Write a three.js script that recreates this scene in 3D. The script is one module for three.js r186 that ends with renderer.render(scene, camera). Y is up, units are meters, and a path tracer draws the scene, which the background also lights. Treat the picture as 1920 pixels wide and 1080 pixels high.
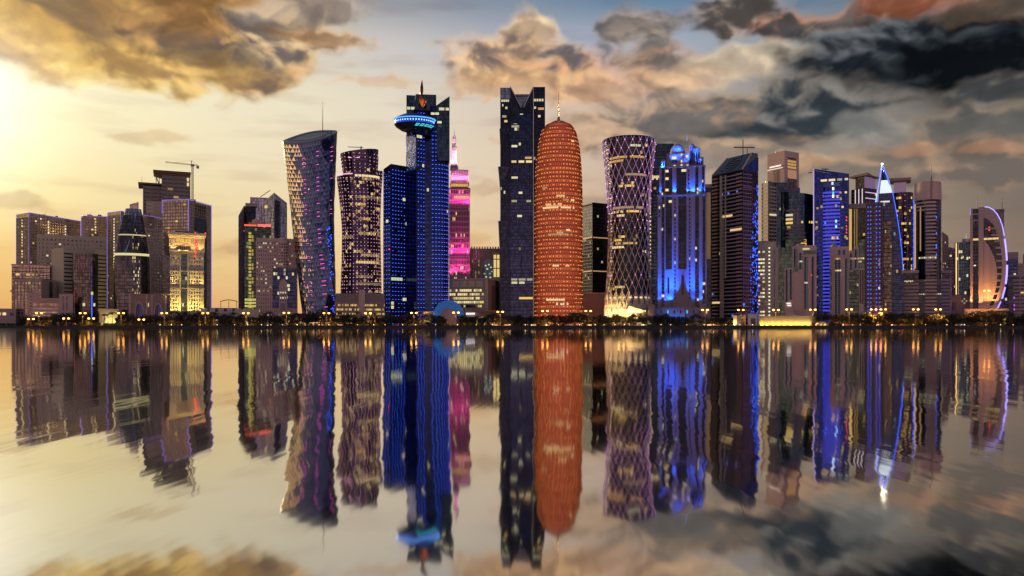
import * as THREE from 'three';
import { createNoise2D } from 'simplex-noise';

// ---------------------------------------------------------------- camera, sky, sun, exposure
const F = 1483.6, HX = 960, HY = 609.5, EYE = 3.2, GY = 2.5;      // focal length, centre and horizon row of a 1920 x 1080 picture; eye height; land level
const scene = new THREE.Scene();
const camera = new THREE.PerspectiveCamera(40, 16 / 9, 0.5, 30000);
camera.position.set(0, EYE, 0);
camera.lookAt(0, EYE, -100);
camera.setViewOffset(1920, 1080, 0, 540 - HY, 1920, 1080);
const renderer = new THREE.WebGLRenderer({ antialias: true });
renderer.toneMapping = THREE.LinearToneMapping;
renderer.toneMappingExposure = 1;
renderer.shadowMap.enabled = true;

let seed = 20240611;
const rnd = () => { seed = (seed + 0x6d2b79f5) | 0; let t = Math.imul(seed ^ (seed >>> 15), 1 | seed); t = (t + Math.imul(t ^ (t >>> 7), 61 | t)) ^ t; return ((t ^ (t >>> 14)) >>> 0) / 4294967296; };
const rr = (a, b) => a + (b - a) * rnd();
const pick = (a) => a[Math.floor(rnd() * a.length)];
const clamp = (x, a = 0, b = 1) => Math.min(b, Math.max(a, x));
const mix = (a, b, t) => a + (b - a) * t;
const smooth = (a, b, x) => { const t = clamp((x - a) / (b - a)); return t * t * (3 - 2 * t); };
const lin = (c) => { c /= 255; return c <= 0.04045 ? c / 12.92 : Math.pow((c + 0.055) / 1.055, 2.4); };
const RAD = Math.PI / 180;
const n2 = createNoise2D(rnd);
const fbm = (x, y, o) => { let s = 0, a = 0.5, n = 0; for (let i = 0; i < o; i++) { s += a * n2(x, y); n += a; a *= 0.5; x = x * 2.03 + 17.1; y = y * 2.03 - 9.7; } return s / n; };

const SUN_AZ = -36.8, SUN_EL = 12.2;
const dirOf = (az, el) => new THREE.Vector3(Math.sin(az * RAD) * Math.cos(el * RAD), Math.sin(el * RAD), -Math.cos(az * RAD) * Math.cos(el * RAD));
{
  // evening sky: air colour on a grid of compass direction and height, then clouds, then the veil round the sun
  const AZ = [-180, -130, -90, -60, -33, -26, -18, -9, 0, 9, 18, 26, 33, 60, 90, 130, 180];
  const EL = [0, 4, 8, 12, 15.5, 19, 22.5, 45, 90];
  const G = [  // low rows behind the eye are raised as added fill for the fronts
    [[246, 192, 186], [255, 199, 182], [240, 196, 150], [246, 196, 134], [228, 166, 98], [220, 158, 104], [224, 168, 110], [236, 182, 116], [238, 186, 116], [215, 168, 114], [204, 162, 116], [170, 136, 108], [142, 118, 104], [140, 120, 118], [179, 147, 168], [228, 178, 181], [246, 192, 186]],
    [[248, 196, 193], [255, 204, 188], [248, 212, 164], [252, 214, 146], [240, 196, 118], [233, 194, 134], [235, 200, 140], [240, 206, 146], [231, 194, 138], [201, 168, 134], [190, 162, 130], [164, 140, 116], [138, 118, 104], [136, 120, 120], [179, 152, 175], [230, 182, 187], [248, 196, 193]],
    [[222, 179, 184], [233, 185, 180], [250, 220, 178], [254, 226, 168], [248, 226, 150], [241, 220, 166], [237, 216, 170], [237, 214, 172], [227, 200, 166], [203, 174, 152], [172, 152, 131], [148, 133, 115], [125, 112, 102], [130, 120, 124], [174, 154, 182], [206, 166, 179], [222, 179, 184]],
    [[150, 132, 138], [157, 137, 135], [244, 216, 182], [252, 228, 176], [253, 240, 178], [246, 232, 188], [240, 226, 192], [233, 218, 192], [225, 206, 180], [203, 178, 162], [157, 146, 134], [140, 131, 121], [117, 112, 106], [120, 112, 112], [138, 124, 130], [139, 122, 133], [150, 132, 138]],
    [[128, 120, 134], [134, 124, 131], [226, 204, 180], [244, 222, 170], [254, 248, 206], [247, 238, 200], [237, 228, 198], [229, 218, 196], [215, 200, 184], [209, 184, 168], [152, 148, 144], [129, 129, 127], [110, 110, 110], [108, 108, 114], [122, 116, 128], [119, 111, 129], [128, 120, 134]],
    [[112, 114, 134], [117, 118, 131], [182, 172, 168], [214, 196, 158], [244, 222, 130], [233, 220, 172], [223, 214, 188], [205, 200, 196], [183, 184, 194], [173, 180, 196], [148, 155, 161], [119, 127, 133], [100, 104, 108], [98, 102, 114], [110, 112, 128], [104, 106, 129], [112, 114, 134]],
    [[126, 134, 164], [138, 140, 164], [162, 160, 166], [190, 178, 156], [214, 182, 96], [190, 170, 120], [176, 166, 140], [148, 152, 160], [128, 142, 160], [96, 128, 156], [66, 116, 156], [92, 116, 136], [96, 92, 94], [92, 100, 122], [112, 120, 148], [122, 130, 160], [126, 134, 164]],
    [[92, 112, 150], [96, 114, 148], [108, 122, 148], [118, 128, 146], [126, 132, 142], [122, 130, 144], [118, 130, 148], [108, 126, 150], [98, 120, 150], [88, 114, 150], [80, 108, 146], [78, 104, 142], [78, 100, 138], [78, 100, 138], [82, 104, 142], [88, 108, 146], [92, 112, 150]],
    [[78, 98, 138], [78, 98, 138], [78, 98, 138], [78, 98, 138], [78, 98, 138], [78, 98, 138], [78, 98, 138], [78, 98, 138], [78, 98, 138], [78, 98, 138], [78, 98, 138], [78, 98, 138], [78, 98, 138], [78, 98, 138], [78, 98, 138], [78, 98, 138], [78, 98, 138]],
  ].map((row) => row.map((c) => c.map(lin)));
  // clouds: azimuth, height, half width, half height (degrees), body colour, edge colour, cover, raggedness
  const C = [
    [-30.5, 18.4, 8.0, 3.3, [178, 132, 58], [244, 204, 96], 0.9, 0.7], [-25.0, 19.6, 8.0, 3.2, [130, 102, 72], [222, 172, 84], 0.95, 0.7], [-20.0, 17.9, 6.0, 2.4, [104, 90, 82], [214, 164, 98], 1, 1.1],
    [-20.6, 20.9, 6.4, 2.2, [132, 94, 54], [182, 132, 76], 0.9, 1], [-16.2, 19.5, 4.0, 1.9, [112, 102, 98], [226, 192, 144], 0.95, 1.2], [-13.6, 19.5, 3.2, 0.7, [156, 118, 84], [222, 172, 114], 0.8, 1.3],
    [-19.0, 16.2, 3.2, 0.75, [122, 98, 84], [212, 162, 94], 0.85, 1.2], [-14.8, 21.6, 4.0, 1.3, [142, 128, 118], [190, 170, 150], 0.8, 1.2], [-27.5, 15.9, 5, 1.2, [222, 180, 92], [250, 222, 130], 0.55, 1], [-24.0, 16.6, 5, 1.3, [160, 122, 74], [236, 190, 100], 0.8, 1],
    [-9.2, 16.6, 4.4, 0.4, [222, 172, 118], [236, 200, 150], 0.4, 1.4], [-24.8, 12.0, 2.6, 0.35, [214, 176, 124], [230, 200, 150], 0.4, 1.4], [-18.6, 5.6, 3.2, 0.55, [196, 150, 106], [220, 175, 120], 0.5, 1.2], [-32.2, 7.3, 2.6, 0.6, [196, 166, 104], [226, 196, 126], 0.6, 1.2], [-4, 6, 3, 0.8, [206, 160, 112], [226, 180, 120], 0.5, 1.2], [-3, 9.6, 2, 0.6, [196, 160, 118], [220, 180, 130], 0.4, 1.3],
    [1.0, 20.3, 2.3, 1.1, [186, 158, 132], [248, 218, 170], 0.95, 1], [-1.0, 18.6, 3.8, 1.6, [132, 114, 106], [244, 198, 142], 1, 1], [3.6, 18.0, 4.2, 1.4, [116, 106, 106], [220, 168, 122], 1, 1.1], [1.6, 16.8, 7.6, 1.1, [208, 162, 116], [238, 198, 144], 0.7, 1.2],
    [9.0, 20.6, 2.7, 1.25, [106, 100, 100], [166, 146, 130], 0.95, 1.1], [9.8, 18.8, 2.1, 2.0, [112, 106, 104], [170, 150, 132], 0.95, 1.2], [11.0, 17.6, 3.4, 1.3, [120, 106, 100], [204, 158, 122], 0.9, 1.2], [7.4, 16.8, 5.6, 1.0, [176, 140, 116], [226, 180, 136], 0.65, 1.2], [5, 13.6, 5.0, 1.2, [208, 164, 120], [232, 190, 140], 0.5, 1.3],
    [16.2, 20.6, 3.6, 1.55, [78, 72, 70], [176, 154, 138], 1, 1], [19.2, 19.8, 3.0, 0.95, [72, 66, 64], [172, 124, 98], 0.95, 1.1], [23.6, 19.6, 2.2, 0.9, [110, 86, 72], [176, 132, 104], 0.8, 1.2], [16.6, 17.7, 3.7, 1.1, [200, 180, 154], [232, 206, 170], 0.8, 1.1], [13.4, 17.0, 2.4, 0.8, [204, 172, 138], [230, 200, 160], 0.6, 1.2],
    [24.6, 16.4, 4.6, 1.3, [58, 68, 76], [138, 138, 136], 0.95, 1.1], [28.0, 16.6, 9.4, 3.3, [24, 31, 38], [96, 100, 104], 1, 0.55], [31.4, 15.8, 7.4, 3.2, [14, 18, 22], [42, 48, 52], 1, 0.5],
    [16.2, 14.0, 10.5, 2.1, [66, 74, 81], [160, 140, 120], 1, 0.6], [21.4, 13.9, 5.6, 1.9, [50, 58, 65], [118, 116, 112], 1, 0.6], [10.6, 14.3, 5.0, 1.2, [126, 118, 112], [206, 166, 128], 0.7, 1.1], [33, 13.9, 6, 1.0, [72, 74, 76], [130, 122, 112], 0.8, 1],
    [29.6, 20.6, 5.4, 1.1, [128, 70, 42], [166, 104, 74], 0.9, 1], [32.0, 19.2, 3.4, 0.95, [84, 72, 62], [130, 104, 84], 0.85, 1], [31.4, 12.2, 5.0, 1.3, [92, 90, 88], [150, 130, 110], 0.75, 1.1], [25.4, 10.4, 5.4, 1.5, [122, 110, 100], [176, 144, 114], 0.65, 1.1], [30.6, 9.8, 4.6, 1.4, [104, 96, 90], [160, 130, 108], 0.75, 1.1],
    [27.0, 11.3, 2.2, 0.45, [182, 138, 108], [196, 154, 120], 0.6, 1.3], [31.8, 10.7, 2.6, 0.4, [178, 132, 104], [190, 146, 112], 0.6, 1.2], [14.6, 11.8, 7.0, 1.0, [134, 120, 110], [186, 152, 122], 0.65, 1.1], [23.6, 12.6, 2.4, 1.1, [164, 162, 156], [180, 172, 160], 0.45, 1.2], [20.6, 11.0, 2.4, 0.7, [188, 146, 112], [206, 166, 126], 0.55, 1.3], [5.6, 8.2, 3.0, 1.2, [160, 136, 118], [196, 160, 126], 0.6, 1.2],
    [-37, 19.5, 6, 2.6, [170, 130, 70], [236, 198, 110], 0.8, 1], [-45, 17, 8, 2.4, [160, 124, 80], [220, 180, 120], 0.8, 1], [40, 17, 7, 2.4, [30, 36, 42], [100, 104, 108], 0.95, 1], [46, 12, 9, 2.2, [62, 64, 70], [120, 112, 110], 0.8, 1],
  ].map(([a, e, w, h, b, r, c, k]) => ({ a, e, w: w * 1.1, h: h * 1.12, b: b.map(lin), r: r.map(lin), c, k }));
  for (let i = 0; i < 46; i++) {   // the same broken cloud goes on all round
    const a = rr(56, 304), e = rr(5, 46), g = 0.55 + 0.35 * rnd(), s = 0.7 + e / 40;
    C.push({ a: a > 180 ? a - 360 : a, e, w: rr(6, 14) * s, h: rr(0.9, 2.4) * s, b: [0.17 * g, 0.15 * g, 0.16 * g], r: [0.36, 0.29, 0.27], c: rr(0.5, 0.9), k: 1.1 });
  }
  const W = 4096, H = 2048, data = new Float32Array(W * H * 4);
  const cell = (list, v) => { let i = 0; while (i < list.length - 2 && v > list[i + 1]) i++; const t = clamp((v - list[i]) / (list[i + 1] - list[i])); return [i, t * t * (3 - 2 * t) * 0.5 + t * 0.5]; };
  const cols = []; for (let x = 0; x < W; x++) { let az = ((x + 0.5) / W - 0.5) * 360 + 90; if (az > 180) az -= 360; cols.push([az, cell(AZ, az)]); }
  const colour = (az, el, ca, ce, live, fine) => {
    const a = G[ce[0]], b = G[ce[0] + 1], q = (k) => mix(mix(a[ca[0]][k], a[ca[0] + 1][k], ca[1]), mix(b[ca[0]][k], b[ca[0] + 1][k], ca[1]), ce[1]);
    let r = q(0), g = q(1), bl = q(2);
    if (el > -0.5 && el < 70) {
      const oct = fine ? 6 : 3;
      const w1 = fbm(az * 0.11, el * 0.2, 3), w2 = fbm(az * 0.11 + 40, el * 0.2 + 9, 3), w3 = fbm(az * 0.5 + 4, el * 0.9 + 9, 3);
      const X = az * 0.17 + w1 * 0.22, Y = el * 0.28 + w2 * 0.22, d1 = fbm(X, Y, oct), d2 = fbm(X - 0.09, Y - 0.14, Math.min(oct, 5));
      const thin = fbm(az * 0.07 + 7, el * 0.5 - 3, 5), veil = smooth(-0.05, 0.7, thin) * 0.2 * smooth(1, 6, el);
      r *= 1 - veil * 0.6; g *= 1 - veil * 0.8; bl *= 1 - veil * 0.75;
      const A = az + w1 * 1.3 + w3 * 0.35, E = el + w2 * 0.6 + w3 * 0.2;
      for (const c of live) {
        let da = A - c.a; if (da > 180) da -= 360; else if (da < -180) da += 360;
        const p = da / c.w, v = (E - c.e) / c.h, rad = p * p + v * v;
        if (rad > 5) continue;
        const body = 1.18 - Math.sqrt(rad) + d1 * 0.5 * c.k, t = smooth(0, 0.66, body) * c.c;
        if (t <= 0.002) continue;
        const deep = smooth(0.12, 0.8, body + (d1 - d2) * 0.6 + d1 * 0.15), f = 1 + 0.36 * (d2 - d1) + 0.1 * w3 + 0.1 * d1;
        r = mix(r, mix(c.r[0], c.b[0], deep) * f, t); g = mix(g, mix(c.r[1], c.b[1], deep) * f, t); bl = mix(bl, mix(c.r[2], c.b[2], deep) * f, t);
      }
      const dd = Math.hypot((az - SUN_AZ) * Math.cos(SUN_EL * RAD) * 0.92, el - SUN_EL), core = 0.5 * Math.exp(-Math.pow(dd / 4.8, 2)), halo = 0.24 * Math.exp(-dd / 5.5);
      r += core + halo; g += core * 0.97 + halo * 0.84; bl += core * 1.3 + halo * 0.5;
    }
    return [Math.max(r, 0.002), Math.max(g, 0.002), Math.max(bl, 0.002)];
  };
  for (let y = 0; y < H; y += 4) {                       // fine where the city stands, coarser behind the eye and overhead
    const e0 = ((y + 2) / H - 0.5) * 180, live = C.filter((c) => Math.abs(c.e - e0) < c.h * 2 + 3);
    for (let x = 0; x < W; x += 4) {
      const fine = e0 > -0.6 && e0 < 31 && Math.abs(cols[x][0]) < 44, st = fine ? 1 : 4;
      for (let v = 0; v < 4; v += st) for (let u = 0; u < 4; u += st) {
        const el = ((y + v + st / 2) / H - 0.5) * 180, c = colour(cols[x + u][0], el, cols[x + u][1], cell(EL, Math.max(0, el)), live, fine);
        for (let m = 0; m < st; m++) for (let n = 0; n < st; n++) { const i = ((y + v + m) * W + x + u + n) * 4; data[i] = c[0]; data[i + 1] = c[1]; data[i + 2] = c[2]; data[i + 3] = 1; }
      }
    }
  }
  const t = new THREE.DataTexture(data, W, H, THREE.RGBAFormat, THREE.FloatType);
  t.mapping = THREE.EquirectangularReflectionMapping; t.magFilter = THREE.LinearFilter; t.minFilter = THREE.LinearFilter; t.needsUpdate = true;
  scene.background = t; scene.environment = t;
}
const sunLight = new THREE.DirectionalLight(new THREE.Color().setRGB(1, 0.74, 0.44), 5);
sunLight.name = 'sun';
sunLight.position.copy(dirOf(SUN_AZ, SUN_EL).multiplyScalar(3000)).add(new THREE.Vector3(0, 0, -900));
sunLight.target.position.set(0, 0, -900);
sunLight.castShadow = true; sunLight.shadow.radius = 5; sunLight.shadow.mapSize.set(4096, 4096);
Object.assign(sunLight.shadow.camera, { left: -900, right: 900, top: 500, bottom: -500, near: 10, far: 6000 });
scene.add(sunLight, sunLight.target);

// ---------------------------------------------------------------- helpers: points, shapes, things
const PX = (x, d) => (x - HX) * d / F, PY = (y, d) => EYE + (HY - y) * d / F;
const sub = (a, b) => [a[0] - b[0], a[1] - b[1], a[2] - b[2]], cross = (a, b) => [a[1] * b[2] - a[2] * b[1], a[2] * b[0] - a[0] * b[2], a[0] * b[1] - a[1] * b[0]];
const len = (a) => Math.hypot(...a), unit = (a) => { const l = len(a) || 1; return a.map((v) => v / l); };
class Acc {                                     // collects faces in scene coordinates
  constructor(o = [0, 0, 0]) { this.o = o; this.p = []; this.n = []; this.t = []; }
  tri(a, b, c, ta, tb, tc, na, nb, nc) {
    const n = na ? null : unit(cross(sub(b, a), sub(c, a)));
    [[a, ta, na], [b, tb, nb], [c, tc, nc]].forEach(([q, t, m]) => { this.p.push(q[0] - this.o[0], q[1] - this.o[1], q[2] - this.o[2]); this.n.push(...(m || n)); this.t.push(t[0], t[1]); });
  }
  quad(a, b, c, d, u0 = 0, nn) {
    const w = len(sub(b, a)), h = len(sub(d, a)), up = Math.abs(sub(d, a)[1]) > 0.01, v0 = up ? a[1] : 0, t = [[u0, v0], [u0 + w, v0], [u0 + w, v0 + h], [u0, v0 + h]], m = nn || [];
    this.tri(a, b, c, t[0], t[1], t[2], m[0], m[1], m[2]); this.tri(a, c, d, t[0], t[2], t[3], m[0], m[2], m[3]);
    return this;
  }
  poly(pts) { const [cx, cz] = [pts[0][0], pts[0][2]]; for (let i = 1; i < pts.length - 1; i++) this.tri(pts[0], pts[i], pts[i + 1], [0, 0], [pts[i][0] - cx, pts[i][2] - cz], [pts[i + 1][0] - cx, pts[i + 1][2] - cz]); return this; }
  // rings listed front-left, front-right, back-right, back-left (and so on round); lower ring first
  loft(rings, { top = true, bottom = false, round = false } = {}) {
    const m = rings[0].length;
    for (let k = 0; k < rings.length - 1; k++) {
      const A = rings[k], B = rings[k + 1]; let u = 0;
      const nor = (i, j) => { const R = rings[j], p = R[(i + 1) % m], q = R[(i + m - 1) % m], lo = rings[Math.max(0, j - 1)][i % m], hi = rings[Math.min(rings.length - 1, j + 1)][i % m]; return unit(cross(sub(p, q), sub(hi, lo))); };
      for (let i = 0; i < m; i++) { const j = (i + 1) % m; this.quad(A[i], A[j], B[j], B[i], u, round ? [nor(i, k), nor(j, k), nor(j, k + 1), nor(i, k + 1)] : undefined); u += len(sub(A[j], A[i])); }
    }
    if (top) this.poly([...rings[rings.length - 1]]);
    if (bottom) this.poly([...rings[0]].reverse());
    return this;
  }
  prism(foot, y0, y1, o) { const hi = Array.isArray(y1) ? y1 : foot.map(() => y1); return this.loft([foot.map(([x, z]) => [x, y0, z]), foot.map(([x, z], i) => [x, hi[i], z])], { bottom: true, ...o }); }
  box(x0, x1, y0, y1, z0, z1) { return this.prism([[x0, z1], [x1, z1], [x1, z0], [x0, z0]], y0, y1); }
  panel(s, u0, u1, y0, y1, o0, o1) { return this.loft([[s.pt(u0, y0, o1), s.pt(u1, y0, o1), s.pt(u1, y0, o0), s.pt(u0, y0, o0)], [s.pt(u0, y1, o1), s.pt(u1, y1, o1), s.pt(u1, y1, o0), s.pt(u0, y1, o0)]], { bottom: true }); }
  bar(a, b, r, k = 5, r2 = r) {
    const d = unit(sub(b, a)), e = unit(cross(Math.abs(d[1]) > 0.9 ? [1, 0, 0] : [0, 1, 0], d)), f = cross(d, e), ring = (p, q) => Array.from({ length: k }, (_, i) => { const t = i / k * 6.2832; return p.map((v, j) => v + q * (e[j] * Math.cos(t) + f[j] * Math.sin(t))); });
    return this.loft([ring(a, r), ring(b, r2)], { bottom: true });
  }
  get empty() { return !this.p.length; }
  geo() {
    const g = new THREE.BufferGeometry();
    g.setAttribute('position', new THREE.Float32BufferAttribute(this.p, 3)); g.setAttribute('normal', new THREE.Float32BufferAttribute(this.n, 3)); g.setAttribute('uv', new THREE.Float32BufferAttribute(this.t, 2));
    return g;
  }
}
const taken = new Map();
const numbered = (n) => { const k = taken.get(n) || 0; taken.set(n, k + 1); return k ? n + '_' + String(k).padStart(3, '0') : n; };
const put = (name, geometry, material, parent, kind) => { const m = new THREE.Mesh(geometry, material); m.name = parent === scene ? numbered(name) : name; m.castShadow = m.receiveShadow = true; if (kind) m.userData.kind = kind; parent.add(m); return m; };
const UNIT = new THREE.BoxGeometry(1, 1, 1);
class Thing {
  constructor(name, label, category, x, d, group) {
    this.d = d; this.at = [PX(x, d), GY, -d]; this.o = new THREE.Group(); this.o.name = numbered(name); this.o.position.set(...this.at); this.o.userData = { label, category };
    if (group) this.o.userData.group = group;
    scene.add(this.o); this.parts = []; this.shared = new Map(); this.nl = 0;
  }
  y(p, d = this.d) { return PY(p, d); }
  part(name, material, parent, kind) { const a = new Acc(this.at); this.parts.push([name, a, material, parent, kind]); return a; }        // one part of its own
  many(name, material) { const k = name + material.uuid; if (!this.shared.has(k)) this.shared.set(k, this.part(name, material, null, 'stuff')); return this.shared.get(k); }   // pieces too small to pick apart
  pane(s, u0, u1, y0, y1, material, name = 'lit_window', o = 0.07) {
    if (this.nl++ > 280) { this.many(name, material).panel(s, u0, u1, y0, y1, 0.02, o); return; }
    const c = s.pt((u0 + u1) / 2, (y0 + y1) / 2, o / 2), a = s.pt(u0, (y0 + y1) / 2, 0), b = s.pt(u1, (y0 + y1) / 2, 0), lo = s.pt((u0 + u1) / 2, y0, 0), hi = s.pt((u0 + u1) / 2, y1, 0);
    const X = new THREE.Vector3(...unit(sub(b, a))), Y = new THREE.Vector3(...unit(sub(hi, lo))), Z = new THREE.Vector3().crossVectors(X, Y).normalize(); Y.crossVectors(Z, X);
    const m = put(name, UNIT, material, this.o);
    m.matrixAutoUpdate = true; m.quaternion.setFromRotationMatrix(new THREE.Matrix4().makeBasis(X, Y, Z)); m.position.set(c[0] - this.at[0], c[1] - this.at[1], c[2] - this.at[2]); m.scale.set(len(sub(b, a)), len(sub(hi, lo)), o);
  }
  flood(pos, aim, color, power, angle = 0.5, size = 0.7) {                                             // a floodlight: its housing, its glowing face and its light
    const f = new THREE.Vector3(...sub(aim, pos)).normalize(), p = new THREE.Vector3(...sub(pos, this.at));
    const h = put('floodlight', HOUSING, M.metalDark, this.o); h.position.copy(p); h.scale.setScalar(size); h.quaternion.setFromUnitVectors(new THREE.Vector3(0, 0, 1), f);
    const g = put('lamp_face', FACE, glow(color, 3), h); g.position.set(0, 0, 0.36);
    const l = new THREE.SpotLight(color, power * 6, 0, angle, 0.7, 2); l.name = 'floodlight_beam'; l.position.copy(p).addScaledVector(f, 0.6 * size); l.target.position.copy(p).addScaledVector(f, 10); l.castShadow = true; l.shadow.radius = 8;
    this.o.add(l, l.target);
  }
  done() {
    for (const [name, a, material, parent, kind] of this.parts) if (!a.empty) put(name, a.geo(), material, this.o, kind);
    return this.o;
  }
}
const HOUSING = new THREE.BoxGeometry(1, 0.8, 0.7), FACE = new THREE.BoxGeometry(0.8, 0.6, 0.04);

// footprints: points [x, z] in the order front-left, front-right, back-right, back-left
const hit = (C, d, x) => { const k = (x - HX) / F; return (-k * C[1] - C[0]) / (d[0] + k * d[1]); };
const frame = (x) => { const f = Math.atan((x - HX) / F); return { u: [Math.cos(f), Math.sin(f)], r: [Math.sin(f), -Math.cos(f)] }; };
const go = (p, d, t) => [p[0] + d[0] * t, p[1] + d[1] * t];
function foot1(xl, xr, d, deep = 30) { const x = (xl + xr) / 2, { u, r } = frame(x), c = [PX(x, d), -d], a = go(c, [-u[0], -u[1]], hit(c, [-u[0], -u[1]], xl)), b = go(c, u, hit(c, u, xr)); return [a, b, go(b, r, deep), go(a, r, deep)]; }
function foot2(xl, xc, xr, d, deg) {           // two faces seen: left one from xl to xc, right one from xc to xr; deg = how far the left face turns away
  const { u, r } = frame(xc), a = deg * RAD, c = [PX(xc, d), -d], L = [-u[0] * Math.cos(a) + r[0] * Math.sin(a), -u[1] * Math.cos(a) + r[1] * Math.sin(a)], R = [u[0] * Math.sin(a) + r[0] * Math.cos(a), u[1] * Math.sin(a) + r[1] * Math.cos(a)];
  const p = go(c, L, hit(c, L, xl)), q = go(c, R, hit(c, R, xr)); return [p, c, q, [p[0] + q[0] - c[0], p[1] + q[1] - c[1]]];
}
function plane(a, b) { const L = Math.hypot(b[0] - a[0], b[1] - a[1]), u = [(b[0] - a[0]) / L, (b[1] - a[1]) / L], n = [-u[1], u[0]]; return { L, u, n, pt: (s, y, o) => [a[0] + u[0] * s + n[0] * o, y, a[1] + u[1] * s + n[1] * o] }; }
const at = (s, f) => s.L * f;
// a round or oval wall: prof lists [y, half width, (half depth)], theta 0 faces the eye, u runs along the widest girth
function round(x, d, prof, { a0 = -90, a1 = 90, twist = 0, deep = 1 } = {}) {
  const { u, r } = frame(x), c = [PX(x, d), -d], R0 = Math.max(...prof.map((p) => p[1])), Y0 = prof[0][0], Y1 = prof[prof.length - 1][0];
  const radius = (y) => { let i = 0; while (i < prof.length - 2 && y > prof[i + 1][0]) i++; const t = clamp((y - prof[i][0]) / (prof[i + 1][0] - prof[i][0])); return mix(prof[i][1], prof[i + 1][1], t); };
  const L = R0 * (a1 - a0) * RAD;
  const polar = (th, y, o) => { const t = th + twist * (y - Y0) / (Y1 - Y0), q = radius(y) + o, sx = Math.sin(t) * q, sz = Math.cos(t) * q * deep; return [c[0] + u[0] * sx - r[0] * sz, y, c[1] + u[1] * sx - r[1] * sz]; };
  return { L, R0, polar, radius, c, pt: (s, y, o) => polar((a0 + (a1 - a0) * s / L) * RAD, y, o), ring: (y, k = 40, o = 0) => Array.from({ length: k }, (_, i) => polar(-Math.PI + i / k * Math.PI * 2, y, o)) };
}
// ---------------------------------------------------------------- materials
function tex(w, h, f, srgb = true) {
  const d = new Uint8Array(w * h * 4); for (let y = 0; y < h; y++) for (let x = 0; x < w; x++) { const c = f(x, y); const i = (y * w + x) * 4; d[i] = c[0]; d[i + 1] = c[1]; d[i + 2] = c[2]; d[i + 3] = 255; }
  const t = new THREE.DataTexture(d, w, h); t.wrapS = t.wrapT = THREE.RepeatWrapping; t.magFilter = THREE.LinearFilter; if (srgb) t.colorSpace = THREE.SRGBColorSpace; t.needsUpdate = true; return t;
}
const wrapN = (x, y, n, s, o) => { const a = x / n * 6.2832, b = y / n * 6.2832; return fbm(Math.cos(a) * s + Math.cos(b) * s * 0.7 + 3, Math.sin(a) * s + Math.sin(b) * s * 0.7, o); };   // tiles
const hash = (i, j, k = 0) => { let t = Math.imul(i * 374761393 + j * 668265263 + k * 69069, 1274126177); t ^= t >>> 13; t = Math.imul(t, 1274126177); return ((t ^ (t >>> 16)) >>> 0) / 4294967296; };
const T = {
  stone: tex(512, 512, (x, y) => { const v = 226 + 22 * wrapN(x, y, 512, 2.2, 5) + 10 * (hash(x >> 2, y >> 1) - 0.5) + 9 * wrapN(x, y * 0, 512, 9, 3) - (hash(Math.floor(x / 32), Math.floor(y / 16), 5) * 12); return [v, v - 2, v - 5]; }),
  panes: tex(512, 512, (x, y) => { const i = x >> 5, j = y >> 5, h = hash(i, j), m = (x & 31) < 2 || (y & 31) < 3 ? 0.55 : 1, v = (150 + 100 * h) * m; return [v, v, Math.min(255, v + 6)]; }),
  paneTilt: tex(512, 512, (x, y) => { const i = x >> 5, j = y >> 5, v = 128 + ((x & 31) - 16) * 6 * (hash(i, j, 2) - 0.5) + ((y & 31) - 16) * 6 * (hash(i, j, 3) - 0.5); return [v, v, v]; }, false),
  speck: tex(256, 256, (x, y) => { const v = 205 + 40 * wrapN(x, y, 256, 3, 4) + 24 * (hash(x, y) - 0.5); return [v, v, v]; }),
};
const scaled = (t, sx, sy = sx) => { const c = t.clone(); c.repeat.set(1 / sx, 1 / sy); c.needsUpdate = true; return c; };
const S1 = scaled(T.stone, 18), P1 = scaled(T.panes, 24, 62), B1 = scaled(T.paneTilt, 24, 62), K1 = scaled(T.speck, 6);
const rgb = (r, g, b) => new THREE.Color().setRGB(r, g, b);
const stone = (r, g, b, ro = 0.85) => new THREE.MeshStandardMaterial({ color: rgb(r, g, b), roughness: ro, map: S1 });
const glass = (r, g, b, ro = 0.1, me = 0.8, ior = 1.6) => new THREE.MeshPhysicalMaterial({ color: rgb(r, g, b), roughness: ro, metalness: me, ior, map: P1, bumpMap: B1, bumpScale: 0.05 });
const metal = (r, g, b, ro = 0.4, me = 0.7) => new THREE.MeshStandardMaterial({ color: rgb(r, g, b), roughness: ro, metalness: me, map: K1 });
const glows = new Map();
function glow(c, k) { const col = new THREE.Color(c), key = col.getHexString() + k; if (!glows.has(key)) glows.set(key, new THREE.MeshStandardMaterial({ color: rgb(0.05, 0.05, 0.05), roughness: 0.5, emissive: col, emissiveIntensity: k })); return glows.get(key); }
const E = (r, g, b, k = 1) => { const key = [r, g, b, k].join(); if (!glows.has(key)) glows.set(key, new THREE.MeshStandardMaterial({ color: rgb(0.05, 0.05, 0.05), roughness: 0.4, emissive: rgb(r, g, b), emissiveIntensity: k })); return glows.get(key); };
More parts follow.
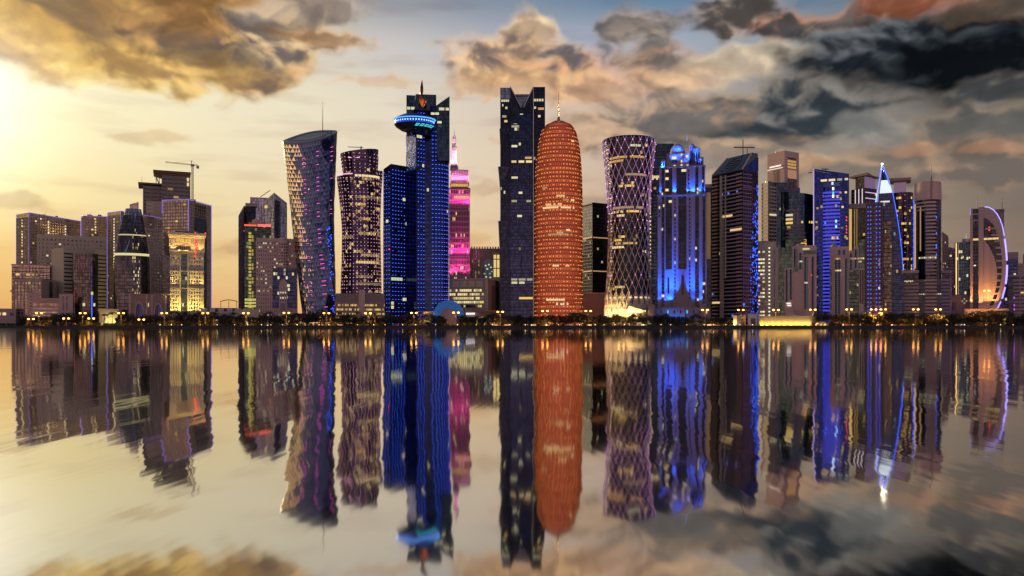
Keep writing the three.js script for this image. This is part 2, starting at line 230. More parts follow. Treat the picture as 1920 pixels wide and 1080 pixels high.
const M = {
  metalDark: metal(0.06, 0.06, 0.07), metalGrey: metal(0.3, 0.3, 0.32), white: stone(0.72, 0.7, 0.68, 0.6),
  concrete: stone(0.58, 0.5, 0.41), beige: stone(0.82, 0.67, 0.49), cream: stone(0.76, 0.66, 0.54), pink: stone(0.78, 0.54, 0.5), brown: stone(0.47, 0.32, 0.28), tan: stone(0.66, 0.51, 0.37), greyStone: stone(0.42, 0.36, 0.35), dusk: stone(0.22, 0.17, 0.15),  // concrete, beige and tan are warmed to carry golden haze at the western end
  black: glass(0.055, 0.062, 0.09), navy: glass(0.06, 0.085, 0.19), blue: glass(0.035, 0.08, 0.44), teal: glass(0.075, 0.14, 0.2), green: glass(0.1, 0.17, 0.13), smoke: glass(0.22, 0.18, 0.15, 0.16), hazeBronze: glass(0.62, 0.5, 0.36, 0.16), grey: glass(0.42, 0.45, 0.52, 0.18), mirror: glass(0.55, 0.56, 0.64, 0.12), violet: glass(0.12, 0.085, 0.16),  // bronze glass lightened to put the warm western haze into its colour
};
const WARM = [E(1, 0.68, 0.26, 0.8), E(1, 0.58, 0.18, 0.6), E(1, 0.76, 0.36, 0.95), E(1, 0.66, 0.24, 0.4), E(1, 0.6, 0.22, 0.26), E(1, 0.7, 0.34, 0.2)], COOL = [E(0.95, 0.88, 0.5, 0.7), E(0.85, 0.85, 0.5, 0.4), E(1, 0.9, 0.6, 0.8)], GOLD = [E(1, 0.66, 0.12, 0.9), E(1, 0.55, 0.1, 0.6)];
const MIXED = [...WARM, ...COOL, E(0.9, 0.85, 0.6, 0.25)];
const LED = { violet: E(0.4, 0.24, 1, 0.6), blue: E(0.03, 0.11, 1, 2.1), pale: E(0.25, 0.45, 1, 2.4), pink: E(1, 0.1, 0.6, 1.6), rose: E(1, 0.45, 0.75, 1.3), white: E(0.9, 0.92, 1, 2), red: E(1, 0.04, 0.02, 2.5), gold: E(1, 0.62, 0.18, 1.4), cyan: E(0.1, 0.6, 1, 1.2) };

// a wall of floors and bays: floor bands and uprights stand proud of the glass behind them, some windows are lit
function grid(t, s, y0, y1, o) {
  const H = y1 - y0, nf = o.nf || Math.max(1, Math.round(H / (o.fh || 4))), fh = H / nf, nb = o.nb || Math.max(1, Math.round(s.L / (o.bw || 3.6))), bw = s.L / nb, span = o.span ?? 0.35, pier = o.pier ?? 0.2;
  const sd = o.sd ?? 0.35, pd = o.pd ?? 0.5;
  if (o.spanMat) { const a = t.many(o.spanName || 'floor_band', o.spanMat), sg = o.seg || 1; for (let i = 0; i < nf; i++) for (let k = 0; k < sg; k++) a.panel(s, s.L * k / sg, s.L * (k + 1) / sg, y0 + i * fh, y0 + (i + span) * fh, 0.01, sd); }
  if (o.pierMat) { const a = t.many(o.pierName || 'mullion', o.pierMat), vs = o.vseg || 1; for (let j = 0; j <= nb; j++) for (let k = 0; k < vs; k++) { const c = clamp(j * bw, bw * pier / 2, s.L - bw * pier / 2); a.panel(s, c - bw * pier / 2, c + bw * pier / 2, y0 + H * k / vs, y0 + H * (k + 1) / vs, 0.01, pd); } }
  if (o.lit) {
    const mats = o.litMat || MIXED, lo = span + (o.litLow ?? 0.05), hi = o.litHigh ?? 0.95;
    for (let i = 0; i < nf; i++) {
      const run = rnd() < (o.run || 0), r0 = Math.floor(rnd() * nb), r1 = r0 + 1 + Math.floor(rnd() * nb * (o.runLen || 0.5)), m = pick(mats);
      for (let j = 0; j < nb; j++) if ((run && j >= r0 && j <= r1) || rnd() < o.lit) t.pane(s, (j + pier * 0.5) * bw, (j + 1 - pier * 0.5) * bw, y0 + (i + lo) * fh, y0 + (i + hi) * fh, run && rnd() < 0.7 ? m : pick(mats));
    }
  }
}
function dots(t, s, y0, y1, nf, nb, w, h, material, skip = 0, o = 0.6) { const a = t.many('led_light', material); for (let i = 0; i < nf; i++) for (let j = 0; j < nb; j++) if (rnd() >= skip) { const u = s.L * (j + 0.5) / nb, y = y0 + (y1 - y0) * (i + 0.5) / nf; a.panel(s, u - w / 2, u + w / 2, y - h / 2, y + h / 2, o - 0.2, o); } }
function strip(t, s, u0, u1, y0, y1, material, o = 0.7, name = 'led_strip') { return t.part(name, material).panel(s, u0, u1, y0, y1, o - 0.35, o); }
function roofKit(t, foot, y, n = 3, material = M.metalGrey) {            // plant, hatches and a rail on a flat roof
  const c = foot.reduce((p, q) => [p[0] + q[0] / foot.length, p[1] + q[1] / foot.length], [0, 0]);
  for (let i = 0; i < n; i++) { const f = foot[i % foot.length], k = rr(0.15, 0.5), x = mix(c[0], f[0], k), z = mix(c[1], f[1], k), w = rr(1.2, 2.6); t.part('roof_plant', material).box(x - w, x + w, y, y + rr(1.2, 2.6), z - w * 0.7, z + w * 0.7); if (i === 1) t.part('aerial', M.metalDark).bar([x + w * 1.3, y, z], [x + w * 1.3, y + rr(4, 9), z], 0.16, 4, 0.08); }
}
function parapet(t, foot, y, h, material, out = 0.4) { const a = t.part('parapet', material), n = foot.length; for (let i = 0; i < n; i++) { const s = plane(foot[i], foot[(i + 1) % n]); a.panel(s, -out, s.L + out * (i % 2 ? -1 : 1), y - h * 0.4, y + h, -0.3, out); } }
const mast = (t, x, y0, y1, d, r = 0.5, material = M.metalGrey) => t.part('mast', material).bar([PX(x, d), PY(y0, d), -d], [PX(x, d), PY(y1, d), -d], r, 6, r * 0.3);

// ---------------------------------------------------------------- setting: water, land, quay, road
{
  const N = 1024;
  const hs = new Float32Array(N * N), sine = Float32Array.from({ length: N }, (_, i) => Math.sin(6.2832 * i / N)); let lo = 9, hi = -9;
  for (let w = 0; w < 52; w++) {                  // gentle oblique ripples of every length, in metres
    const ky = Math.max(1, Math.round(Math.exp(rnd() * 3.4))), kx = Math.round((rnd() < 0.5 ? -1 : 1) * Math.min(210, ky * rr(6, 14))), p = Math.floor(rnd() * N), a = 0.00085 * 64 / (6.2832 * Math.abs(kx));
    for (let y = 0; y < N; y++) for (let x = 0; x < N; x++) hs[y * N + x] += a * sine[(((kx * x + ky * y + p) % N) + N) % N];
  }
  for (const v of hs) { if (v < lo) lo = v; if (v > hi) hi = v; }
  const fd = new Float32Array(N * N * 4); for (let i = 0; i < N * N; i++) { const v = (hs[i] - lo) / (hi - lo); fd[i * 4] = fd[i * 4 + 1] = fd[i * 4 + 2] = v; fd[i * 4 + 3] = 1; }
  const wf = new THREE.DataTexture(fd, N, N, THREE.RGBAFormat, THREE.FloatType); wf.wrapS = wf.wrapT = THREE.RepeatWrapping; wf.magFilter = THREE.LinearFilter; wf.repeat.set(1 / 64, 1 / 64); wf.needsUpdate = true;
  const g = new Acc(); g.quad([-4000, 0, 600], [4000, 0, 600], [4000, 0, -803], [-4000, 0, -803]);
  const water = put('water', g.geo(), new THREE.MeshPhysicalMaterial({ color: rgb(0.48, 0.465, 0.455), metalness: 1, roughness: 0.044, bumpMap: wf, bumpScale: hi - lo }), scene, 'structure');
  water.userData.label = 'calm bay water mirroring the towers and the evening sky';
}
const struct = (name, fill, material, label) => { const a = new Acc(); fill(a); const m = put(name, a.geo(), material, scene, 'structure'); if (label) m.userData.label = label; return m; };
M.asphalt = new THREE.MeshStandardMaterial({ color: rgb(0.05, 0.05, 0.052), roughness: 0.8, map: K1 });
M.paving = new THREE.MeshStandardMaterial({ color: rgb(0.42, 0.36, 0.3), roughness: 0.8, map: K1 });
M.lawn = new THREE.MeshStandardMaterial({ color: rgb(0.05, 0.07, 0.03), roughness: 1, map: K1 });
M.soil = new THREE.MeshStandardMaterial({ color: rgb(0.2, 0.17, 0.13), roughness: 1, map: K1 });
M.seawall = stone(0.07, 0.06, 0.055);
struct('ground', (a) => a.quad([-9000, GY - 0.02, -806], [9000, GY - 0.02, -806], [9000, GY - 0.02, -12000], [-9000, GY - 0.02, -12000]), M.soil, 'sandy city ground behind the waterfront');
struct('seawall', (a) => { a.box(-2600, 2600, -2, GY - 0.35, -806, -802.6); a.box(-2600, 2600, GY - 0.35, GY + 0.15, -806, -802.2); }, M.seawall, 'dark stone sea wall along the bay');
struct('promenade', (a) => a.quad([-2600, GY + 0.004, -806], [2600, GY + 0.004, -806], [2600, GY + 0.004, -813], [-2600, GY + 0.004, -813]), M.paving, 'pale paved promenade behind the sea wall');
struct('lawn', (a) => a.quad([-2600, GY + 0.008, -813], [2600, GY + 0.008, -813], [2600, GY + 0.008, -817], [-2600, GY + 0.008, -817]), M.lawn);
struct('road', (a) => a.quad([-2600, GY + 0.012, -817], [2600, GY + 0.012, -817], [2600, GY + 0.012, -829], [-2600, GY + 0.012, -829]), M.asphalt, 'shore road with dark asphalt');
struct('kerb', (a) => { a.box(-2600, 2600, GY, GY + 0.13, -817.2, -816.9); a.box(-2600, 2600, GY, GY + 0.13, -829.3, -829); }, M.concrete);
struct('road_marking', (a) => { for (let x = -1000; x < 1000; x += 9) a.quad([x, GY + 0.017, -822.9], [x + 4, GY + 0.017, -822.9], [x + 4, GY + 0.017, -823.1], [x, GY + 0.017, -823.1]); }, M.white);
// ---------------------------------------------------------------- towers, from the western end of the bay to the eastern
function slabTower(label, xl, xc, xr, d, deg, top, tops, columns, group) {        // dark residential slab outlined in violet light
  const t = new Thing('apartment_slab', label, 'tower', xc, d, group), f = foot2(xl, xc, xr, d, deg), y1 = t.y(top), ys = tops ? tops.map((p) => t.y(p)) : [y1, y1, y1, y1];
  t.part('wall', M.hazeBronze).prism(f, GY, ys);
  const A = plane(f[0], f[1]), B = plane(f[1], f[2]), ylo = Math.min(...ys) - 1.5;
  for (const s of [A, B]) grid(t, s, GY, ylo, { fh: 3.6, bw: 3.2, span: 0.34, pier: 0.24, spanMat: M.slab = M.slab || stone(0.6, 0.47, 0.34), pierMat: M.slab, lit: 0.05, litMat: WARM });  // slab stone tint also holds the golden haze
  const edge = (s, u, h) => strip(t, s, Math.max(0, u - 0.4), Math.min(s.L, u + 0.4), GY + 20, h, LED.violet);
  edge(A, 0, ys[0]); edge(A, A.L, ys[1]); edge(B, B.L, ys[2]);
  const line = (a, b, ya, yb) => t.part('led_strip', LED.violet).bar([a[0], ya + 0.3, a[1]], [b[0], yb + 0.3, b[1]], 0.34, 4);
  line(f[0], f[1], ys[0], ys[1]); line(f[1], f[2], ys[1], ys[2]);
  for (const [which, u] of columns) { const s = which ? B : A; for (let y = GY + 30; y < ylo - 3; y += 3.6) if (rnd() < 0.88) t.pane(s, s.L * u - 0.8, s.L * u + 0.8, y, y + 2, pick([E(1, 0.82, 0.5, 1.2), E(1, 0.75, 0.4, 0.8)]), 'stair_window', 0.5); }
  roofKit(t, f, Math.max(...ys), 3, M.smoke);
  return t;
}
slabTower('broad dark apartment slab with violet light lines, beyond the pale hotel with dotted windows', 31, 55, 151, 1010, 62, 400, [400, 399, 404, 404], [[0, 0.45], [1, 0.36], [1, 0.69]]).done();
slabTower('narrow dark apartment slab with one lit stair column between two wider slabs', 153, 155, 201, 1050, 80, 405, [405, 405, 403, 404], [[1, 0.52]]).done();
slabTower('dark apartment slab with violet corner lines rising behind the tapered glass tower', 202, 227, 306, 1000, 58, 396, [396, 396, 400, 400], [[0, 0.5]]).done();
slabTower('small dark wing block with violet edge beside the floodlit yellow tower', 306, 307, 328, 1030, 80, 400, null, []).done();

{ // pale hotel with dotted windows
  const t = new Thing('hotel_block', 'pale beige hotel block pierced by rows of small square windows', 'building', 134, 950), f = foot1(69, 200, 950, 24), y1 = t.y(442);
  t.part('wall', M.smoke).prism(f, GY, y1 - 0.6); const s = plane(f[0], f[1]);
  t.part('crown_wall', M.beige).panel(s, 0, s.L, y1 - 5, y1, 0, 0.8);
  grid(t, s, GY, y1 - 5, { fh: 4.6, bw: 4.4, span: 0.5, pier: 0.52, sd: 0.8, pd: 0.83, spanMat: M.beige, pierMat: M.beige, pierName: 'pier', lit: 0.04, litMat: COOL });
  roofKit(t, f, y1, 3); t.done();
}
{ // banded office with a dark glass bay
  const d = 900, t = new Thing('banded_office', 'beige office tower with banded walls round a tall dark glass bay', 'tower', 150, d), f = foot2(97, 120, 199, d, 66), y1 = t.y(464);
  t.part('wall', M.smoke).prism(f, GY, y1 - 1); const A = plane(f[0], f[1]), B = plane(f[1], f[2]);
  t.part('side_wall', M.beige).panel(A, 0, A.L, GY, y1, 0.02, 0.5);
  t.part('lintel', M.beige).panel(B, 0, B.L, y1 - 6, y1 + 0.4, 0.02, 0.9);
  const left = { ...B, L: B.L * 0.23 }, right = plane(go(f[1], B.u, B.L * 0.8), f[2]);
  for (const s of [left, right]) grid(t, s, GY, y1 - 6, { fh: 4.4, nb: 1, span: 0.66, pier: 0.05, sd: 0.7, spanMat: M.beige, lit: 0 });
  grid(t, A, GY, y1 - 14, { fh: 4.4, nb: 9, span: 0.9, pier: 0.9, lit: 0.05, litMat: COOL, litLow: -0.4, litHigh: 0.8 });
  const bay = round(160, d - 2, [[GY, 12.6], [t.y(476), 12.6]], { deep: 0.35 });
  t.part('glass_bay', M.smoke).loft([bay.ring(GY, 28), bay.ring(t.y(476), 28)], { round: true });
  grid(t, bay, GY, t.y(476), { fh: 4.4, nb: 14, span: 0.08, pier: 0.1, sd: 0.15, pd: 0.2, seg: 14, spanMat: M.metalDark, pierMat: M.metalDark, lit: 0.02, litMat: COOL });
  strip(t, bay, at(bay, 0.66), at(bay, 0.66) + 0.6, GY + 5, t.y(552), LED.blue, 0.5); dots(t, { ...bay, L: bay.L, pt: (u, y, o) => bay.pt(at(bay, 0.62) + u * 0.08, y, o) }, t.y(545), t.y(482), 22, 1, 0.8, 0.8, LED.blue, 0.3);
  dots(t, { ...bay, pt: (u, y, o) => bay.pt(at(bay, 0.18), y, o) }, t.y(556), t.y(546), 3, 1, 0.8, 1, LED.red);
  roofKit(t, f, y1 - 1, 2); t.done();
}
{ // dark low office with ledge
  const t = new Thing('dark_office', 'low dark glass office with a row of yellow windows and a flat ledge', 'building', 57, 905), f = foot1(22, 94, 905, 26), y1 = t.y(497);
  t.part('wall', M.hazeBronze).prism(f, GY, y1); const s = plane(f[0], f[1]); parapet(t, f, y1, 0.6, M.tan);
  grid(t, s, GY, y1, { fh: 4.2, bw: 3.4, span: 0.24, pier: 0.1, spanMat: M.dusk, pierMat: M.dusk, lit: 0 });
  for (const [a, b] of [[0.1, 0.2], [0.37, 0.47], [0.52, 0.58], [0.64, 0.66]]) t.pane(s, at(s, a), at(s, b), t.y(517), t.y(513), pick(WARM), 'lit_window', 0.6);
  t.part('ledge', M.cream).panel(s, -1.5, 3, t.y(548), t.y(545), 0.02, 1.2); t.done();
}
{ // grid front
  const t = new Thing('grid_office', 'mid-rise office with a square gridded front and a blank stone flank', 'building', 70, 868), f = foot2(26, 78, 107, 868, 24), y1 = t.y(523);
  t.part('wall', M.hazeBronze).prism(f, GY, y1 - 0.5); const A = plane(f[0], f[1]), B = plane(f[1], f[2]);
  t.part('crown_wall', M.tan).panel(A, 0, A.L, y1 - 3, y1, 0, 0.7); t.part('flank_wall', M.tan).panel(B, 0, B.L, GY, y1 + 0.01, 0.01, 0.5);
  grid(t, A, GY, y1 - 3, { fh: 3.8, bw: 3.6, span: 0.22, pier: 0.22, sd: 0.5, pd: 0.55, spanMat: M.tan, pierMat: M.tan, lit: 0.02 });
  strip(t, B, at(B, 0.46), at(B, 0.66), t.y(560), t.y(527), M.smoke, 0.7, 'window_slot'); t.done();
}
{ // low stepped front
  const d = 842, t = new Thing('stepped_office', 'low pinkish office with long window bands between solid stair piers', 'building', 93, d), f = foot1(50, 137, d, 22), s = plane(f[0], f[1]), q = (x) => (x - 50) / 87 * s.L;
  t.part('wall', M.hazeBronze).prism(f, GY, t.y(563));
  t.part('pier', M.pink).panel(s, 0, q(61), GY, t.y(550), -6, 0.8); t.part('pier', M.pink).panel(s, q(61.1), q(72), GY + 24, t.y(544), -9, 0.5);
  t.part('pier', M.pink).panel(s, q(110), s.L, GY, t.y(551), -10, 0.9);
  t.part('attic', M.pink).panel(s, q(66), q(109.8), t.y(569), t.y(559), -4, 0.6); for (let k = 0; k < 16; k++) t.many('fin', M.tan).panel(s, q(67 + k * 2.7), q(68 + k * 2.7), t.y(568), t.y(560), 0.61, 0.9);
  for (let k = 0; k < 5; k++) t.part('floor_band', M.pink).panel(s, q(61.2), q(109.6), t.y(577.5 + k * 6.4), t.y(574 + k * 6.4), 0.02, 0.7);
  for (const x of [117, 124]) t.part('window_slot', M.smoke).panel(s, q(x), q(x + 2.4), t.y(596), t.y(555), 0.91, 1);
  for (let k = 0; k < 7; k++) t.part('window', M.smoke).panel(s, q(56), q(59), t.y(558 + k * 6), t.y(555.5 + k * 6), 0.81, 0.9);
  for (let k = 0; k < 5; k++) t.pane({ ...s }, q(62 + k * 9), q(66 + k * 9), t.y(588), t.y(585), pick(WARM), 'lit_window', 0.3);
  t.done();
}
{
  const d = 850, t = new Thing('shore_house', 'small flat-roofed pink house with a lit window on the quay', 'house', 12, d), f = foot1(-14, 30, d, 14), s = plane(f[0], f[1]);
  t.part('wall', M.pink).prism(f, GY, t.y(580)); t.part('roof_slab', M.tan).prism(f, t.y(580) + 0.01, t.y(578.5));
  for (const [x, m] of [[8, WARM[2]], [-2, WARM[0]], [22, M.smoke]]) t.pane(s, (x + 14) / 44 * s.L - 1.6, (x + 14) / 44 * s.L + 1.6, t.y(591), t.y(586), m, 'window'); t.done();
}
{ // tapered glass tower with lit collar
  const d = 880, x = 248, t = new Thing('tapered_glass_tower', 'tapered dark glass tower with a lit collar and a slanted mast box on top', 'tower', x, d), K = d / F * 0.93;
  const edge = [[600, 33], [560, 33.5], [530, 33.5], [500, 33], [476, 31.5], [450, 27.5], [425, 23], [405, 18.5]], prof = edge.map(([p, w]) => [t.y(p), w * K]);
  const s = round(x, d, prof, { deep: 0.62 });
  t.part('shaft', glass(0.17, 0.16, 0.17)).loft(prof.map(([y]) => s.ring(y, 32)), { round: true });
  grid(t, s, GY, t.y(406), { fh: 4, nb: 22, span: 0.1, pier: 0.07, sd: 0.15, pd: 0.2, seg: 22, vseg: 10, spanMat: M.metalDark, pierMat: M.metalDark, lit: 0 });
  const col = { ...s, L: at(s, 0.14), pt: (u, y, o) => s.pt(at(s, 0.5) + u, y, o) }; grid(t, col, GY + 18, t.y(482), { fh: 4, nb: 7, span: 0.2, pier: 0.2, lit: 0.28, litMat: [...WARM, ...COOL] });
  grid(t, col, t.y(470), t.y(430), { fh: 4, nb: 5, span: 0.2, pier: 0.3, lit: 0.3, litMat: WARM });
  const collar = t.part('lit_collar_light', E(1, 0.86, 0.4, 0.75)); collar.loft([s.ring(t.y(480.5), 32, 0.5), s.ring(t.y(476), 32, 0.7)], { round: true });
  const c2 = t.part('lit_collar_light', E(1, 0.85, 0.45, 0.6)), hh = { ...s }; c2.loft([s.ring(t.y(443), 32, 0.2), s.ring(t.y(440.5), 32, 0.2)], { round: true });
  const glide = plane([s.pt(at(s, 0.18), 100, 0)[0], s.pt(at(s, 0.18), 100, 0)[2]], [s.pt(at(s, 0.5), 100, 0)[0], s.pt(at(s, 0.5), 100, 0)[2]]);
  t.part('sail_panel', M.mirror).loft([[s.pt(at(s, 0.08), t.y(474), 1.2), s.pt(at(s, 0.4), t.y(474), 1.2), s.pt(at(s, 0.4), t.y(474), 0.1), s.pt(at(s, 0.08), t.y(474), 0.1)], [s.pt(at(s, 0.14), t.y(404), 1.2), s.pt(at(s, 0.62), t.y(404), 1.2), s.pt(at(s, 0.62), t.y(404), 0.1), s.pt(at(s, 0.14), t.y(404), 0.1)]], { bottom: true });
  const fin = t.part('side_fin', M.tan); for (let k = 0; k < edge.length - 3; k++) { const [p0] = edge[k + 1], [p1] = edge[k + 2]; fin.panel({ pt: (u, y, o) => s.pt(at(s, 0.9) + u, y, o) }, 0, at(s, 0.09), t.y(p0), t.y(p1), 0, 1.4); }
  const neck = round(x + 2, d, [[t.y(405), 17 * K], [t.y(392), 14.5 * K]], { deep: 0.6 }); t.part('crown', M.grey).loft([neck.ring(t.y(405), 24), neck.ring(t.y(392), 24)], { round: true });
  const mb = foot1(243, 260, d + 3, 8); t.part('mast_box', M.hazeBronze).prism(mb, t.y(392) + 0.1, [t.y(383), t.y(377), t.y(377), t.y(383)]); t.done();
}
{ // stepped slope block with punched windows
  const d = 935, t = new Thing('slope_block', 'grey block with small square windows and a sloping roof edge, behind the tapered glass tower', 'building', 289, d), f = foot1(271, 305, d, 20), s = plane(f[0], f[1]), y1 = t.y(431);
  t.part('wall', M.smoke).prism(f, GY, y1 - 1); t.part('crown_wall', M.concrete).prism(f, y1 - 2, [t.y(428), t.y(431), t.y(431), t.y(428)]);
  grid(t, s, GY, y1 - 2, { fh: 4, bw: 3.2, span: 0.48, pier: 0.5, sd: 0.5, pd: 0.53, spanMat: M.concrete, pierMat: M.concrete, lit: 0.02 }); t.done();
}
{
  const d = 925, t = new Thing('banded_block', 'narrow white block with close dark window bands beside the floodlit yellow tower', 'building', 313, d), f = foot1(305.5, 325, d, 18), s = plane(f[0], f[1]);
  t.part('wall', M.smoke).prism(f, GY, t.y(477)); grid(t, s, GY, t.y(477), { fh: 4.1, nb: 1, span: 0.52, pier: 0, sd: 0.5, spanMat: M.cream, lit: 0.1 }); t.done();
}
{ // arcaded hall
  const d = 850, t = new Thing('arcade_hall', 'low stone hall with two tall pointed arches and a carved parapet', 'building', 276, d), f = foot1(241, 312, d, 20), s = plane(f[0], f[1]), q = (x) => (x - 241) / 71 * s.L;
  t.part('wall', M.brown).prism(f, GY, t.y(553)); parapet(t, f, t.y(553), 1.2, M.brown);
  for (const [xa, xb, top] of [[254, 268, 568], [290, 303, 570]]) {
    const w = q(xb) - q(xa), arch = (o, in_) => { const P = []; const h0 = t.y(585), h1 = t.y(top); P.push([q(xa) + in_, GY]); P.push([q(xb) - in_, GY]); for (let k = 0; k <= 8; k++) { const a = k / 8; P.push([q(xb) - in_ - w / 2 * Math.pow(a, 1.7) + in_ * a, mix(h0, h1 - in_, Math.sin(a * 1.57))]); } for (let k = 7; k >= 0; k--) { const a = k / 8; P.push([q(xa) + in_ + w / 2 * Math.pow(a, 1.7) - in_ * a, mix(h0, h1 - in_, Math.sin(a * 1.57))]); } return P.map(([u, y]) => s.pt(u, y, o)); };
    const fr = t.part('arch_frame', M.pink); fr.loft([arch(0.02, -1.1), arch(0.9, -1.1)], { top: true }); const gl = t.part('arch_window', M.navy); gl.loft([arch(0.6, 0.1), arch(0.95, 0.1)], { top: true });
    for (let k = 1; k < 4; k++) t.part('arch_mullion', M.brown).panel(s, q(xa) + w * k / 4 - 0.12, q(xa) + w * k / 4 + 0.12, GY, t.y(575), 0.96, 1.1);
  }
  for (let k = 0; k < 22; k++) t.many('small_window', M.smoke).panel(s, q(256 + k * 2.2), q(257 + k * 2.2), t.y(564), t.y(560), 0.02, 0.12);
  for (const x of [247, 272, 285, 307]) for (let k = 0; k < 5; k++) t.many('small_window', M.smoke).panel(s, q(x), q(x + 1.4), t.y(572 + k * 6), t.y(569 + k * 6), 0.02, 0.12);
  for (const x of [242, 273, 283, 309]) t.part('pier', M.pink).panel(s, q(x), q(x + 3), GY, t.y(552), 0.02, 0.7);
  t.pane(s, q(277), q(279), t.y(575), t.y(568), WARM[0], 'lit_window', 0.3); t.done();
}
{ // floodlit yellow tower
  const d = 862, t = new Thing('floodlit_tower', 'cream stone tower floodlit yellow with a bracketed crown and a green glass centre bay', 'tower', 350, d), f = foot1(319, 382, d, 26), s = plane(f[0], f[1]), q = (x) => (x - 319) / 63 * s.L, y1 = t.y(475);
  t.part('wall', M.smoke).prism(f, GY, y1);
  grid(t, { ...s, L: q(337) }, GY, y1, { fh: 4.1, nb: 4, span: 0.42, pier: 0.5, sd: 0.9, pd: 0.95, spanMat: M.cream, pierMat: M.cream, pierName: 'pier', lit: 0.05 });
  grid(t, plane(go(f[0], s.u, q(352)), f[1]), GY, y1, { fh: 4.1, nb: 6, span: 0.42, pier: 0.5, sd: 0.9, pd: 0.95, spanMat: M.cream, pierMat: M.cream, pierName: 'pier', lit: 0.05 });
  t.part('centre_bay', M.green).panel(s, q(338), q(351), GY, y1 - 1, 0.02, 1.3); grid(t, { ...s, L: q(350) - q(339), pt: (u, y, o) => s.pt(q(339) + u, y, o + 1.3) }, GY, y1 - 1, { fh: 4.1, nb: 4, span: 0.1, pier: 0.08, sd: 0.15, pd: 0.2, spanMat: M.metalGrey, pierMat: M.metalGrey, lit: 0.06, litMat: COOL });
  for (const x of [337, 351]) t.part('pilaster', M.cream).panel(s, q(x), q(x + 2.2), GY, y1, 0.02, 2);
  for (const p of [508, 540]) t.part('string_course', M.cream).panel(s, -0.6, s.L + 0.6, t.y(p + 1.5), t.y(p), 0.97, 1.6);
  const g1 = foot1(317, 384, d - 1, 28), g2 = foot1(314, 387, d - 2.5, 31), ring = (fp, p) => fp.map(([x, z]) => [x, t.y(p), z]);
  t.part('bracket', M.cream).loft([ring(f, 480), ring(g1, 470)].map((r) => r), { bottom: true });
  t.part('crown_wall', M.cream).prism(g1, t.y(470), t.y(447)); const c = plane(g1[0], g1[1]), cq = (x) => (x - 317) / 67 * c.L;
  for (const [a, b] of [[330, 335], [337, 345], [347, 351], [353, 357]]) t.pane(c, cq(a), cq(b), t.y(455), t.y(447.6), E(1, 0.6, 0.1, 0.75), 'lit_window', 0.2);
  for (let k = 0; k < 8; k++) t.part('balcony_opening', M.dusk).panel(c, cq(331 + k * 3.4), cq(332.8 + k * 3.4), t.y(469), t.y(460), 0.02, 0.25);
  t.part('balcony', M.cream).panel(c, cq(328), cq(360), t.y(471.5), t.y(469.5), 0, 2.4);
  t.part('cornice', M.cream).loft([ring(g1, 447), ring(g2, 441)]); t.part('roof_slab', M.cream).prism(g2, t.y(441) + 0.02, t.y(437));
  t.part('roof_house', M.smoke).prism(foot1(330, 372, d + 6, 12), t.y(437), t.y(432));
  for (const x of [366, 370]) dots(t, { pt: (u, y, o) => s.pt(q(x) + u, y, o), L: 0.1 }, t.y(484), t.y(446), 5, 1, 1.1, 2.4, LED.red, 0.1, 2);
  for (const x of [316, 366, 385]) t.part('beacon_light', LED.red).panel(c, cq(x) - 0.6, cq(x) + 0.6, t.y(437), t.y(435), -1.2, 0);
  const lamp = (x, yp, out, up, pw, an) => { const p = s.pt(q(x), t.y(yp), out); t.flood(p, s.pt(q(x), t.y(yp) + up, 0), new THREE.Color().setRGB(1, 0.74, 0.16), pw, an); };
  for (const x of [324, 333, 344, 357, 365, 377]) lamp(x, 597, 7, 30, 620, 0.5);
  for (const x of [326, 344, 362, 378]) lamp(x, 541, 4, 26, 260, 0.5);
  for (const x of [324, 336, 349, 362, 376]) { const p = s.pt(q(x), t.y(474), 5); t.flood(p, s.pt(q(x), t.y(446), 1), new THREE.Color().setRGB(1, 0.6, 0.14), 150, 0.7); }
  t.done();
}
{ // violet outlined tower
  const d = 960, t = new Thing('outlined_tower', 'grey office tower outlined in violet light with dark fins near its roof', 'tower', 354, d), f = foot2(304, 354, 396, d, 32), y1 = t.y(375);
  t.part('wall', M.hazeBronze).prism(f, GY, y1); const A = plane(f[0], f[1]), B = plane(f[1], f[2]);
  grid(t, A, GY, y1, { fh: 4, bw: 3.4, span: 0.36, pier: 0.1, spanMat: M.concrete, pierMat: M.concrete, lit: 0.04, litMat: GOLD });
  grid(t, B, GY, y1, { fh: 4, bw: 6, span: 0.6, pier: 0.12, spanMat: M.tan, pierMat: M.tan, lit: 0.01 });
  t.part('glass_bay', M.navy).panel(B, at(B, 0.24), at(B, 0.76), GY, t.y(404), 0.5, 1.2);
  for (let k = 0; k < 5; k++) t.part('fin', M.smoke).panel(B, at(B, 0.28 + k * 0.1), at(B, 0.31 + k * 0.1), t.y(402), t.y(378), 0.5, 1);
  for (const [s, u] of [[A, 0.5], [A, A.L - 0.1], [B, B.L - 0.5]]) strip(t, s, u - 0.5, u + 0.5, t.y(u === 0.5 ? 400 : 590), y1 + 0.4, LED.violet);
  strip(t, A, 0, A.L, y1 + 0.1, y1 + 1, LED.violet); strip(t, B, 0.6, B.L, y1 + 0.1, y1 + 1, LED.violet, 0.68); t.part('roof_plant', M.grey).prism(foot1(330, 367, d + 6, 10), y1, y1 + 2.4); t.done();
}
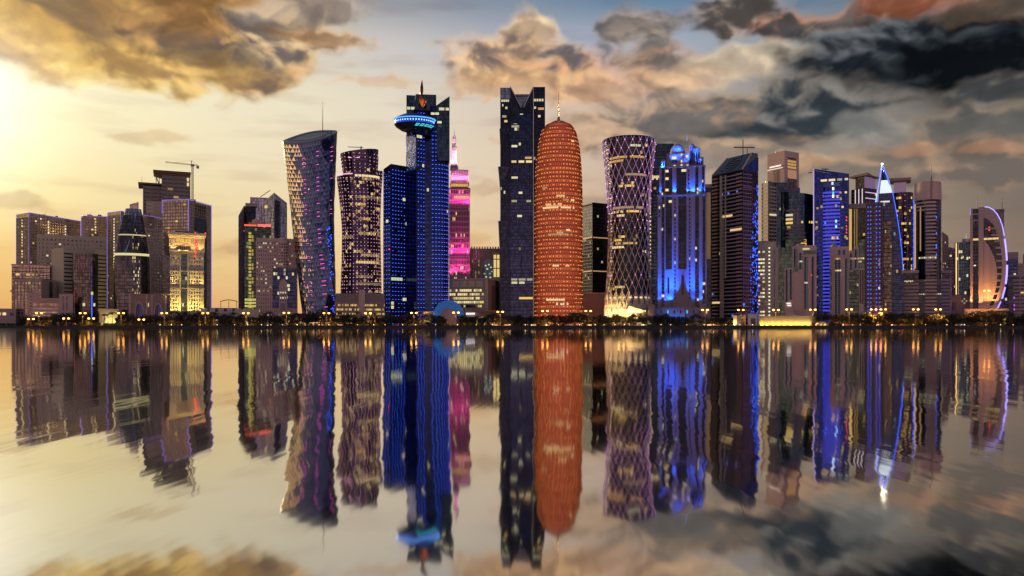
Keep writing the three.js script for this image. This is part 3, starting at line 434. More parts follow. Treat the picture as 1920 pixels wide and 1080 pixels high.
{ // tower under construction
  const d = 1075, t = new Thing('unfinished_tower', 'unfinished concrete tower with two overhanging roof slabs and open floors', 'tower', 312, d), lo = foot1(268, 342, d, 34), hi = foot1(303, 357, d - 2, 30), s = plane(lo[0], lo[1]), h = plane(hi[0], hi[1]);
  t.part('lower_frame', M.greyStone).prism(lo, GY, t.y(350)); t.part('upper_frame', M.greyStone).prism(hi, GY, t.y(330));
  grid(t, s, t.y(470), t.y(350), { fh: 5.2, nb: 5, span: 0.28, pier: 0.12, sd: 0.7, pd: 0.9, spanMat: M.dusk, pierMat: M.greyStone, lit: 0.02, litMat: WARM });
  grid(t, h, t.y(470), t.y(331), { fh: 5.2, nb: 5, span: 0.3, pier: 0.14, sd: 0.7, pd: 0.9, spanMat: M.dusk, pierMat: M.greyStone, lit: 0.02, litMat: WARM });
  t.part('lower_roof', M.dusk).prism(foot1(259, 318, d - 8, 44), t.y(348), t.y(345)); t.part('upper_roof', M.dusk).loft([foot1(300, 357, d - 4, 34).map(([x, z]) => [x, t.y(330), z]), foot1(287, 358, d - 8, 44).map(([x, z]) => [x, t.y(325), z]), foot1(287, 358, d - 8, 44).map(([x, z]) => [x, t.y(322.6), z])], { bottom: true });
  t.part('brace', M.greyStone).bar([PX(289, d - 6), t.y(326), -d + 6], [PX(298, d - 4), t.y(345), -d + 4], 0.8); for (const x of [294, 300]) t.part('column', M.greyStone).bar([PX(x, d), t.y(346), -d + 2], [PX(x, d), t.y(328), -d + 2], 0.5);
  for (const p of [333, 342]) t.pane(h, at(h, 0.88), at(h, 0.95), t.y(p + 6), t.y(p), WARM[2], 'lit_window', 1); mast(t, 266, 345, 330, d - 4, 0.25); t.done();
}
{
  const d = 1062, t = new Thing('stair_block', 'plain white banded block below the unfinished tower', 'building', 290, d), f = foot1(274, 306, d, 10), s = plane(f[0], f[1]); t.part('wall', M.tan).prism(f, GY, t.y(377)); grid(t, { ...s, L: at(s, 0.45) }, t.y(440), t.y(378), { fh: 5, nb: 1, span: 0.6, pier: 0, spanMat: M.cream, lit: 0 }); t.done();
}
{ // tower crane
  const d = 1078, t = new Thing('tower_crane', 'tower crane with a long lattice jib above the unfinished tower', 'crane', 361, d), z = -d, P = (x, y) => [PX(x, d), t.y(y), z], m = t.part('lattice_mast', M.metalDark);
  for (const o of [-1, 1]) for (const q of [-1, 1]) m.bar([P(361, 0)[0] + o, GY, z + q], [P(361, 0)[0] + o, t.y(308), z + q], 0.22, 4);
  for (let k = 0; k < 44; k++) { const y = mix(t.y(400), t.y(308), k / 44), y2 = mix(t.y(400), t.y(308), (k + 1) / 44), x = P(361, 0)[0], s = k % 2 ? 1 : -1; m.bar([x - s, y, z + 1], [x + s, y2, z + 1], 0.14, 3); m.bar([x - s, y, z - 1], [x + s, y2, z - 1], 0.14, 3); }
  const j = t.part('jib', M.metalDark), a = P(310, 305), b = P(372, 311), ch = (f, o) => [mix(a[0], b[0], f), mix(a[1], b[1], f) + o, z];
  for (const o of [0, 1.6]) j.bar(ch(0, o), ch(1, o * 0.6), 0.24, 4); for (let k = 0; k < 24; k++) j.bar(ch(k / 24, k % 2 ? 1.6 : 0), ch((k + 1) / 24, k % 2 ? 0 : 1.6), 0.13, 3);
  t.part('apex', M.metalDark).bar(ch(0.8, 0), [P(359, 0)[0], t.y(301), z], 0.5, 4); t.part('tie', M.metalDark).bar(ch(0.3, 1.5), [P(359, 0)[0], t.y(301), z], 0.12, 3); t.part('tie', M.metalDark).bar(ch(0.98, 1), [P(359, 0)[0], t.y(301), z], 0.12, 3);
  t.part('counterweight', M.concrete).box(b[0] - 2.4, b[0] + 0.6, b[1] - 3.6, b[1], z - 1, z + 1); t.part('cab', M.metalGrey).box(P(361, 0)[0] - 1.8, P(361, 0)[0] + 1.8, t.y(312), t.y(308), z - 1.4, z + 1.4); t.done();
}
{ // low white waterfront building
  const d = 852, t = new Thing('white_pavilion', 'long low white waterfront building with tapered columns, tucked between palm trees', 'building', 425, d), f = foot1(376, 470, d, 16), s = plane(f[0], f[1]), q = (x) => (x - 376) / 94 * s.L;
  t.part('wall', M.white).prism(f, GY, t.y(588)); t.part('roof_slab', M.white).prism(foot1(374, 472, d - 3, 20), t.y(588), t.y(584));
  for (const x of [382, 398, 414, 430, 446, 462]) t.part('column', M.white).loft([[s.pt(q(x) - 1, GY, 2), s.pt(q(x) + 1, GY, 2), s.pt(q(x) + 1, GY, 0.1), s.pt(q(x) - 1, GY, 0.1)], [s.pt(q(x) - 3, t.y(578), 2), s.pt(q(x) + 3, t.y(578), 2), s.pt(q(x) + 3, t.y(578), 0.1), s.pt(q(x) - 3, t.y(578), 0.1)]]);
  for (let k = 0; k < 8; k++) t.pane(s, q(379 + k * 11), q(385 + k * 11), t.y(602), t.y(594), pick(WARM), 'lit_window', 0.3);
  t.part('upper_storey', M.dusk).prism(foot1(390, 445, d + 8, 10), t.y(584), t.y(577));
  const cn = t.part('canopy', M.metalDark); for (let k = 0; k < 8; k++) cn.bar([PX(413 + k * 4, d + 6), t.y(565 - Math.sin(k / 8 * 3.14) * 3), -d - 6], [PX(417 + k * 4, d + 6), t.y(565 - Math.sin((k + 1) / 8 * 3.14) * 3), -d - 6], 0.4, 4); for (const x of [414, 429, 444]) t.part('canopy_post', M.metalDark).bar([PX(x, d + 6), t.y(577), -d - 6], [PX(x, d + 6), t.y(564), -d - 6], 0.3, 4); t.done();
}
{ // angled grey towers
  const d = 985, t = new Thing('angular_tower', 'grey angular tower with sloped shoulders and a leaning roof boom', 'tower', 492, d), A = foot2(447, 457, 490, d, 62);
  const flat = (f) => f, y = (p) => t.y(p);
  t.part('west_wing', M.grey).prism(A, GY, [y(403), y(386), y(386), y(403)]); const sA = plane(A[1], A[2]); t.part('window_slot', M.black).panel(sA, 0.3, at(sA, 0.16), GY, y(390), 0.02, 0.5);
  const B = foot1(469, 512, d + 14, 26); t.part('core', M.mirror).prism(B, GY, y(367)); const C = foot2(490, 514, 538, d - 12, 45);
  t.part('east_wing', M.mirror).prism(C, GY, [y(383), y(364), y(379), y(379)]); const sC = plane(C[0], C[1]), sD = plane(C[1], C[2]);
  t.part('window_slot', M.black).panel(sD, at(sD, 0.08), at(sD, 0.42), GY, y(378), 0.02, 0.6);
  for (const s of [sC, sD]) grid(t, s, GY, y(386), { fh: 4.2, nb: 4, span: 0.06, pier: 0.04, sd: 0.2, pd: 0.25, spanMat: M.metalDark, pierMat: M.metalDark, lit: 0.03, litMat: WARM });
  grid(t, sA, GY, y(390), { fh: 4.2, nb: 5, span: 0.06, pier: 0.04, sd: 0.2, pd: 0.25, spanMat: M.metalDark, pierMat: M.metalDark, lit: 0.03, litMat: WARM });
  t.part('boom', M.metalDark).bar([PX(486, d + 10), y(366), -d - 14], [PX(505, d + 10), y(353), -d - 14], 0.45, 5); t.part('beacon_light', LED.red).panel(sA, 0, 1, y(434), y(432), 0.3, 0.8);
  t.part('roof_plant', M.concrete).prism(foot1(460, 482, d + 4, 8), y(386), y(380)); t.done();
}
{ // green glass tower with red sign band
  const d = 905, t = new Thing('green_glass_tower', 'green glass tower with a domed roof, a red light band and a yellow lit core', 'tower', 483, d), f = foot1(458, 509, d, 24), s = plane(f[0], f[1]), q = (x) => (x - 458) / 51 * s.L, y1 = t.y(421);
  t.part('wall', M.green).prism(f, GY, y1); grid(t, s, GY, y1, { fh: 4, nb: 13, span: 0.14, pier: 0.1, sd: 0.2, pd: 0.25, spanMat: M.metalDark, pierMat: M.metalDark, lit: 0.04, litMat: [E(0.7, 0.8, 0.2, 0.3), E(0.4, 0.7, 0.3, 0.25)] });
  for (let y = GY + 16, k = 0; y < y1 - 8; y += 4, k++) { t.pane(s, q(466), q(471), y, y + 2.6, k % 5 === 4 ? E(0.5, 0.6, 0.1, 0.4) : E(1, 0.75, 0.16, 0.5), 'lit_window', 0.4); if (k % 4 < 2) t.pane(s, q(472), q(475), y, y + 3.2, E(1, 0.66, 0.1, 0.4), 'lit_window', 0.4); }
  for (let k = 0; k < 3; k++) for (let j = 0; j < 7; j++) t.pane(s, q(459 + j * 3), q(461.4 + j * 3), t.y(576 - k * 6), t.y(572 - k * 6), E(0.9, 0.85, 0.2, 0.7), 'lit_window', 0.4);
  strip(t, s, 0, q(481), t.y(424.5), t.y(421.5), E(1, 0.12, 0.05, 1.2), 0.8, 'sign_light'); strip(t, s, q(483), q(508), t.y(424.5), t.y(420.5), E(1, 0.1, 0.08, 2), 0.8, 'sign_light');
  const dome = round(480, d + 8, [[y1, 4.4], [t.y(414), 4.3], [t.y(410.5), 3], [t.y(408), 0.4]]); t.part('dome', M.pink).loft([y1, t.y(414), t.y(410.5), t.y(408)].map((y) => dome.ring(y, 18)), { round: true }); t.part('attic', M.pink).prism(foot1(466, 492, d + 5, 10), y1, t.y(416)); t.done();
}
{ // pink stone hotel
  const d = 865, t = new Thing('pink_stone_hotel', 'pink stone hotel with rows of small windows, a rounded central bay and a glass gable', 'building', 519, d), f = foot1(480, 558, d, 26), s = plane(f[0], f[1]), q = (x) => (x - 480) / 78 * s.L, y1 = t.y(448);
  t.part('wall', M.smoke).prism(f, GY, y1 - 0.5); t.part('crown_wall', M.pink).panel(s, 0, s.L, y1 - 4, y1 + 0.6, 0.01, 0.8);
  grid(t, s, GY, y1 - 4, { fh: 4.3, nb: 19, span: 0.5, pier: 0.42, sd: 0.7, pd: 0.73, spanMat: M.pink, pierMat: M.pink, pierName: 'pier', lit: 0.22, litMat: [...COOL, WARM[3], WARM[1]] });
  t.part('glass_front', M.navy).panel(s, q(511), q(556), t.y(578), t.y(503), 0.75, 1); grid(t, { ...s, L: q(555) - q(512), pt: (u, y, o) => s.pt(q(512) + u, y, o + 1) }, t.y(576), t.y(503), { fh: 4.3, nb: 11, span: 0.16, pier: 0.1, sd: 0.2, pd: 0.25, spanMat: M.metalDark, pierMat: M.metalDark, lit: 0.14, litMat: [...COOL, E(0.3, 0.4, 1, 0.5)] });
  const gab = t.part('gable', M.pink); gab.loft([[s.pt(q(523), GY, 2.4), s.pt(q(538), GY, 2.4), s.pt(q(538), GY, 1), s.pt(q(523), GY, 1)], [s.pt(q(523), t.y(531), 2.4), s.pt(q(538), t.y(531), 2.4), s.pt(q(538), t.y(531), 1), s.pt(q(523), t.y(531), 1)], [s.pt(q(528), t.y(523), 2.4), s.pt(q(533), t.y(523), 2.4), s.pt(q(533), t.y(523), 1), s.pt(q(528), t.y(523), 1)]]);
  for (const x of [526, 529.5, 533]) t.part('window_slot', M.navy).panel(s, q(x), q(x + 1.8), t.y(584), t.y(568), 2.41, 2.5); for (let k = 0; k < 4; k++) for (const x of [525, 529.5, 534]) t.pane({ pt: (u, y, o) => s.pt(u, y, o + 2.4) }, q(x), q(x + 2), t.y(550 + k * 5), t.y(547 + k * 5), k % 2 ? M.smoke : pick(COOL), 'window', 0.1);
  const b = round(531, d - 1, [[t.y(502), 5], [t.y(450), 5]], { deep: 0.8 }); t.part('round_bay', M.pink).loft([b.ring(t.y(502), 20), b.ring(t.y(450), 20)], { round: true, bottom: true }); for (let k = 0; k < 8; k++) for (let j = 1; j < 5; j++) t.pane(b, at(b, j / 6 + 0.04), at(b, j / 6 + 0.14), t.y(460 + k * 5.4), t.y(457 + k * 5.4), rnd() < 0.12 ? pick(WARM) : M.smoke, 'window', 0.1);
  const dome = round(531, d + 2, [[t.y(450), 5.2], [t.y(446.5), 4.4], [t.y(444.5), 2.4], [t.y(443.6), 0.3]]); t.part('dome', M.pink).loft([450, 446.5, 444.5, 443.6].map((p) => dome.ring(t.y(p), 18)), { round: true }); roofKit(t, f, y1, 2); t.done();
}
{
  const d = 838, t = new Thing('panelled_kiosk', 'small white panelled building lit from below in front of the green glass tower', 'building', 463, d), f = foot1(440, 486, d, 8), s = plane(f[0], f[1]); t.part('wall', M.cream).prism(f, GY, t.y(581)); for (let k = 0; k < 9; k++) t.many('panel_joint', M.dusk).panel(s, at(s, (k + 1) / 10) - 0.06, at(s, (k + 1) / 10) + 0.06, GY, t.y(582), 0.01, 0.05); t.part('coping', M.tan).prism(foot1(439.5, 486.5, d - 0.4, 9), t.y(581), t.y(580)); t.flood(s.pt(at(s, 0.5), GY + 0.6, 6), s.pt(at(s, 0.5), GY + 8, 0), new THREE.Color().setRGB(1, 0.7, 0.4), 120, 0.9); t.done();
}
{ // twisted tower with a sloped oval roof
  const d = 848, x0 = 583, t = new Thing('twisted_tower', 'twisted tower of triangular glass facets with a slanted oval roof and pink light dashes', 'tower', 590, d), K = d / F;
  const rows = [[604, 570, 629], [590, 568, 628.5], [555, 564, 628], [520, 560.5, 627.5], [485, 556.5, 626.5], [450, 552.5, 625.5], [415, 549, 625], [380, 545.5, 626], [345, 541.5, 627.5], [310, 537.5, 629], [285, 534.5, 630], [262, 532, 631]];
  const edge = (yp) => { let i = 0; while (i < rows.length - 2 && yp < rows[i + 1][0]) i++; const k = clamp((rows[i][0] - yp) / (rows[i][0] - rows[i + 1][0])); return [mix(rows[i][1], rows[i + 1][1], k), mix(rows[i][2], rows[i + 1][2], k)]; };
  const { u, r } = frame(590), NS = 46, FL = 42, sup = (a) => { const c = Math.cos(a), s = Math.sin(a), p = 0.72; return [Math.sign(c) * Math.pow(Math.abs(c), p), Math.sign(s) * Math.pow(Math.abs(s), p)]; };
  const topY = (sx, sz) => 258 - 9.5 * sx + 12 * sz * 0.75 ;               // the roof is cut on the slant, rising to the far right
  const pt = (i, f) => {                                                     // a rounded square that turns as it rises
    const yBase = mix(604, 262, f), [l, rt] = edge(yBase), cx = (l + rt) / 2, hw = (rt - l) / 2 * K * 1.026, a = (i / NS) * Math.PI * 2, tw = -0.25 - 0.5 * f, [sx, sz] = sup(a - tw), ct = Math.cos(tw), st = Math.sin(tw), wx = sx * ct - sz * st, wz = sx * st + sz * ct, mx = 1 + 0.1 * Math.sin(2 * tw) ** 2;
    const px = wx / mx * hw, pz = wz / mx * hw * 0.8, nx = clamp(wx / mx, -1, 1), nz = clamp(wz / mx, -1, 1); 
    const c = [PX(cx, d + 22), -d - 22], z = c[1] + u[1] * px - r[1] * pz; return [c[0] + u[0] * px - r[0] * pz, PY(mix(604, topY(nx, nz), f), -z), z];
  };
  const A = t.part('facet_wall', M.facet = new THREE.MeshPhysicalMaterial({ color: rgb(0.1, 0.14, 0.26), metalness: 0.9, roughness: 0.12 }), null, 'stuff');
  const P = []; for (let k = 0; k <= FL; k++) { P.push([]); for (let i = 0; i < NS; i++) { const q = pt(i + (k % 2) * 0.5, k / FL); const j = 0.26; P[k].push(k === 0 || k === FL ? q : [q[0] + rr(-j, j), q[1] + rr(-j, j) * 0.4, q[2] + rr(-j, j)]); } }
  const B = t.part('facet_pane', new THREE.MeshPhysicalMaterial({ color: rgb(0.06, 0.08, 0.14), metalness: 0.85, roughness: 0.12 }), null, 'stuff'), Am = t.part('painted_glint_facet', new THREE.MeshPhysicalMaterial({ color: rgb(0.95, 0.8, 0.58), metalness: 0.95, roughness: 0.14 }), null, 'stuff');  // bright golden tint on the western facets stands in for sun glint
  for (let k = 0; k < FL; k++) for (let i = 0; i < NS; i++) {
    const j = (i + NS - 1) % NS, n = (i + 1) % NS, [lo, hi] = [P[k], P[k + 1]], flip = (T, a, b, c) => T.tri(a, b, c, [0, 0], [1, 0], [0.5, 1]);
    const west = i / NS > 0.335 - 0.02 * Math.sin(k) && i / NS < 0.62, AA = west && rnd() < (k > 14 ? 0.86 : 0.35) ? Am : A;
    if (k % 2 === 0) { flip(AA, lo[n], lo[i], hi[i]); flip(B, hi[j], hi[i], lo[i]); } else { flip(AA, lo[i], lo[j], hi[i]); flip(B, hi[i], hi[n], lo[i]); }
  }
  const rim = P[FL], c0 = rim.reduce((s, q) => [s[0] + q[0] / NS, s[1] + q[1] / NS, s[2] + q[2] / NS], [0, 0, 0]), ins = (f, dy) => rim.map((q) => [mix(c0[0], q[0], f), mix(c0[1], q[1], f) + dy, mix(c0[2], q[2], f)]);
  const rev = (l) => [...l].reverse();
  t.part('roof_rim', M.rim = metal(0.22, 0.24, 0.32, 0.35, 0.6)).loft([rev(ins(1.006, -0.6)), rev(ins(1.006, 1.4)), rev(ins(0.84, 1.5))], { top: false }); t.part('roof_slope', M.rim2 = metal(0.12, 0.13, 0.18, 0.4, 0.5)).loft([rev(ins(0.84, 1.5)), rev(ins(0.64, 0.6))], { top: false }); t.part('roof_dish', M.rim).loft([rev(ins(0.64, 0.6)), rev(ins(0.62, 1.2)), rev(ins(0.1, 0.9))]);
  // light dashes along the floors
  const dash = (i, f, w) => { const a = pt(i, f), b = pt(i + w, f); const m = unit([a[0] - c0[0], 0, a[2] - c0[2]]), o = 0.7; t.part('led_strip', LED.pink).bar([a[0] + m[0] * o, a[1], a[2] + m[2] * o], [b[0] + m[0] * o, b[1], b[2] + m[2] * o], 0.26, 4); };
  for (let k = 3; k < FL - 2; k++) if ((k % 6) < 4) { const f = (k + 0.5) / FL; for (const i of [13.4, 8.4]) if (rnd() < 0.75) dash(i, f, 0.9); if (k > 20 && rnd() < 0.6) dash(4.6, f, 0.8); if (k < 22 && rnd() < 0.5) dash(17, f, 0.8); }
  const litTri = () => { const k = 4 + Math.floor(rnd() * (FL - 6)), i = 12 + Math.floor(rnd() * 7); const f = k / FL, a = pt(i, f), b = pt(i + 0.6, f), c = pt(i + 0.3, f + 0.5 / FL), m = unit([a[0] - c0[0], 0, a[2] - c0[2]]).map((v) => v * 0.6), q = (p) => p.map((v, j) => v + m[j]), w = t.part('lit_window', pick(WARM)); w.tri(q(a), q(b), q(c), [0, 0], [1, 0], [0, 1]); w.tri(q(b), q(a), q(c), [0, 0], [1, 0], [0, 1]); };
  for (let k = 0; k < 70; k++) litTri();
  for (let k = 0; k < 46; k++) { const f = rr(0.03, 0.52), i = rr(5, 7.4), a = pt(i, f), m = unit([a[0] - c0[0], 0, a[2] - c0[2]]); const q = a.map((v, j) => v + m[j] * 0.7); t.many('led_light', LED.blue).bar(q, [q[0] + 0.9, q[1], q[2]], 0.45, 4); }
  const mz = -d - 22; t.part('mast', M.metalGrey).bar([PX(605, -mz), PY(240, d) - 3, mz], [PX(605, -mz), PY(190, -mz), mz], 0.55, 5, 0.12); t.part('mast_ring', M.metalGrey).bar([PX(605, -mz) - 1.6, PY(236, d), mz], [PX(605, -mz) + 1.6, PY(236, d), mz], 0.4, 5);
  t.part('roof_crane', M.metalDark).bar([PX(619, -mz), PY(246, d), mz], [PX(622, -mz), PY(236, d), mz], 0.5, 4); t.done();
}
{ // flared tower with light points
  const d = 915, t = new Thing('flared_tower', 'flared glass tower in two tiers covered with rose light points and lit floors', 'tower', 675, d), K = d / F;
  const vol = (name, rows, deep, mat, o) => {
    const x = (rows[0][1] + rows[0][2]) / 2, prof = rows.map(([p, l, r]) => [t.y(p), (r - l) / 2 * K]), cs = rows.map(([p, l, r]) => (l + r) / 2), s = round(x, d + (o.back || 0), prof, { deep });
    const base = s.polar, { u } = frame(x), shift = (y) => { let i = 0; while (i < prof.length - 2 && y > prof[i + 1][0]) i++; const k = clamp((y - prof[i][0]) / (prof[i + 1][0] - prof[i][0])); return (mix(cs[i], cs[i + 1], k) - x) * K; };
    const pol = (th, y, oo) => { const q = base(th, y, oo); const m = shift(y); return [q[0] + u[0] * m, q[1], q[2] + u[1] * m]; };
    const S = { L: s.L, pt: (v, y, oo) => pol((-90 + 180 * v / s.L) * RAD, y, oo), ring: (y, k = 36, oo = 0) => Array.from({ length: k }, (_, i) => pol(-Math.PI + i / k * Math.PI * 2, y, oo)) };
    const top = prof[prof.length - 1][0]; const rings = []; for (let k = 0; k <= 16; k++) rings.push(S.ring(mix(GY, top, k / 16)));
    const last = S.ring(top).map((q) => [q[0], q[1] + ((q[0] - PX(x, d)) / (prof[prof.length - 1][1])) * (o.tilt || 0), q[2]]); rings[16] = last;
    t.part(name, mat).loft(rings, { round: true });
    grid(t, S, o.y0 || GY, top - 2 - Math.abs(o.tilt || 0), { fh: 4.1, nb: o.nb, span: 0.2, pier: 0.12, sd: 0.25, pd: 0.35, seg: 16, vseg: 14, spanMat: M.metalDark, pierMat: o.pm || M.dusk, lit: o.lit, run: o.run, runLen: 0.8, litMat: [WARM[0], WARM[1], WARM[3], WARM[4], WARM[5], WARM[3]] });
    const n = Math.round((top - GY) / 4.1); dots(t, S, GY, top - 2, n, o.nd, 0.75, 0.75, LED.rose, 0.12, 0.8); return S;
  };
  const S = vol('lower_volume', [[604, 638, 715], [540, 640, 713.5], [480, 642, 711.5], [430, 642.5, 711], [400, 640, 712], [365, 636.5, 714], [331, 632, 712]], 0.6, M.violet, { nb: 24, nd: 17, lit: 0.15, run: 0.42, tilt: 1.5 });
  const U = vol('upper_volume', [[604, 646, 706], [360, 645, 706], [330, 644.5, 706.5], [310, 641.5, 708], [284, 638, 709.5]], 0.62, M.violet, { nb: 16, nd: 11, lit: 0.1, run: 0.15, tilt: 3.4, y0: t.y(330), back: 3 });
  const V = vol('side_volume', [[604, 690, 716], [420, 694, 712.5], [360, 699, 714.5], [319, 702, 717.5]], 0.9, M.violet, { nb: 7, nd: 6, lit: 0.1, back: 6 });
  strip(t, U, at(U, 0.3), at(U, 0.5), t.y(299.5), t.y(298), LED.rose, 1); strip(t, S, at(S, 0.12), at(S, 0.42), t.y(331), t.y(329.4), LED.rose, 1); for (let k = 0; k < 9; k++) t.pane(S, at(S, 0.45 + k * 0.05), at(S, 0.49 + k * 0.05), t.y(335.5), t.y(331.4), WARM[2], 'lit_window', 0.8);
  const z = -d - 4; t.part('roof_boom', M.metalDark).bar([PX(651, d), t.y(274), z], [PX(680, d), t.y(275), z], 0.4, 4); t.part('boom_post', M.metalDark).bar([PX(675, d), t.y(283), z], [PX(676, d), t.y(273), z], 0.7, 4); t.done();
}
{ // podium of the flared tower
  const d = 846, t = new Thing('lit_podium', 'low podium with a ribbed roof, rows of yellow windows and a tall plain fin', 'building', 675, d), f = foot1(628, 722, d, 26), s = plane(f[0], f[1]), q = (x) => (x - 628) / 94 * s.L;
  t.part('wall', M.brown).prism(f, GY, t.y(566)); t.part('ribbed_roof', M.brown).loft([f.map(([x, z]) => [x, t.y(566), z]), foot1(630, 720, d + 5, 16).map(([x, z]) => [x, t.y(550), z])]);
  for (let k = 0; k < 34; k++) { const x = 629 + k * 2.7; t.many('roof_rib', M.dusk).bar([s.pt(q(x), 0, 0.2)[0], t.y(566), s.pt(q(x), 0, 0.2)[2]], [s.pt(q(x * 0.96 + 27), 0, -5)[0], t.y(550), s.pt(q(x * 0.96 + 27), 0, -5)[2]], 0.22, 3); }
  t.part('plain_fin', M.pink).panel(s, q(672), q(684), GY, t.y(543), -6, 1.6);
  grid(t, s, GY, t.y(570), { nf: 5, nb: 36, span: 0.45, pier: 0.25, sd: 0.3, pd: 0.33, spanMat: M.brown, pierMat: M.brown, lit: 0.62, litMat: [WARM[0], WARM[1], GOLD[0], WARM[3]] }); t.done();
}
{ // tall blue light tower with a saucer
  const d = 858, t = new Thing('saucer_tower', 'tall dark tower dotted with blue lights, carrying a glowing saucer below its crown', 'tower', 790, d), y = (p) => t.y(p);
  const W = foot2(719, 733, 776, d + 6, 52), wA = plane(W[0], W[1]), wB = plane(W[1], W[2]); t.part('low_wing', glass(0.05, 0.07, 0.17)).prism(W, GY, [y(312), y(305), y(304), y(308)]);
  const f = foot2(762, 781, 822, d, 55), mA = plane(f[0], f[1]), mB = plane(f[1], f[2]); t.part('shaft', M.deep = glass(0.03, 0.06, 0.22)).prism(f, GY, y(196));
  const s = round(812, d + 20, [[GY, 17.2], [y(300), 17.6], [y(200), 17.4]], { deep: 0.85, a0: -30, a1: 90 }); t.part('round_corner', M.deep).loft([s.ring(GY, 36), s.ring(y(300), 36), s.ring(y(196), 36)], { round: true });
  t.part('pale_panel', M.grey).panel(mA, 0.2, mA.L - 0.2, y(318), y(248), 0.05, 0.6); t.part('pale_panel', M.grey).panel(wA, 0.2, wA.L - 0.2, GY, y(420), 0.05, 0.5);
  const FH = 7.7 * d / F, wall = (S, y0, y1, nb, dw) => { const n = Math.round((y1 - y0) / FH); grid(t, S, y0, y1, { nf: n, nb, span: 0.16, pier: 0.05, sd: 0.2, pd: 0.22, seg: S.R0 ? 14 : 1, spanMat: M.metalDark, pierMat: M.metalDark, lit: 0.006, run: 0.1, runLen: 0.5, litMat: [E(0.85, 0.9, 0.4, 0.7), E(1, 0.85, 0.45, 0.8)] }); dots(t, S, y0, y1, n, nb, dw, 0.8, LED.blue, 0.03, 0.9); };
  wall(wA, GY, y(316), 3, 0.9); wall(wB, GY, y(312), 8, 0.95); wall(mA, y(318), y(250), 3, 0.9); wall(mB, GY, y(206), 8, 0.95); 
  const n = Math.round((y(240) - GY) / FH); for (let k = 0; k < n; k++) { const yy = GY + (k + 0.5) * FH; for (let j = 0; j < 8; j++) t.many('led_light', LED.blue).panel(s, at(s, 0.22 + j * 0.095), at(s, 0.26 + j * 0.095), yy - 0.28, yy + 0.28, 0.5, 0.8); }
  grid(t, s, GY, y(206), { fh: FH, nb: 16, span: 0.14, pier: 0.05, sd: 0.2, seg: 14, spanMat: M.metalDark, lit: 0.012, litMat: [E(0.95, 0.9, 0.45, 0.7)] });
  const c1 = foot1(762, 779, d + 1, 16), c2 = foot1(779.2, 818, d + 6, 16), c3 = foot1(818.2, 843, d + 4, 18); t.part('crown_pier', M.teal).prism(c1, y(250), y(178)); t.part('crown_back', M.teal).prism(c2, y(250), y(174)); t.part('crown_pier', M.teal).prism(c3, y(300), [y(196), y(178), y(178), y(196)]);
  for (const [c, nb] of [[c1, 5], [c2, 9], [c3, 7]]) { const p = plane(c[0], c[1]); grid(t, p, y(247), y(198), { fh: FH, nb, span: 0.12, pier: 0.06, sd: 0.15, pd: 0.2, spanMat: M.metalDark, pierMat: M.metalDark, lit: 0 }); }
  const p1 = plane(c1[0], c1[1]), p3 = plane(c3[0], c3[1]); for (const [p, a, b] of [[p1, 0.06, 0.42], [p1, 0.5, 0.9], [p3, 0.2, 0.6], [p3, 0.7, 0.95]]) t.pane(p, at(p, a), at(p, b), y(205), y(200), COOL[0], 'lit_window', 0.4);
  for (const [xa, xb, p] of [[808, 815, 217], [816, 823, 217], [820, 828, 233]]) { const q = plane(foot1(xa, xb, d - 4, 1)[0], foot1(xa, xb, d - 4, 1)[1]); t.pane(q, 0, q.L, y(p), y(p - 4), COOL[2], 'lit_window', 0.4); }
  // saucer
  const zc = d - 4, disc = round(777.5, zc, [[y(247), 14.5], [y(241), 20], [y(236.5), 22], [y(235), 20.3], [y(228), 21.2], [y(226.5), 23], [y(221), 17], [y(218), 13]], { deep: 0.75 });
  const sc = (name, ps, mat) => t.part(name, mat).loft(ps.map((p) => disc.ring(y(p), 44)), { round: true, bottom: true });
  sc('saucer_base', [247, 241, 236.5], M.metalDark); sc('saucer_band', [236.5, 235, 228], M.blue); sc('saucer_roof', [226.5, 221, 218], metal(0.03, 0.06, 0.3, 0.4, 0.3));
  t.part('saucer_rim_light', E(0.05, 0.3, 1, 2.2)).loft([disc.ring(y(228), 44, 0.3), disc.ring(y(226.7), 44, 0.1)], { round: true }); dots(t, disc, y(234.6), y(229), 1, 22, 1.6, 1.5, LED.pale, 0, 0.5); dots(t, disc, y(236), y(234.2), 1, 34, 0.9, 0.6, LED.blue, 0, 0.5);
  for (let k = 0; k < 5; k++) t.part('under_light', E(0.05, 0.75, 0.9, 0.9)).loft([[disc.pt(at(disc, 0.5 + k * 0.085), y(243), 0.5), disc.pt(at(disc, 0.56 + k * 0.085), y(243), 0.5), disc.pt(at(disc, 0.56 + k * 0.085), y(243), 0.1), disc.pt(at(disc, 0.5 + k * 0.085), y(243), 0.1)], [disc.pt(at(disc, 0.53 + k * 0.085), y(239), 0.5), disc.pt(at(disc, 0.59 + k * 0.085), y(239), 0.5), disc.pt(at(disc, 0.59 + k * 0.085), y(239), 0.1), disc.pt(at(disc, 0.53 + k * 0.085), y(239), 0.1)]], { bottom: true });
  t.part('saucer_neck', M.navy).loft([round(790, zc + 4, [[0, 9], [400, 9]]).ring(y(256), 24), round(790, zc + 4, [[0, 13], [400, 13]]).ring(y(247), 24)], { round: true });
  // emblem and flame-shaped finial
  const ez = -(d - 6), em = (a) => a.map(([x, p, o = 0]) => [PX(x, d - 6), y(p), ez + o]); const D = t.part('diamond_emblem', M.copper = metal(0.75, 0.3, 0.12, 0.3, 0.6)), [l, tp, r, bt, ft, bk] = em([[785, 190], [788, 179], [800.5, 190], [793, 208], [793, 190, 4], [793, 190, -3]]);
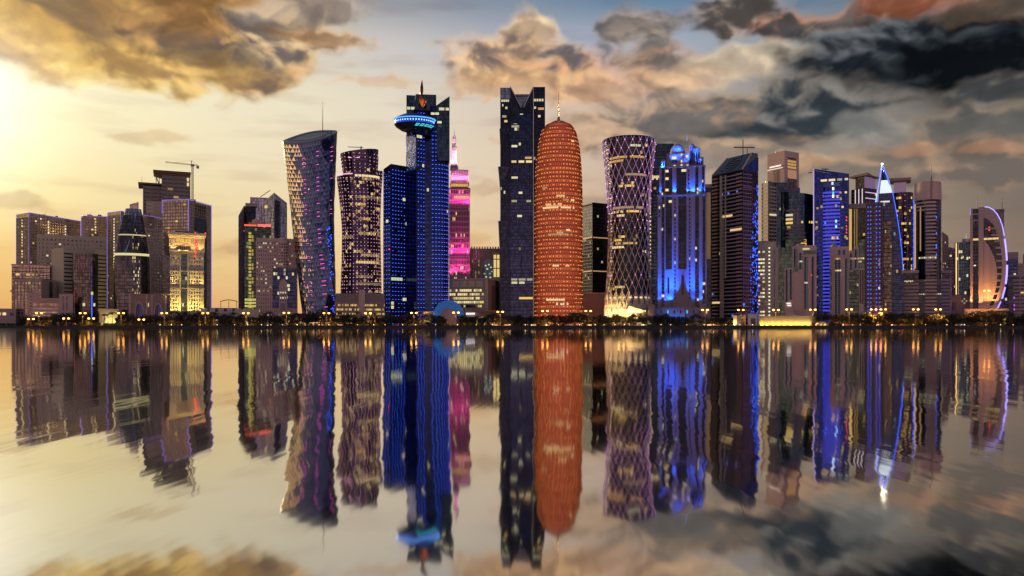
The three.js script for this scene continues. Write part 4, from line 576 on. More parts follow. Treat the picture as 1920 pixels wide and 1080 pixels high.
  for (const [a, b, c] of [[l, ft, tp], [ft, r, tp], [bt, ft, l], [bt, r, ft], [tp, bk, l], [r, bk, tp], [l, bk, bt], [bt, bk, r]]) { D.tri(a, b, c, [0, 0], [1, 0], [0, 1]); D.tri(a, c, b, [0, 0], [0, 1], [1, 0]); }
  const fl = t.part('finial', metal(0.16, 0.06, 0.05, 0.4, 0.6)), pr = [[181, 2], [176, 3.2], [168, 3], [160, 1.8], [153, 0.2]]; for (let k = 0; k < 4; k++) fl.bar([PX(791 + k * 0.4, d), y(pr[k][0]), ez], [PX(791.4 + k * 0.4, d), y(pr[k + 1][0]), ez], pr[k][1] * 0.6, 7, pr[k + 1][1] * 0.6);
  for (const [xa, xb] of [[779, 787], [799, 806]]) t.part('emblem_wing', M.teal).prism(foot1(xa, xb, d - 5, 2), y(208), xa < 790 ? [y(190), y(206), y(206), y(190)] : [y(206), y(190), y(190), y(206)]);
  t.part('emblem_shelf', M.metalDark).prism(foot1(776, 808, d - 7, 9), y(210), y(208)); t.flood([PX(793, d - 14), y(209), -(d - 14)], [PX(793, d), y(192), ez], new THREE.Color().setRGB(1, 0.45, 0.15), 420, 0.7);
  for (const [S, u, p] of [[mB, 0.86, 465], [wA, 0.8, 465]]) strip(t, S, at(S, u), at(S, u) + 1.2, y(p + 2), y(p), LED.red, 1, 'beacon_light');
  t.done();
}
{ // magenta tower
  const d = 930, t = new Thing('magenta_tower', 'pink lit stone tower with vertical fins, a glowing crown and a lattice spire', 'tower', 862, d), y = (p) => t.y(p), f = foot1(842, 881, d, 20), s = plane(f[0], f[1]), pinkStone = stone(0.72, 0.38, 0.5);
  t.part('wall', M.dusk).prism(f, GY, y(352)); grid(t, s, GY, y(356), { fh: 6.3, nb: 13, span: 0.3, pier: 0.42, sd: 0.8, pd: 1.1, spanMat: pinkStone, pierMat: pinkStone, pierName: 'fin', lit: 0.12, run: 0.22, runLen: 1.2, litMat: [GOLD[0], WARM[2], WARM[0], COOL[2]] });
  const g = foot1(845, 878, d + 1, 17), h = plane(g[0], g[1]); t.part('crown_tier', M.dusk).prism(g, y(352), y(318)); grid(t, h, y(352), y(320), { nf: 3, nb: 11, span: 0.2, pier: 0.35, sd: 0.6, pd: 0.8, spanMat: pinkStone, pierMat: pinkStone, pierName: 'fin', lit: 0 });
  for (let k = 0; k < 11; k++) t.pane(h, h.L * (k + 0.2) / 11, h.L * (k + 0.8) / 11, y(354), y(344), GOLD[0], 'lit_window', 0.3);
  for (const [p, k] of [[356, 0], [343, 0.4], [390, 0.1], [482, 0.1]]) t.part('ledge', pinkStone).prism(foot1(841 + k * 6, 882 - k * 6, d - 1.5, 23), y(p), y(p - 2));
  const tier = (xa, xb, p0, p1) => { const fp = foot1(xa, xb, d + 4, 9), S = plane(fp[0], fp[1]); t.part('spire_tier', M.dusk).prism(fp, y(p0), y(p1)); grid(t, S, y(p0), y(p1), { nf: 3, nb: 4, span: 0.25, pier: 0.3, sd: 0.3, pd: 0.4, spanMat: pinkStone, pierMat: pinkStone, lit: 0 }); };
  tier(844, 859, 318, 310); tier(845.5, 857, 310, 296); tier(846.5, 855.5, 296, 276);
  const lz = -(d + 8), la = t.part('spire_lattice', pinkStone), X = (x) => PX(x, d); for (const [o, q] of [[-1, -1], [1, -1], [1, 1], [-1, 1]]) la.bar([X(851) + o * 2.2, y(276), lz + q * 2.2], [X(851) + o * 1.2, y(252), lz + q * 1.2], 0.35, 4); for (let k = 0; k < 6; k++) { const a = y(276 - k * 4), b = y(272 - k * 4), w = mix(2.2, 1.2, k / 6), e = k % 2 ? 1 : -1; la.bar([X(851) - w * e, a, lz + w], [X(851) + w * e, b, lz + w], 0.28, 3); la.bar([X(851) - w, b, lz + w], [X(851) + w, b, lz + w], 0.28, 3); }
  t.part('mast', M.white).bar([X(851), y(276), lz], [X(851), y(237), lz], 0.6, 6, 0.2);
  const mg = (r, gg, b) => new THREE.Color().setRGB(r, gg, b), F1 = (u, p, up, pw, c, an = 0.6, out = 5) => t.flood(s.pt(at(s, u), y(p), out), s.pt(at(s, u), y(p) + up, 0.5), c, pw, an);
  for (const u of [0.12, 0.38, 0.64, 0.9]) { F1(u, 390, 16, 351, mg(1, 0.08, 0.55)); F1(u, 484, 18, 351, mg(1, 0.06, 0.5)); F1(u, 523, 22, 405, mg(1, 0.1, 0.5), 0.6, 7); F1(u, 345, 12, 351, mg(1, 0.4, 0.85), 0.8); }
  t.flood([X(851), y(317), -(d - 6)], [X(851), y(285), lz], mg(1, 0.55, 0.85), 1500, 0.5); t.flood([X(858), y(317), -(d - 6)], [X(852), y(262), lz], mg(1, 0.6, 0.85), 2600, 0.3); t.done();
}
{ // brown block with a big arch
  const d = 940, t = new Thing('arched_brown_block', 'brown stone block with one tall pointed arch window and a frilled roofline', 'building', 907, d), f = foot1(877, 938, d, 22), s = plane(f[0], f[1]), q = (x) => (x - 877) / 61 * s.L, y = (p) => t.y(p);
  t.part('wall', M.brown).prism(f, GY, y(466)); for (let k = 0; k < 12; k++) t.part('roof_frill', M.brown).panel(s, q(878 + k * 5), q(880.6 + k * 5), y(466), y(462.5), -1, 0.6); for (let k = 0; k < 20; k++) t.many('rib', M.pink).panel(s, q(878 + k * 3), q(879 + k * 3), y(486), y(467), 0.02, 0.35);
  const arch = (o, e) => { const P = [[q(904) - e, GY], [q(926) + e, GY]]; for (let k = 0; k <= 8; k++) { const a = k / 8; P.push([mix(q(926) + e, q(915), Math.pow(a, 1.6)), mix(y(506), y(487) + e, Math.sin(a * 1.57))]); } for (let k = 7; k >= 0; k--) { const a = k / 8; P.push([mix(q(904) - e, q(915), Math.pow(a, 1.6)), mix(y(506), y(487) + e, Math.sin(a * 1.57))]); } return P.map(([u, yy]) => s.pt(u, yy, o)); };
  t.part('arch_frame', M.pink).loft([arch(0.02, 1), arch(0.6, 1)]); t.part('arch_window', M.teal).loft([arch(0.4, 0), arch(0.66, 0)]);
  for (const [x, p] of [[909, 497], [912, 503], [919, 500], [907, 512], [917, 512], [921, 508], [910, 518], [918, 519], [915, 495]]) t.pane(s, q(x), q(x + 3), y(p + 2.4), y(p), pick(COOL), 'lit_window', 0.9);
  for (let k = 0; k < 5; k++) for (const x of [885, 891, 897]) t.pane(s, q(x), q(x + 1.6), y(492 + k * 7), y(488 + k * 7), rnd() < 0.5 ? WARM[3] : M.smoke, 'window', 0.2);
  const g = foot1(924, 938, d - 8, 10), e = plane(g[0], g[1]); t.part('stair_tower', M.cream).prism(g, GY, y(475)); for (const x of [0.12, 0.56]) for (const [a, b] of [[520, 505], [503, 488], [486, 479]]) t.pane(e, at(e, x), at(e, x + 0.32), y(a), y(b), E(1, 0.72, 0.25, 0.8), 'lit_window', 0.2);
  t.done();
}
{ // long office with lit bands
  const d = 872, t = new Thing('banded_lit_office', 'low grey-brown office with four long bands of yellow lit windows', 'building', 890, d), f = foot2(842, 915, 945, d, 12), s = plane(f[0], f[1]), b = plane(f[1], f[2]), y = (p) => t.y(p), q = (x) => (x - 842) / 73 * s.L;
  t.part('wall', M.greyStone).prism(f, GY, y(523)); parapet(t, f, y(523), 0.7, M.tan); t.part('flank_slot', M.dusk).panel(b, at(b, 0.2), at(b, 0.9), GY, y(534), 0.02, 0.4);
  for (let k = 0; k < 5; k++) { t.part('window_band', M.smoke).panel(s, q(842.5), q(907), y(547 + k * 7.4), y(541.5 + k * 7.4), 0.02, 0.12); for (let j = 0; j < 17; j++) if (rnd() < (k === 4 ? 0.4 : 0.82)) t.pane(s, q(843 + j * 3.8), q(846.2 + j * 3.8), y(546.4 + k * 7.4), y(542 + k * 7.4), pick([E(1, 0.8, 0.28, 0.7), E(1, 0.85, 0.4, 0.85), E(0.95, 0.85, 0.35, 0.5)]), 'lit_window', 0.25); }
  for (let k = 0; k < 4; k++) t.part('blank_panel', M.tan).panel(s, q(848 + k * 15), q(861 + k * 15), y(538), y(527), 0.02, 0.3); t.part('pier', M.tan).panel(s, q(910), s.L, GY, y(523) - 0.3, 0.02, 0.8); for (let k = 0; k < 9; k++) t.part('window', M.smoke).panel(s, q(911.5), q(913), y(545 + k * 5), y(542.5 + k * 5), 0.81, 0.9); t.done();
}
{ // striped blue half ring
  const d = 838, t = new Thing('striped_arch_hall', 'half-ring entrance hall with blue lit stripes fanning round a rose stone centre', 'building', 841, d), c = [PX(841, d), PY(592, d)], R1 = 29 * d / F, R0 = 14.5 * d / F, z0 = -d, y0 = GY, cy = y0;
  const NB = 54; for (let k = 0; k < NB; k++) { const a = Math.PI * k / NB, b = Math.PI * (k + 0.56) / NB, P = (an, r, z) => [c[0] + Math.cos(an) * r, c[1] + Math.sin(an) * r, z]; const prof = (fr) => mix(R0, R1, fr), out = (fr) => z0 + 7 * Math.sin(fr * Math.PI);
    const st = t.part('light_stripe', E(0.02, 0.16, 0.5, 0.75)); for (let m = 0; m < 6; m++) st.quad(P(b, prof(m / 6), out(m / 6) + 0.25), P(a, prof(m / 6), out(m / 6) + 0.25), P(a, prof((m + 1) / 6), out((m + 1) / 6) + 0.25), P(b, prof((m + 1) / 6), out((m + 1) / 6) + 0.25)); }
  const sh = t.part('shell', M.navy), ring = (an) => { const L = []; for (let m = 0; m <= 10; m++) { const fr = m / 10; L.push([c[0] + Math.cos(an) * mix(R0, R1, fr), c[1] + Math.sin(an) * mix(R0, R1, fr), z0 + 7 * Math.sin(fr * Math.PI)]); } for (let m = 9; m > 0; m--) { const fr = m / 10; L.push([c[0] + Math.cos(an) * mix(R0, R1, fr), c[1] + Math.sin(an) * mix(R0, R1, fr), z0 - 7 * Math.sin(fr * Math.PI)]); } return L; };
  const rs = []; for (let k = 0; k <= 28; k++) rs.push(ring(-0.2 + (Math.PI + 0.4) * k / 28)); sh.loft(rs, { round: true, bottom: true });
  const cw = t.part('centre_wall', M.pink); const half = (z) => { const P = [[c[0] - R0, GY, z], [c[0] + R0, GY, z]]; for (let k = 0; k <= 14; k++) P.push([c[0] + Math.cos(Math.PI * k / 14) * R0 * 1.02, c[1] + Math.sin(Math.PI * k / 14) * R0 * 1.02, z]); return P; }; cw.loft([half(z0 - 3), half(z0 - 1)]);
  t.part('canopy', M.tan).loft([[[PX(780, d), PY(590, d), z0 - 4], [PX(815, d), PY(590, d), z0 - 4], [PX(815, d), PY(590, d), z0 - 14], [PX(780, d), PY(590, d), z0 - 14]], [[PX(784, d), PY(584, d), z0 - 4], [PX(815, d), PY(584, d), z0 - 4], [PX(815, d), PY(584, d), z0 - 14], [PX(784, d), PY(584, d), z0 - 14]]]);
  t.flood([PX(800, d - 9), GY + 0.6, -(d - 12)], [PX(798, d), PY(586, d), z0 - 4], new THREE.Color().setRGB(1, 0.55, 0.2), 420, 0.8); t.done();
}
{ // tall dark notched tower
  const d = 905, t = new Thing('notched_dark_tower', 'tallest dark glass tower with a deep notch between two raised corner blocks', 'tower', 980, d), y = (p) => t.y(p);
  const c = foot1(957, 1000, d, 36), s = plane(c[0], c[1]), L = foot1(938, 957, d + 3, 34), l = plane(L[0], L[1]), R = foot1(1000.3, 1022, d + 2, 34), r = plane(R[0], R[1]);
  t.part('centre_shaft', M.navy).prism(c, GY, [y(215), y(215), y(170), y(170)]); t.part('corner_block', M.ink = glass(0.035, 0.05, 0.1)).prism(L, GY, y(163)); t.part('corner_block', M.ink).prism(R, GY, y(162));
  t.part('back_panel', M.grey).prism(foot1(962, 998, d + 20, 8), y(215), y(169));
  const wedge = (x0, x1, m) => { const f = foot1(Math.min(x0, x1), Math.max(x0, x1), d - 0.4, 20), q = x0 < x1 ? [y(164), y(202), y(202), y(164)] : [y(202), y(164), y(164), y(202)]; t.part('notch_wedge', m).prism(f, y(226), q); };
  wedge(957, 977, M.black); wedge(1000, 982, M.black); t.part('reflection_panel', M.mirror).panel(l, 0.2, l.L - 0.1, y(184), y(163.4), 0.05, 0.5); t.part('back_cap', M.grey).prism(foot1(962, 998, d + 18, 2), y(171), y(168));  // bright panel on the left corner block stands in for a golden reflection
  for (const [xa, xb] of [[957, 977.5], [1000, 981.5]]) t.part('notch_edge', M.white).bar([PX(xa, d - 2), y(163.5), -d + 2], [PX(xb, d - 2), y(203), -d + 2], 0.45, 4);
  t.part('slope_face', M.navy).loft([[s.pt(0, y(232), 0.6), s.pt(s.L, y(232), 0.6), s.pt(s.L, y(232), -4), s.pt(0, y(232), -4)], [s.pt(at(s, 0.3), y(206), 0.1), s.pt(at(s, 0.7), y(206), 0.1), s.pt(at(s, 0.7), y(206), -4), s.pt(at(s, 0.3), y(206), -4)]], { bottom: true });
  for (const [p0, p1, o0, o1] of [[350, 312, 0.4, 2.6], [480, 414, 0.4, 2.4], [262, 240, 0.3, 0.9]]) t.part('facet_flare', M.ink).loft([[l.pt(-o0, y(p0), o0), l.pt(l.L, y(p0), o0), l.pt(l.L, y(p0), -20), l.pt(-o0, y(p0), -20)], [l.pt(-o1, y(p1), o1), l.pt(l.L, y(p1), o0), l.pt(l.L, y(p1), -20), l.pt(-o1, y(p1), -20)]], { bottom: true });
  grid(t, s, GY, y(232), { fh: 4.3, nb: 11, span: 0.14, pier: 0.05, sd: 0.15, pd: 0.18, spanMat: M.metalDark, pierMat: M.metalDark, lit: 0.004 });
  grid(t, l, GY, y(166), { fh: 4.3, nb: 6, span: 0.12, pier: 0.12, sd: 0.15, pd: 0.2, spanMat: M.metalDark, pierMat: M.metalDark, lit: 0.02, litMat: COOL }); grid(t, r, y(420), y(166), { fh: 4.3, nb: 6, span: 0.12, pier: 0.12, sd: 0.15, pd: 0.2, spanMat: M.metalDark, pierMat: M.metalDark, lit: 0.015, litMat: COOL });
  const W = (S, a, b, p0, p1, m) => t.pane(S, at(S, a), at(S, b), y(p0), y(p1), m, 'lit_window', 0.35);
  for (const k of [0, 1, 2, 3]) { W(l, 0.1 + k * 0.2, 0.26 + k * 0.2, 189.5, 185.5, COOL[0]); W(r, 0.04 + k * 0.22, 0.2 + k * 0.22, 189, 184.5, COOL[0]); }
  for (const [S, a, b, p, m] of [[l, 0.2, 0.3, 198, COOL[2]], [l, 0.5, 0.7, 203, COOL[0]], [l, 0.2, 0.6, 219, COOL[1]], [l, 0.4, 0.7, 228, WARM[0]], [r, 0.4, 0.9, 205, WARM[1]], [r, 0.05, 0.22, 203, COOL[0]], [r, 0.4, 0.6, 219, WARM[2]], [s, 0.05, 0.38, 239, COOL[1]], [s, 0.14, 0.3, 232.5, WARM[2]], [s, 0.05, 0.3, 276, COOL[2]], [s, 0.64, 0.93, 298, WARM[1]], [s, 0.05, 0.26, 305, WARM[0]], [s, 0.36, 0.6, 305, WARM[2]], [s, 0.68, 0.94, 305, WARM[2]], [s, 0.05, 0.32, 335, COOL[0]], [s, 0.36, 0.52, 363.5, COOL[2]], [s, 0.3, 0.5, 407, COOL[2]], [s, 0.05, 0.28, 379, COOL[1]], [s, 0.7, 0.9, 379, COOL[1]], [s, 0.05, 0.3, 532, COOL[0]], [s, 0.38, 0.62, 532, COOL[0]], [s, 0.04, 0.3, 526, COOL[1]], [s, 0.36, 0.66, 526, COOL[1]], [s, 0.72, 0.96, 526, COOL[1]], [s, 0.38, 0.98, 561, E(1, 0.6, 0.14, 0.9)]]) W(S, a, b, p, p - 4, m);
  for (const [p0, p1] of [[288, 234], [520, 468]]) t.part('dark_slot', M.metalDark).panel(s, at(s, 0.46), at(s, 0.5), y(p0), y(p1), 0.1, 0.5); t.part('notch_lamp_light', COOL[2]).panel(s, at(s, 0.42), at(s, 0.55), y(215), y(213.5), 0.4, 0.7);
  t.done();
}
{ // round copper lattice tower
  const d = 850, x = 1047.5, t = new Thing('domed_lattice_tower', 'round tower with a domed top and a glowing orange lattice skin', 'tower', x, d), y = (p) => PY(p, d + 26), K = d / F;
  const prof = [[604, 44.5], [520, 44.7], [440, 44.7], [380, 44.6], [345, 44], [325, 43.2], [300, 41.6], [279, 39.4], [265, 37], [251, 33.4], [245, 31], [239.5, 27.8], [235.5, 24], [232.6, 20], [229.6, 13.5], [227.6, 8], [226.2, 1]].map(([p, w]) => [y(p), w * K]);
  const s = round(x, d + 26, prof.map(([yy, w]) => [yy, w * (d + 26) / d]), {}), n = 50, y1 = y(228), sk = metal(0.66, 0.2, 0.1, 0.5, 0.2), sk2 = metal(0.56, 0.17, 0.09, 0.55, 0.2);
  t.part('core', glass(0.06, 0.02, 0.012, 0.3, 0.2)).loft(prof.map(([yy]) => s.ring(yy, 56, -1)), { round: true });
  const warm = [E(1, 0.15, 0.045, 0.44), E(1, 0.17, 0.05, 0.52), E(1, 0.135, 0.04, 0.38)];
  const NC = 36, hts = Array.from({ length: n + 1 }, (_, i) => GY + (y1 - GY) * i / n);
  for (let i = 0; i < n; i++) {                 // each storey: a glowing ring of floor lights behind a copper band and upright slats
    const h = hts[i + 1] - hts[i];
    const ringPart = t.part('glowing_storey_light', warm[(i * 7) % 3]); ringPart.loft([s.ring(hts[i] + h * 0.13, 48, -0.5), s.ring(hts[i] + h * 0.98, 48, -0.5)], { round: true, top: false });
    t.part('copper_band', sk).loft([s.ring(hts[i], 48, 0.0), s.ring(hts[i] + h * 0.13, 48, 0.0)], { round: true, bottom: true });
  }
  const sl = t.many('lattice_slat', sk2); for (let j = 0; j < NC * 2; j++) for (let i = 0; i < n; i += 1) { const a = -Math.PI + (j + (i % 2) * 0.5) / (NC * 2) * Math.PI * 2; if (Math.cos(a) < -0.2) continue; const e = 0.25 / s.R0, F4 = (yy, o, q) => s.polar(a + q, yy, o); sl.loft([[F4(hts[i], 0.1, -e), F4(hts[i], 0.1, e), F4(hts[i], -0.4, e), F4(hts[i], -0.4, -e)], [F4(hts[i + 1], 0.1, -e), F4(hts[i + 1], 0.1, e), F4(hts[i + 1], -0.4, e), F4(hts[i + 1], -0.4, -e)]], { top: false }); }
  const dt = t.many('led_light', E(1, 0.36, 0.07, 1.3)); for (let i = 0; i < n - 2; i++) for (let j = 0; j < 22; j++) { if (rnd() < 0.35) continue; const a = -Math.PI / 2 + (j + 0.5) / 22 * Math.PI, yy = mix(hts[i], hts[i + 1], 0.46), e = 0.55 / s.R0, q = (o, dy, b) => s.polar(a + b, yy + dy, o); dt.loft([[q(0.4, 0, -e), q(0.4, 0, e), q(0.1, 0, e), q(0.1, 0, -e)], [q(0.4, 0.8, -e), q(0.4, 0.8, e), q(0.1, 0.8, e), q(0.1, 0.8, -e)]], { bottom: true }); }
  const W = (a0, a1, p, m, h = 3.4) => { const S = { pt: (u, yy, o) => s.polar(u * RAD, yy, o + 0.2) }; for (let k = a0; k < a1; k += 5) if (rnd() < 0.85) t.pane(S, k, k + 4.2, y(p), y(p - h), m); };
  for (const [a, b, p, m] of [[-32, 8, 391, WARM[0]], [-40, 40, 397, WARM[2]], [-28, 14, 394.5, WARM[1]], [-5, 14, 376, WARM[0]], [10, 24, 383, WARM[3]], [-42, -30, 360, WARM[3]], [38, 48, 273, WARM[2]], [30, 44, 383, WARM[2]], [-14, 0, 503, WARM[2]], [16, 22, 503, WARM[0]], [-26, 30, 446, WARM[3]], [14, 36, 469, WARM[3]], [-30, 12, 565, WARM[2]], [-6, 24, 573, COOL[2]], [-4, 10, 443, WARM[1]], [18, 30, 438, WARM[2]]]) W(a, b, p, m);
  const z = s.c; t.part('spire', M.cream).bar([z[0], y(228), z[1]], [z[0], PY(170, d + 26), z[1]], 1.2, 8, 0.25); t.part('spire_base', sk).bar([z[0], y(229), z[1]], [z[0], y(219), z[1]], 2.2, 8, 1);
  for (const [a, c] of [[-20, 0.9], [25, 0.9]]) t.flood(s.polar(a * RAD, y(231), 1.2), [z[0], y(196), z[1]], new THREE.Color().setRGB(1, 0.7, 0.35), 500, 0.5, 0.5);
  t.done();
}
{ // dark glass block with two light bands
  const d = 960, t = new Thing('banded_glass_block', 'dark glass block with two thin orange light bands beside the round copper tower', 'building', 1117, d), f = foot2(1086, 1111, 1146, d, 55), A = plane(f[0], f[1]), B = plane(f[1], f[2]), y = (p) => t.y(p);
  t.part('wall', M.black).prism(f, GY, y(381)); t.part('pale_front', M.grey).panel(A, 0, A.L, y(446), y(384), 0.05, 0.3); parapet(t, f, y(381), 1, M.metalDark);
  for (const s of [A, B]) { grid(t, s, GY, y(384), { fh: 4, nb: 9, span: 0.2, pier: 0.14, sd: 0.35, pd: 0.4, spanMat: M.metalDark, pierMat: M.metalDark, lit: 0.035, litMat: [WARM[3], COOL[1]] }); for (const p of [446, 509]) strip(t, s, 0, s.L, y(p), y(p - 1.8), E(1, 0.42, 0.14, 0.55), 1.1); }
  t.part('podium', M.brown).prism(foot1(1090, 1140, d - 34, 20), GY, y(553)); t.part('podium_slab', M.pink).prism(foot1(1089, 1141, d - 35, 22), y(553), y(551)); roofKit(t, f, y(381), 3, M.metalDark); t.done();
}
{ // waisted diagrid tower
  const d = 852, x = 1179, t = new Thing('waisted_diagrid_tower', 'waisted round tower wrapped in a diagonal grid with rose lights and a cream lit foot', 'tower', x, d), y = (p) => PY(p, d + 2), K = (d + 24) / F;
  const hw = (p) => { const pts = [[604, 48], [585, 46], [560, 44], [530, 42], [500, 40], [460, 38.6], [430, 38.2], [400, 38.6], [360, 40.4], [320, 43.5], [285, 47], [257, 50]]; let i = 0; while (i < pts.length - 2 && p < pts[i + 1][0]) i++; const k = clamp((pts[i][0] - p) / (pts[i][0] - pts[i + 1][0])); return mix(pts[i][1], pts[i + 1][1], k); };
  const prof = []; for (let p = 604; p >= 257; p -= 8) prof.push([y(p), hw(p) * K]); prof.push([y(256), hw(256) * K]);
  const s = round(x, d + 24, prof, {}), in_ = 2.2;
  t.part('shaft', M.black).loft(prof.filter((_, i) => i % 3 === 0 || i === prof.length - 1).map(([yy]) => s.ring(yy, 44, -in_)), { round: true });
  const S = { L: s.L, R0: s.R0, pt: (u, yy, o) => s.pt(u, yy, o - in_) }; grid(t, S, y(545), y(262), { fh: 4.1, nb: 26, span: 0.16, pier: 0.08, sd: 0.2, pd: 0.25, seg: 18, vseg: 14, spanMat: M.metalDark, pierMat: M.metalDark, lit: 0.015, litMat: WARM });
  const W = (a, b, p, m) => { for (let u = a; u < b; u += 0.035) if (rnd() < 0.92) t.pane(S, at(S, u), at(S, u + 0.032), y(p), y(p - 4), m, 'lit_window', 0.4); };
  for (const [a, b, p, m] of [[0.2, 0.72, 296.5, GOLD[1]], [0.18, 0.4, 303, GOLD[1]], [0.45, 0.8, 329, WARM[3]], [0.34, 0.56, 350, GOLD[0]], [0.52, 0.64, 276, COOL[0]], [0.2, 0.74, 390, WARM[3]], [0.22, 0.66, 397.5, GOLD[0]], [0.26, 0.42, 405, WARM[2]], [0.3, 0.42, 445, GOLD[0]], [0.24, 0.38, 451, GOLD[0]], [0.26, 0.62, 457.5, WARM[1]], [0.18, 0.4, 464.5, WARM[2]]]) W(a, b, p, m);
  // diagonal members: eleven to the quarter, each in one piece from roof to foot
  const N = 22, turn = 3.35, lower = M.cream, led = E(0.58, 0.28, 0.5, 0.42), ledLow = stone(0.74, 0.56, 0.5, 0.5), node = E(1, 0.34, 0.85, 1.5), nodes = t.many('led_light', node);
  const th = (i, dir, f) => i / N * Math.PI * 2 + dir * turn * f, yAt = (f) => mix(y(604), y(257), f), rowH = Math.PI / N / turn;
  for (const dir of [-1, 1]) for (let i = 0; i < N; i++) {
    const bar = t.part('diagonal_member', ledLow), tip = t.part('light_member', led), st = 30;
    for (let k = 0; k < st; k++) { const f0 = k / st, f1 = (k + 1) / st, a = s.polar(th(i, dir, f0), yAt(f0), 0), b = s.polar(th(i, dir, f1), yAt(f1), 0); (f0 > 0.58 ? tip : bar).bar(a, b, f0 > 0.58 ? 0.32 : 0.36, 4); }
  }
  for (let m = 0; m * rowH < 1; m++) { const f = m * rowH; if (f < 0.2) continue; for (let i = 0; i < N; i++) { const a = th(i, 1, f), q = s.polar(a, yAt(f), 0.5); if (Math.cos(a) > -0.1 && rnd() < (f > 0.5 ? 0.62 : 0.14)) nodes.bar([q[0] - 0.45, q[1], q[2]], [q[0] + 0.45, q[1], q[2]], 0.5, 5); } }
  // cream skin of the foot, ending in points under the diamonds
  const foot = t.part('foot_skin', M.cream), NF = N, fTop = 0.17; for (let i = 0; i < NF; i++) { const a0 = i / N * Math.PI * 2, w = Math.PI / N; const q = (a, f) => s.polar(a, yAt(f), -0.35); const base = 0.09; for (let k = 0; k < 3; k++) { const f0 = base * k / 3, f1 = base * (k + 1) / 3; foot.quad(q(a0 - w, f0), q(a0 + w, f0), q(a0 + w, f1), q(a0 - w, f1)); } foot.tri(q(a0 - w, base), q(a0 + w, base), q(a0, fTop), [0, 0], [4, 0], [2, 9]); }
  const SF = { pt: (u, yy, o) => s.pt(at(s, u), yy, o - 0.3) }; for (let k = 0; k < 9; k++) t.pane(SF, 0.2 + k * 0.075, 0.24 + k * 0.075, y(559.5), y(556), WARM[2], 'lit_window', 0.2); for (let k = 0; k < 5; k++) t.pane(SF, 0.3 + k * 0.03, 0.322 + k * 0.03, y(540), y(536), WARM[0], 'lit_window', 0.2);
  for (let k = 0; k < 3; k++) t.part('floor_line', M.tan).loft([s.ring(y(578 - k * 12), 44, -0.25), s.ring(y(577.4 - k * 12), 44, -0.2)], { round: true, top: false });
  const can = t.part('entrance_canopy', M.cream); can.loft([foot1(1172, 1206, d - 6, 12).map(([a, b]) => [a, y(585), b]), foot1(1180, 1212, d - 8, 14).map(([a, b], i) => [a, y(i === 0 || i === 3 ? 574 : 583), b])], { bottom: true });
  for (const a of [-60, -36, -12, 12, 36, 60]) t.flood(s.polar(a * RAD, GY + 0.5, 9), s.polar(a * RAD, y(566), 0), new THREE.Color().setRGB(1, 0.7, 0.27), 1100, 0.75);
  t.part('roof_deck', M.teal).loft([s.ring(y(258), 44, -1.6), s.ring(y(255.4), 44, -0.8)], { round: true }); mast(t, 1190, 256, 251, d + 24, 0.3); t.done();
}
{ // curved dark tower behind
  const d = 960, t = new Thing('slim_curved_tower', 'slim dark tower with a sloping roof squeezed behind the diagrid tower', 'tower', 1240, d), f = foot1(1216, 1264, d, 30), s = plane(f[0], f[1]), y = (p) => t.y(p); t.part('wall', M.teal).prism(f, GY, [y(268), y(270), y(270), y(268)]);
  grid(t, s, GY, y(272), { fh: 4.2, nb: 10, span: 0.22, pier: 0.06, spanMat: M.metalDark, pierMat: M.metalDark, lit: 0.01 }); strip(t, s, at(s, 0.02), at(s, 0.09), y(402), y(318), E(1, 0.72, 0.5, 0.5), 0.8, 'lit_edge_light'); for (let k = 0; k < 16; k++) t.pane(s, at(s, 0.02), at(s, 0.1), y(408 + k * 7.4), y(404.5 + k * 7.4), WARM[0], 'lit_window', 0.5); for (let k = 0; k < 4; k++) t.pane(s, at(s, 0.14 + k * 0.08), at(s, 0.2 + k * 0.08), y(337 - (k % 2) * 3), y(329), WARM[2], 'lit_window', 0.5); t.done();
}
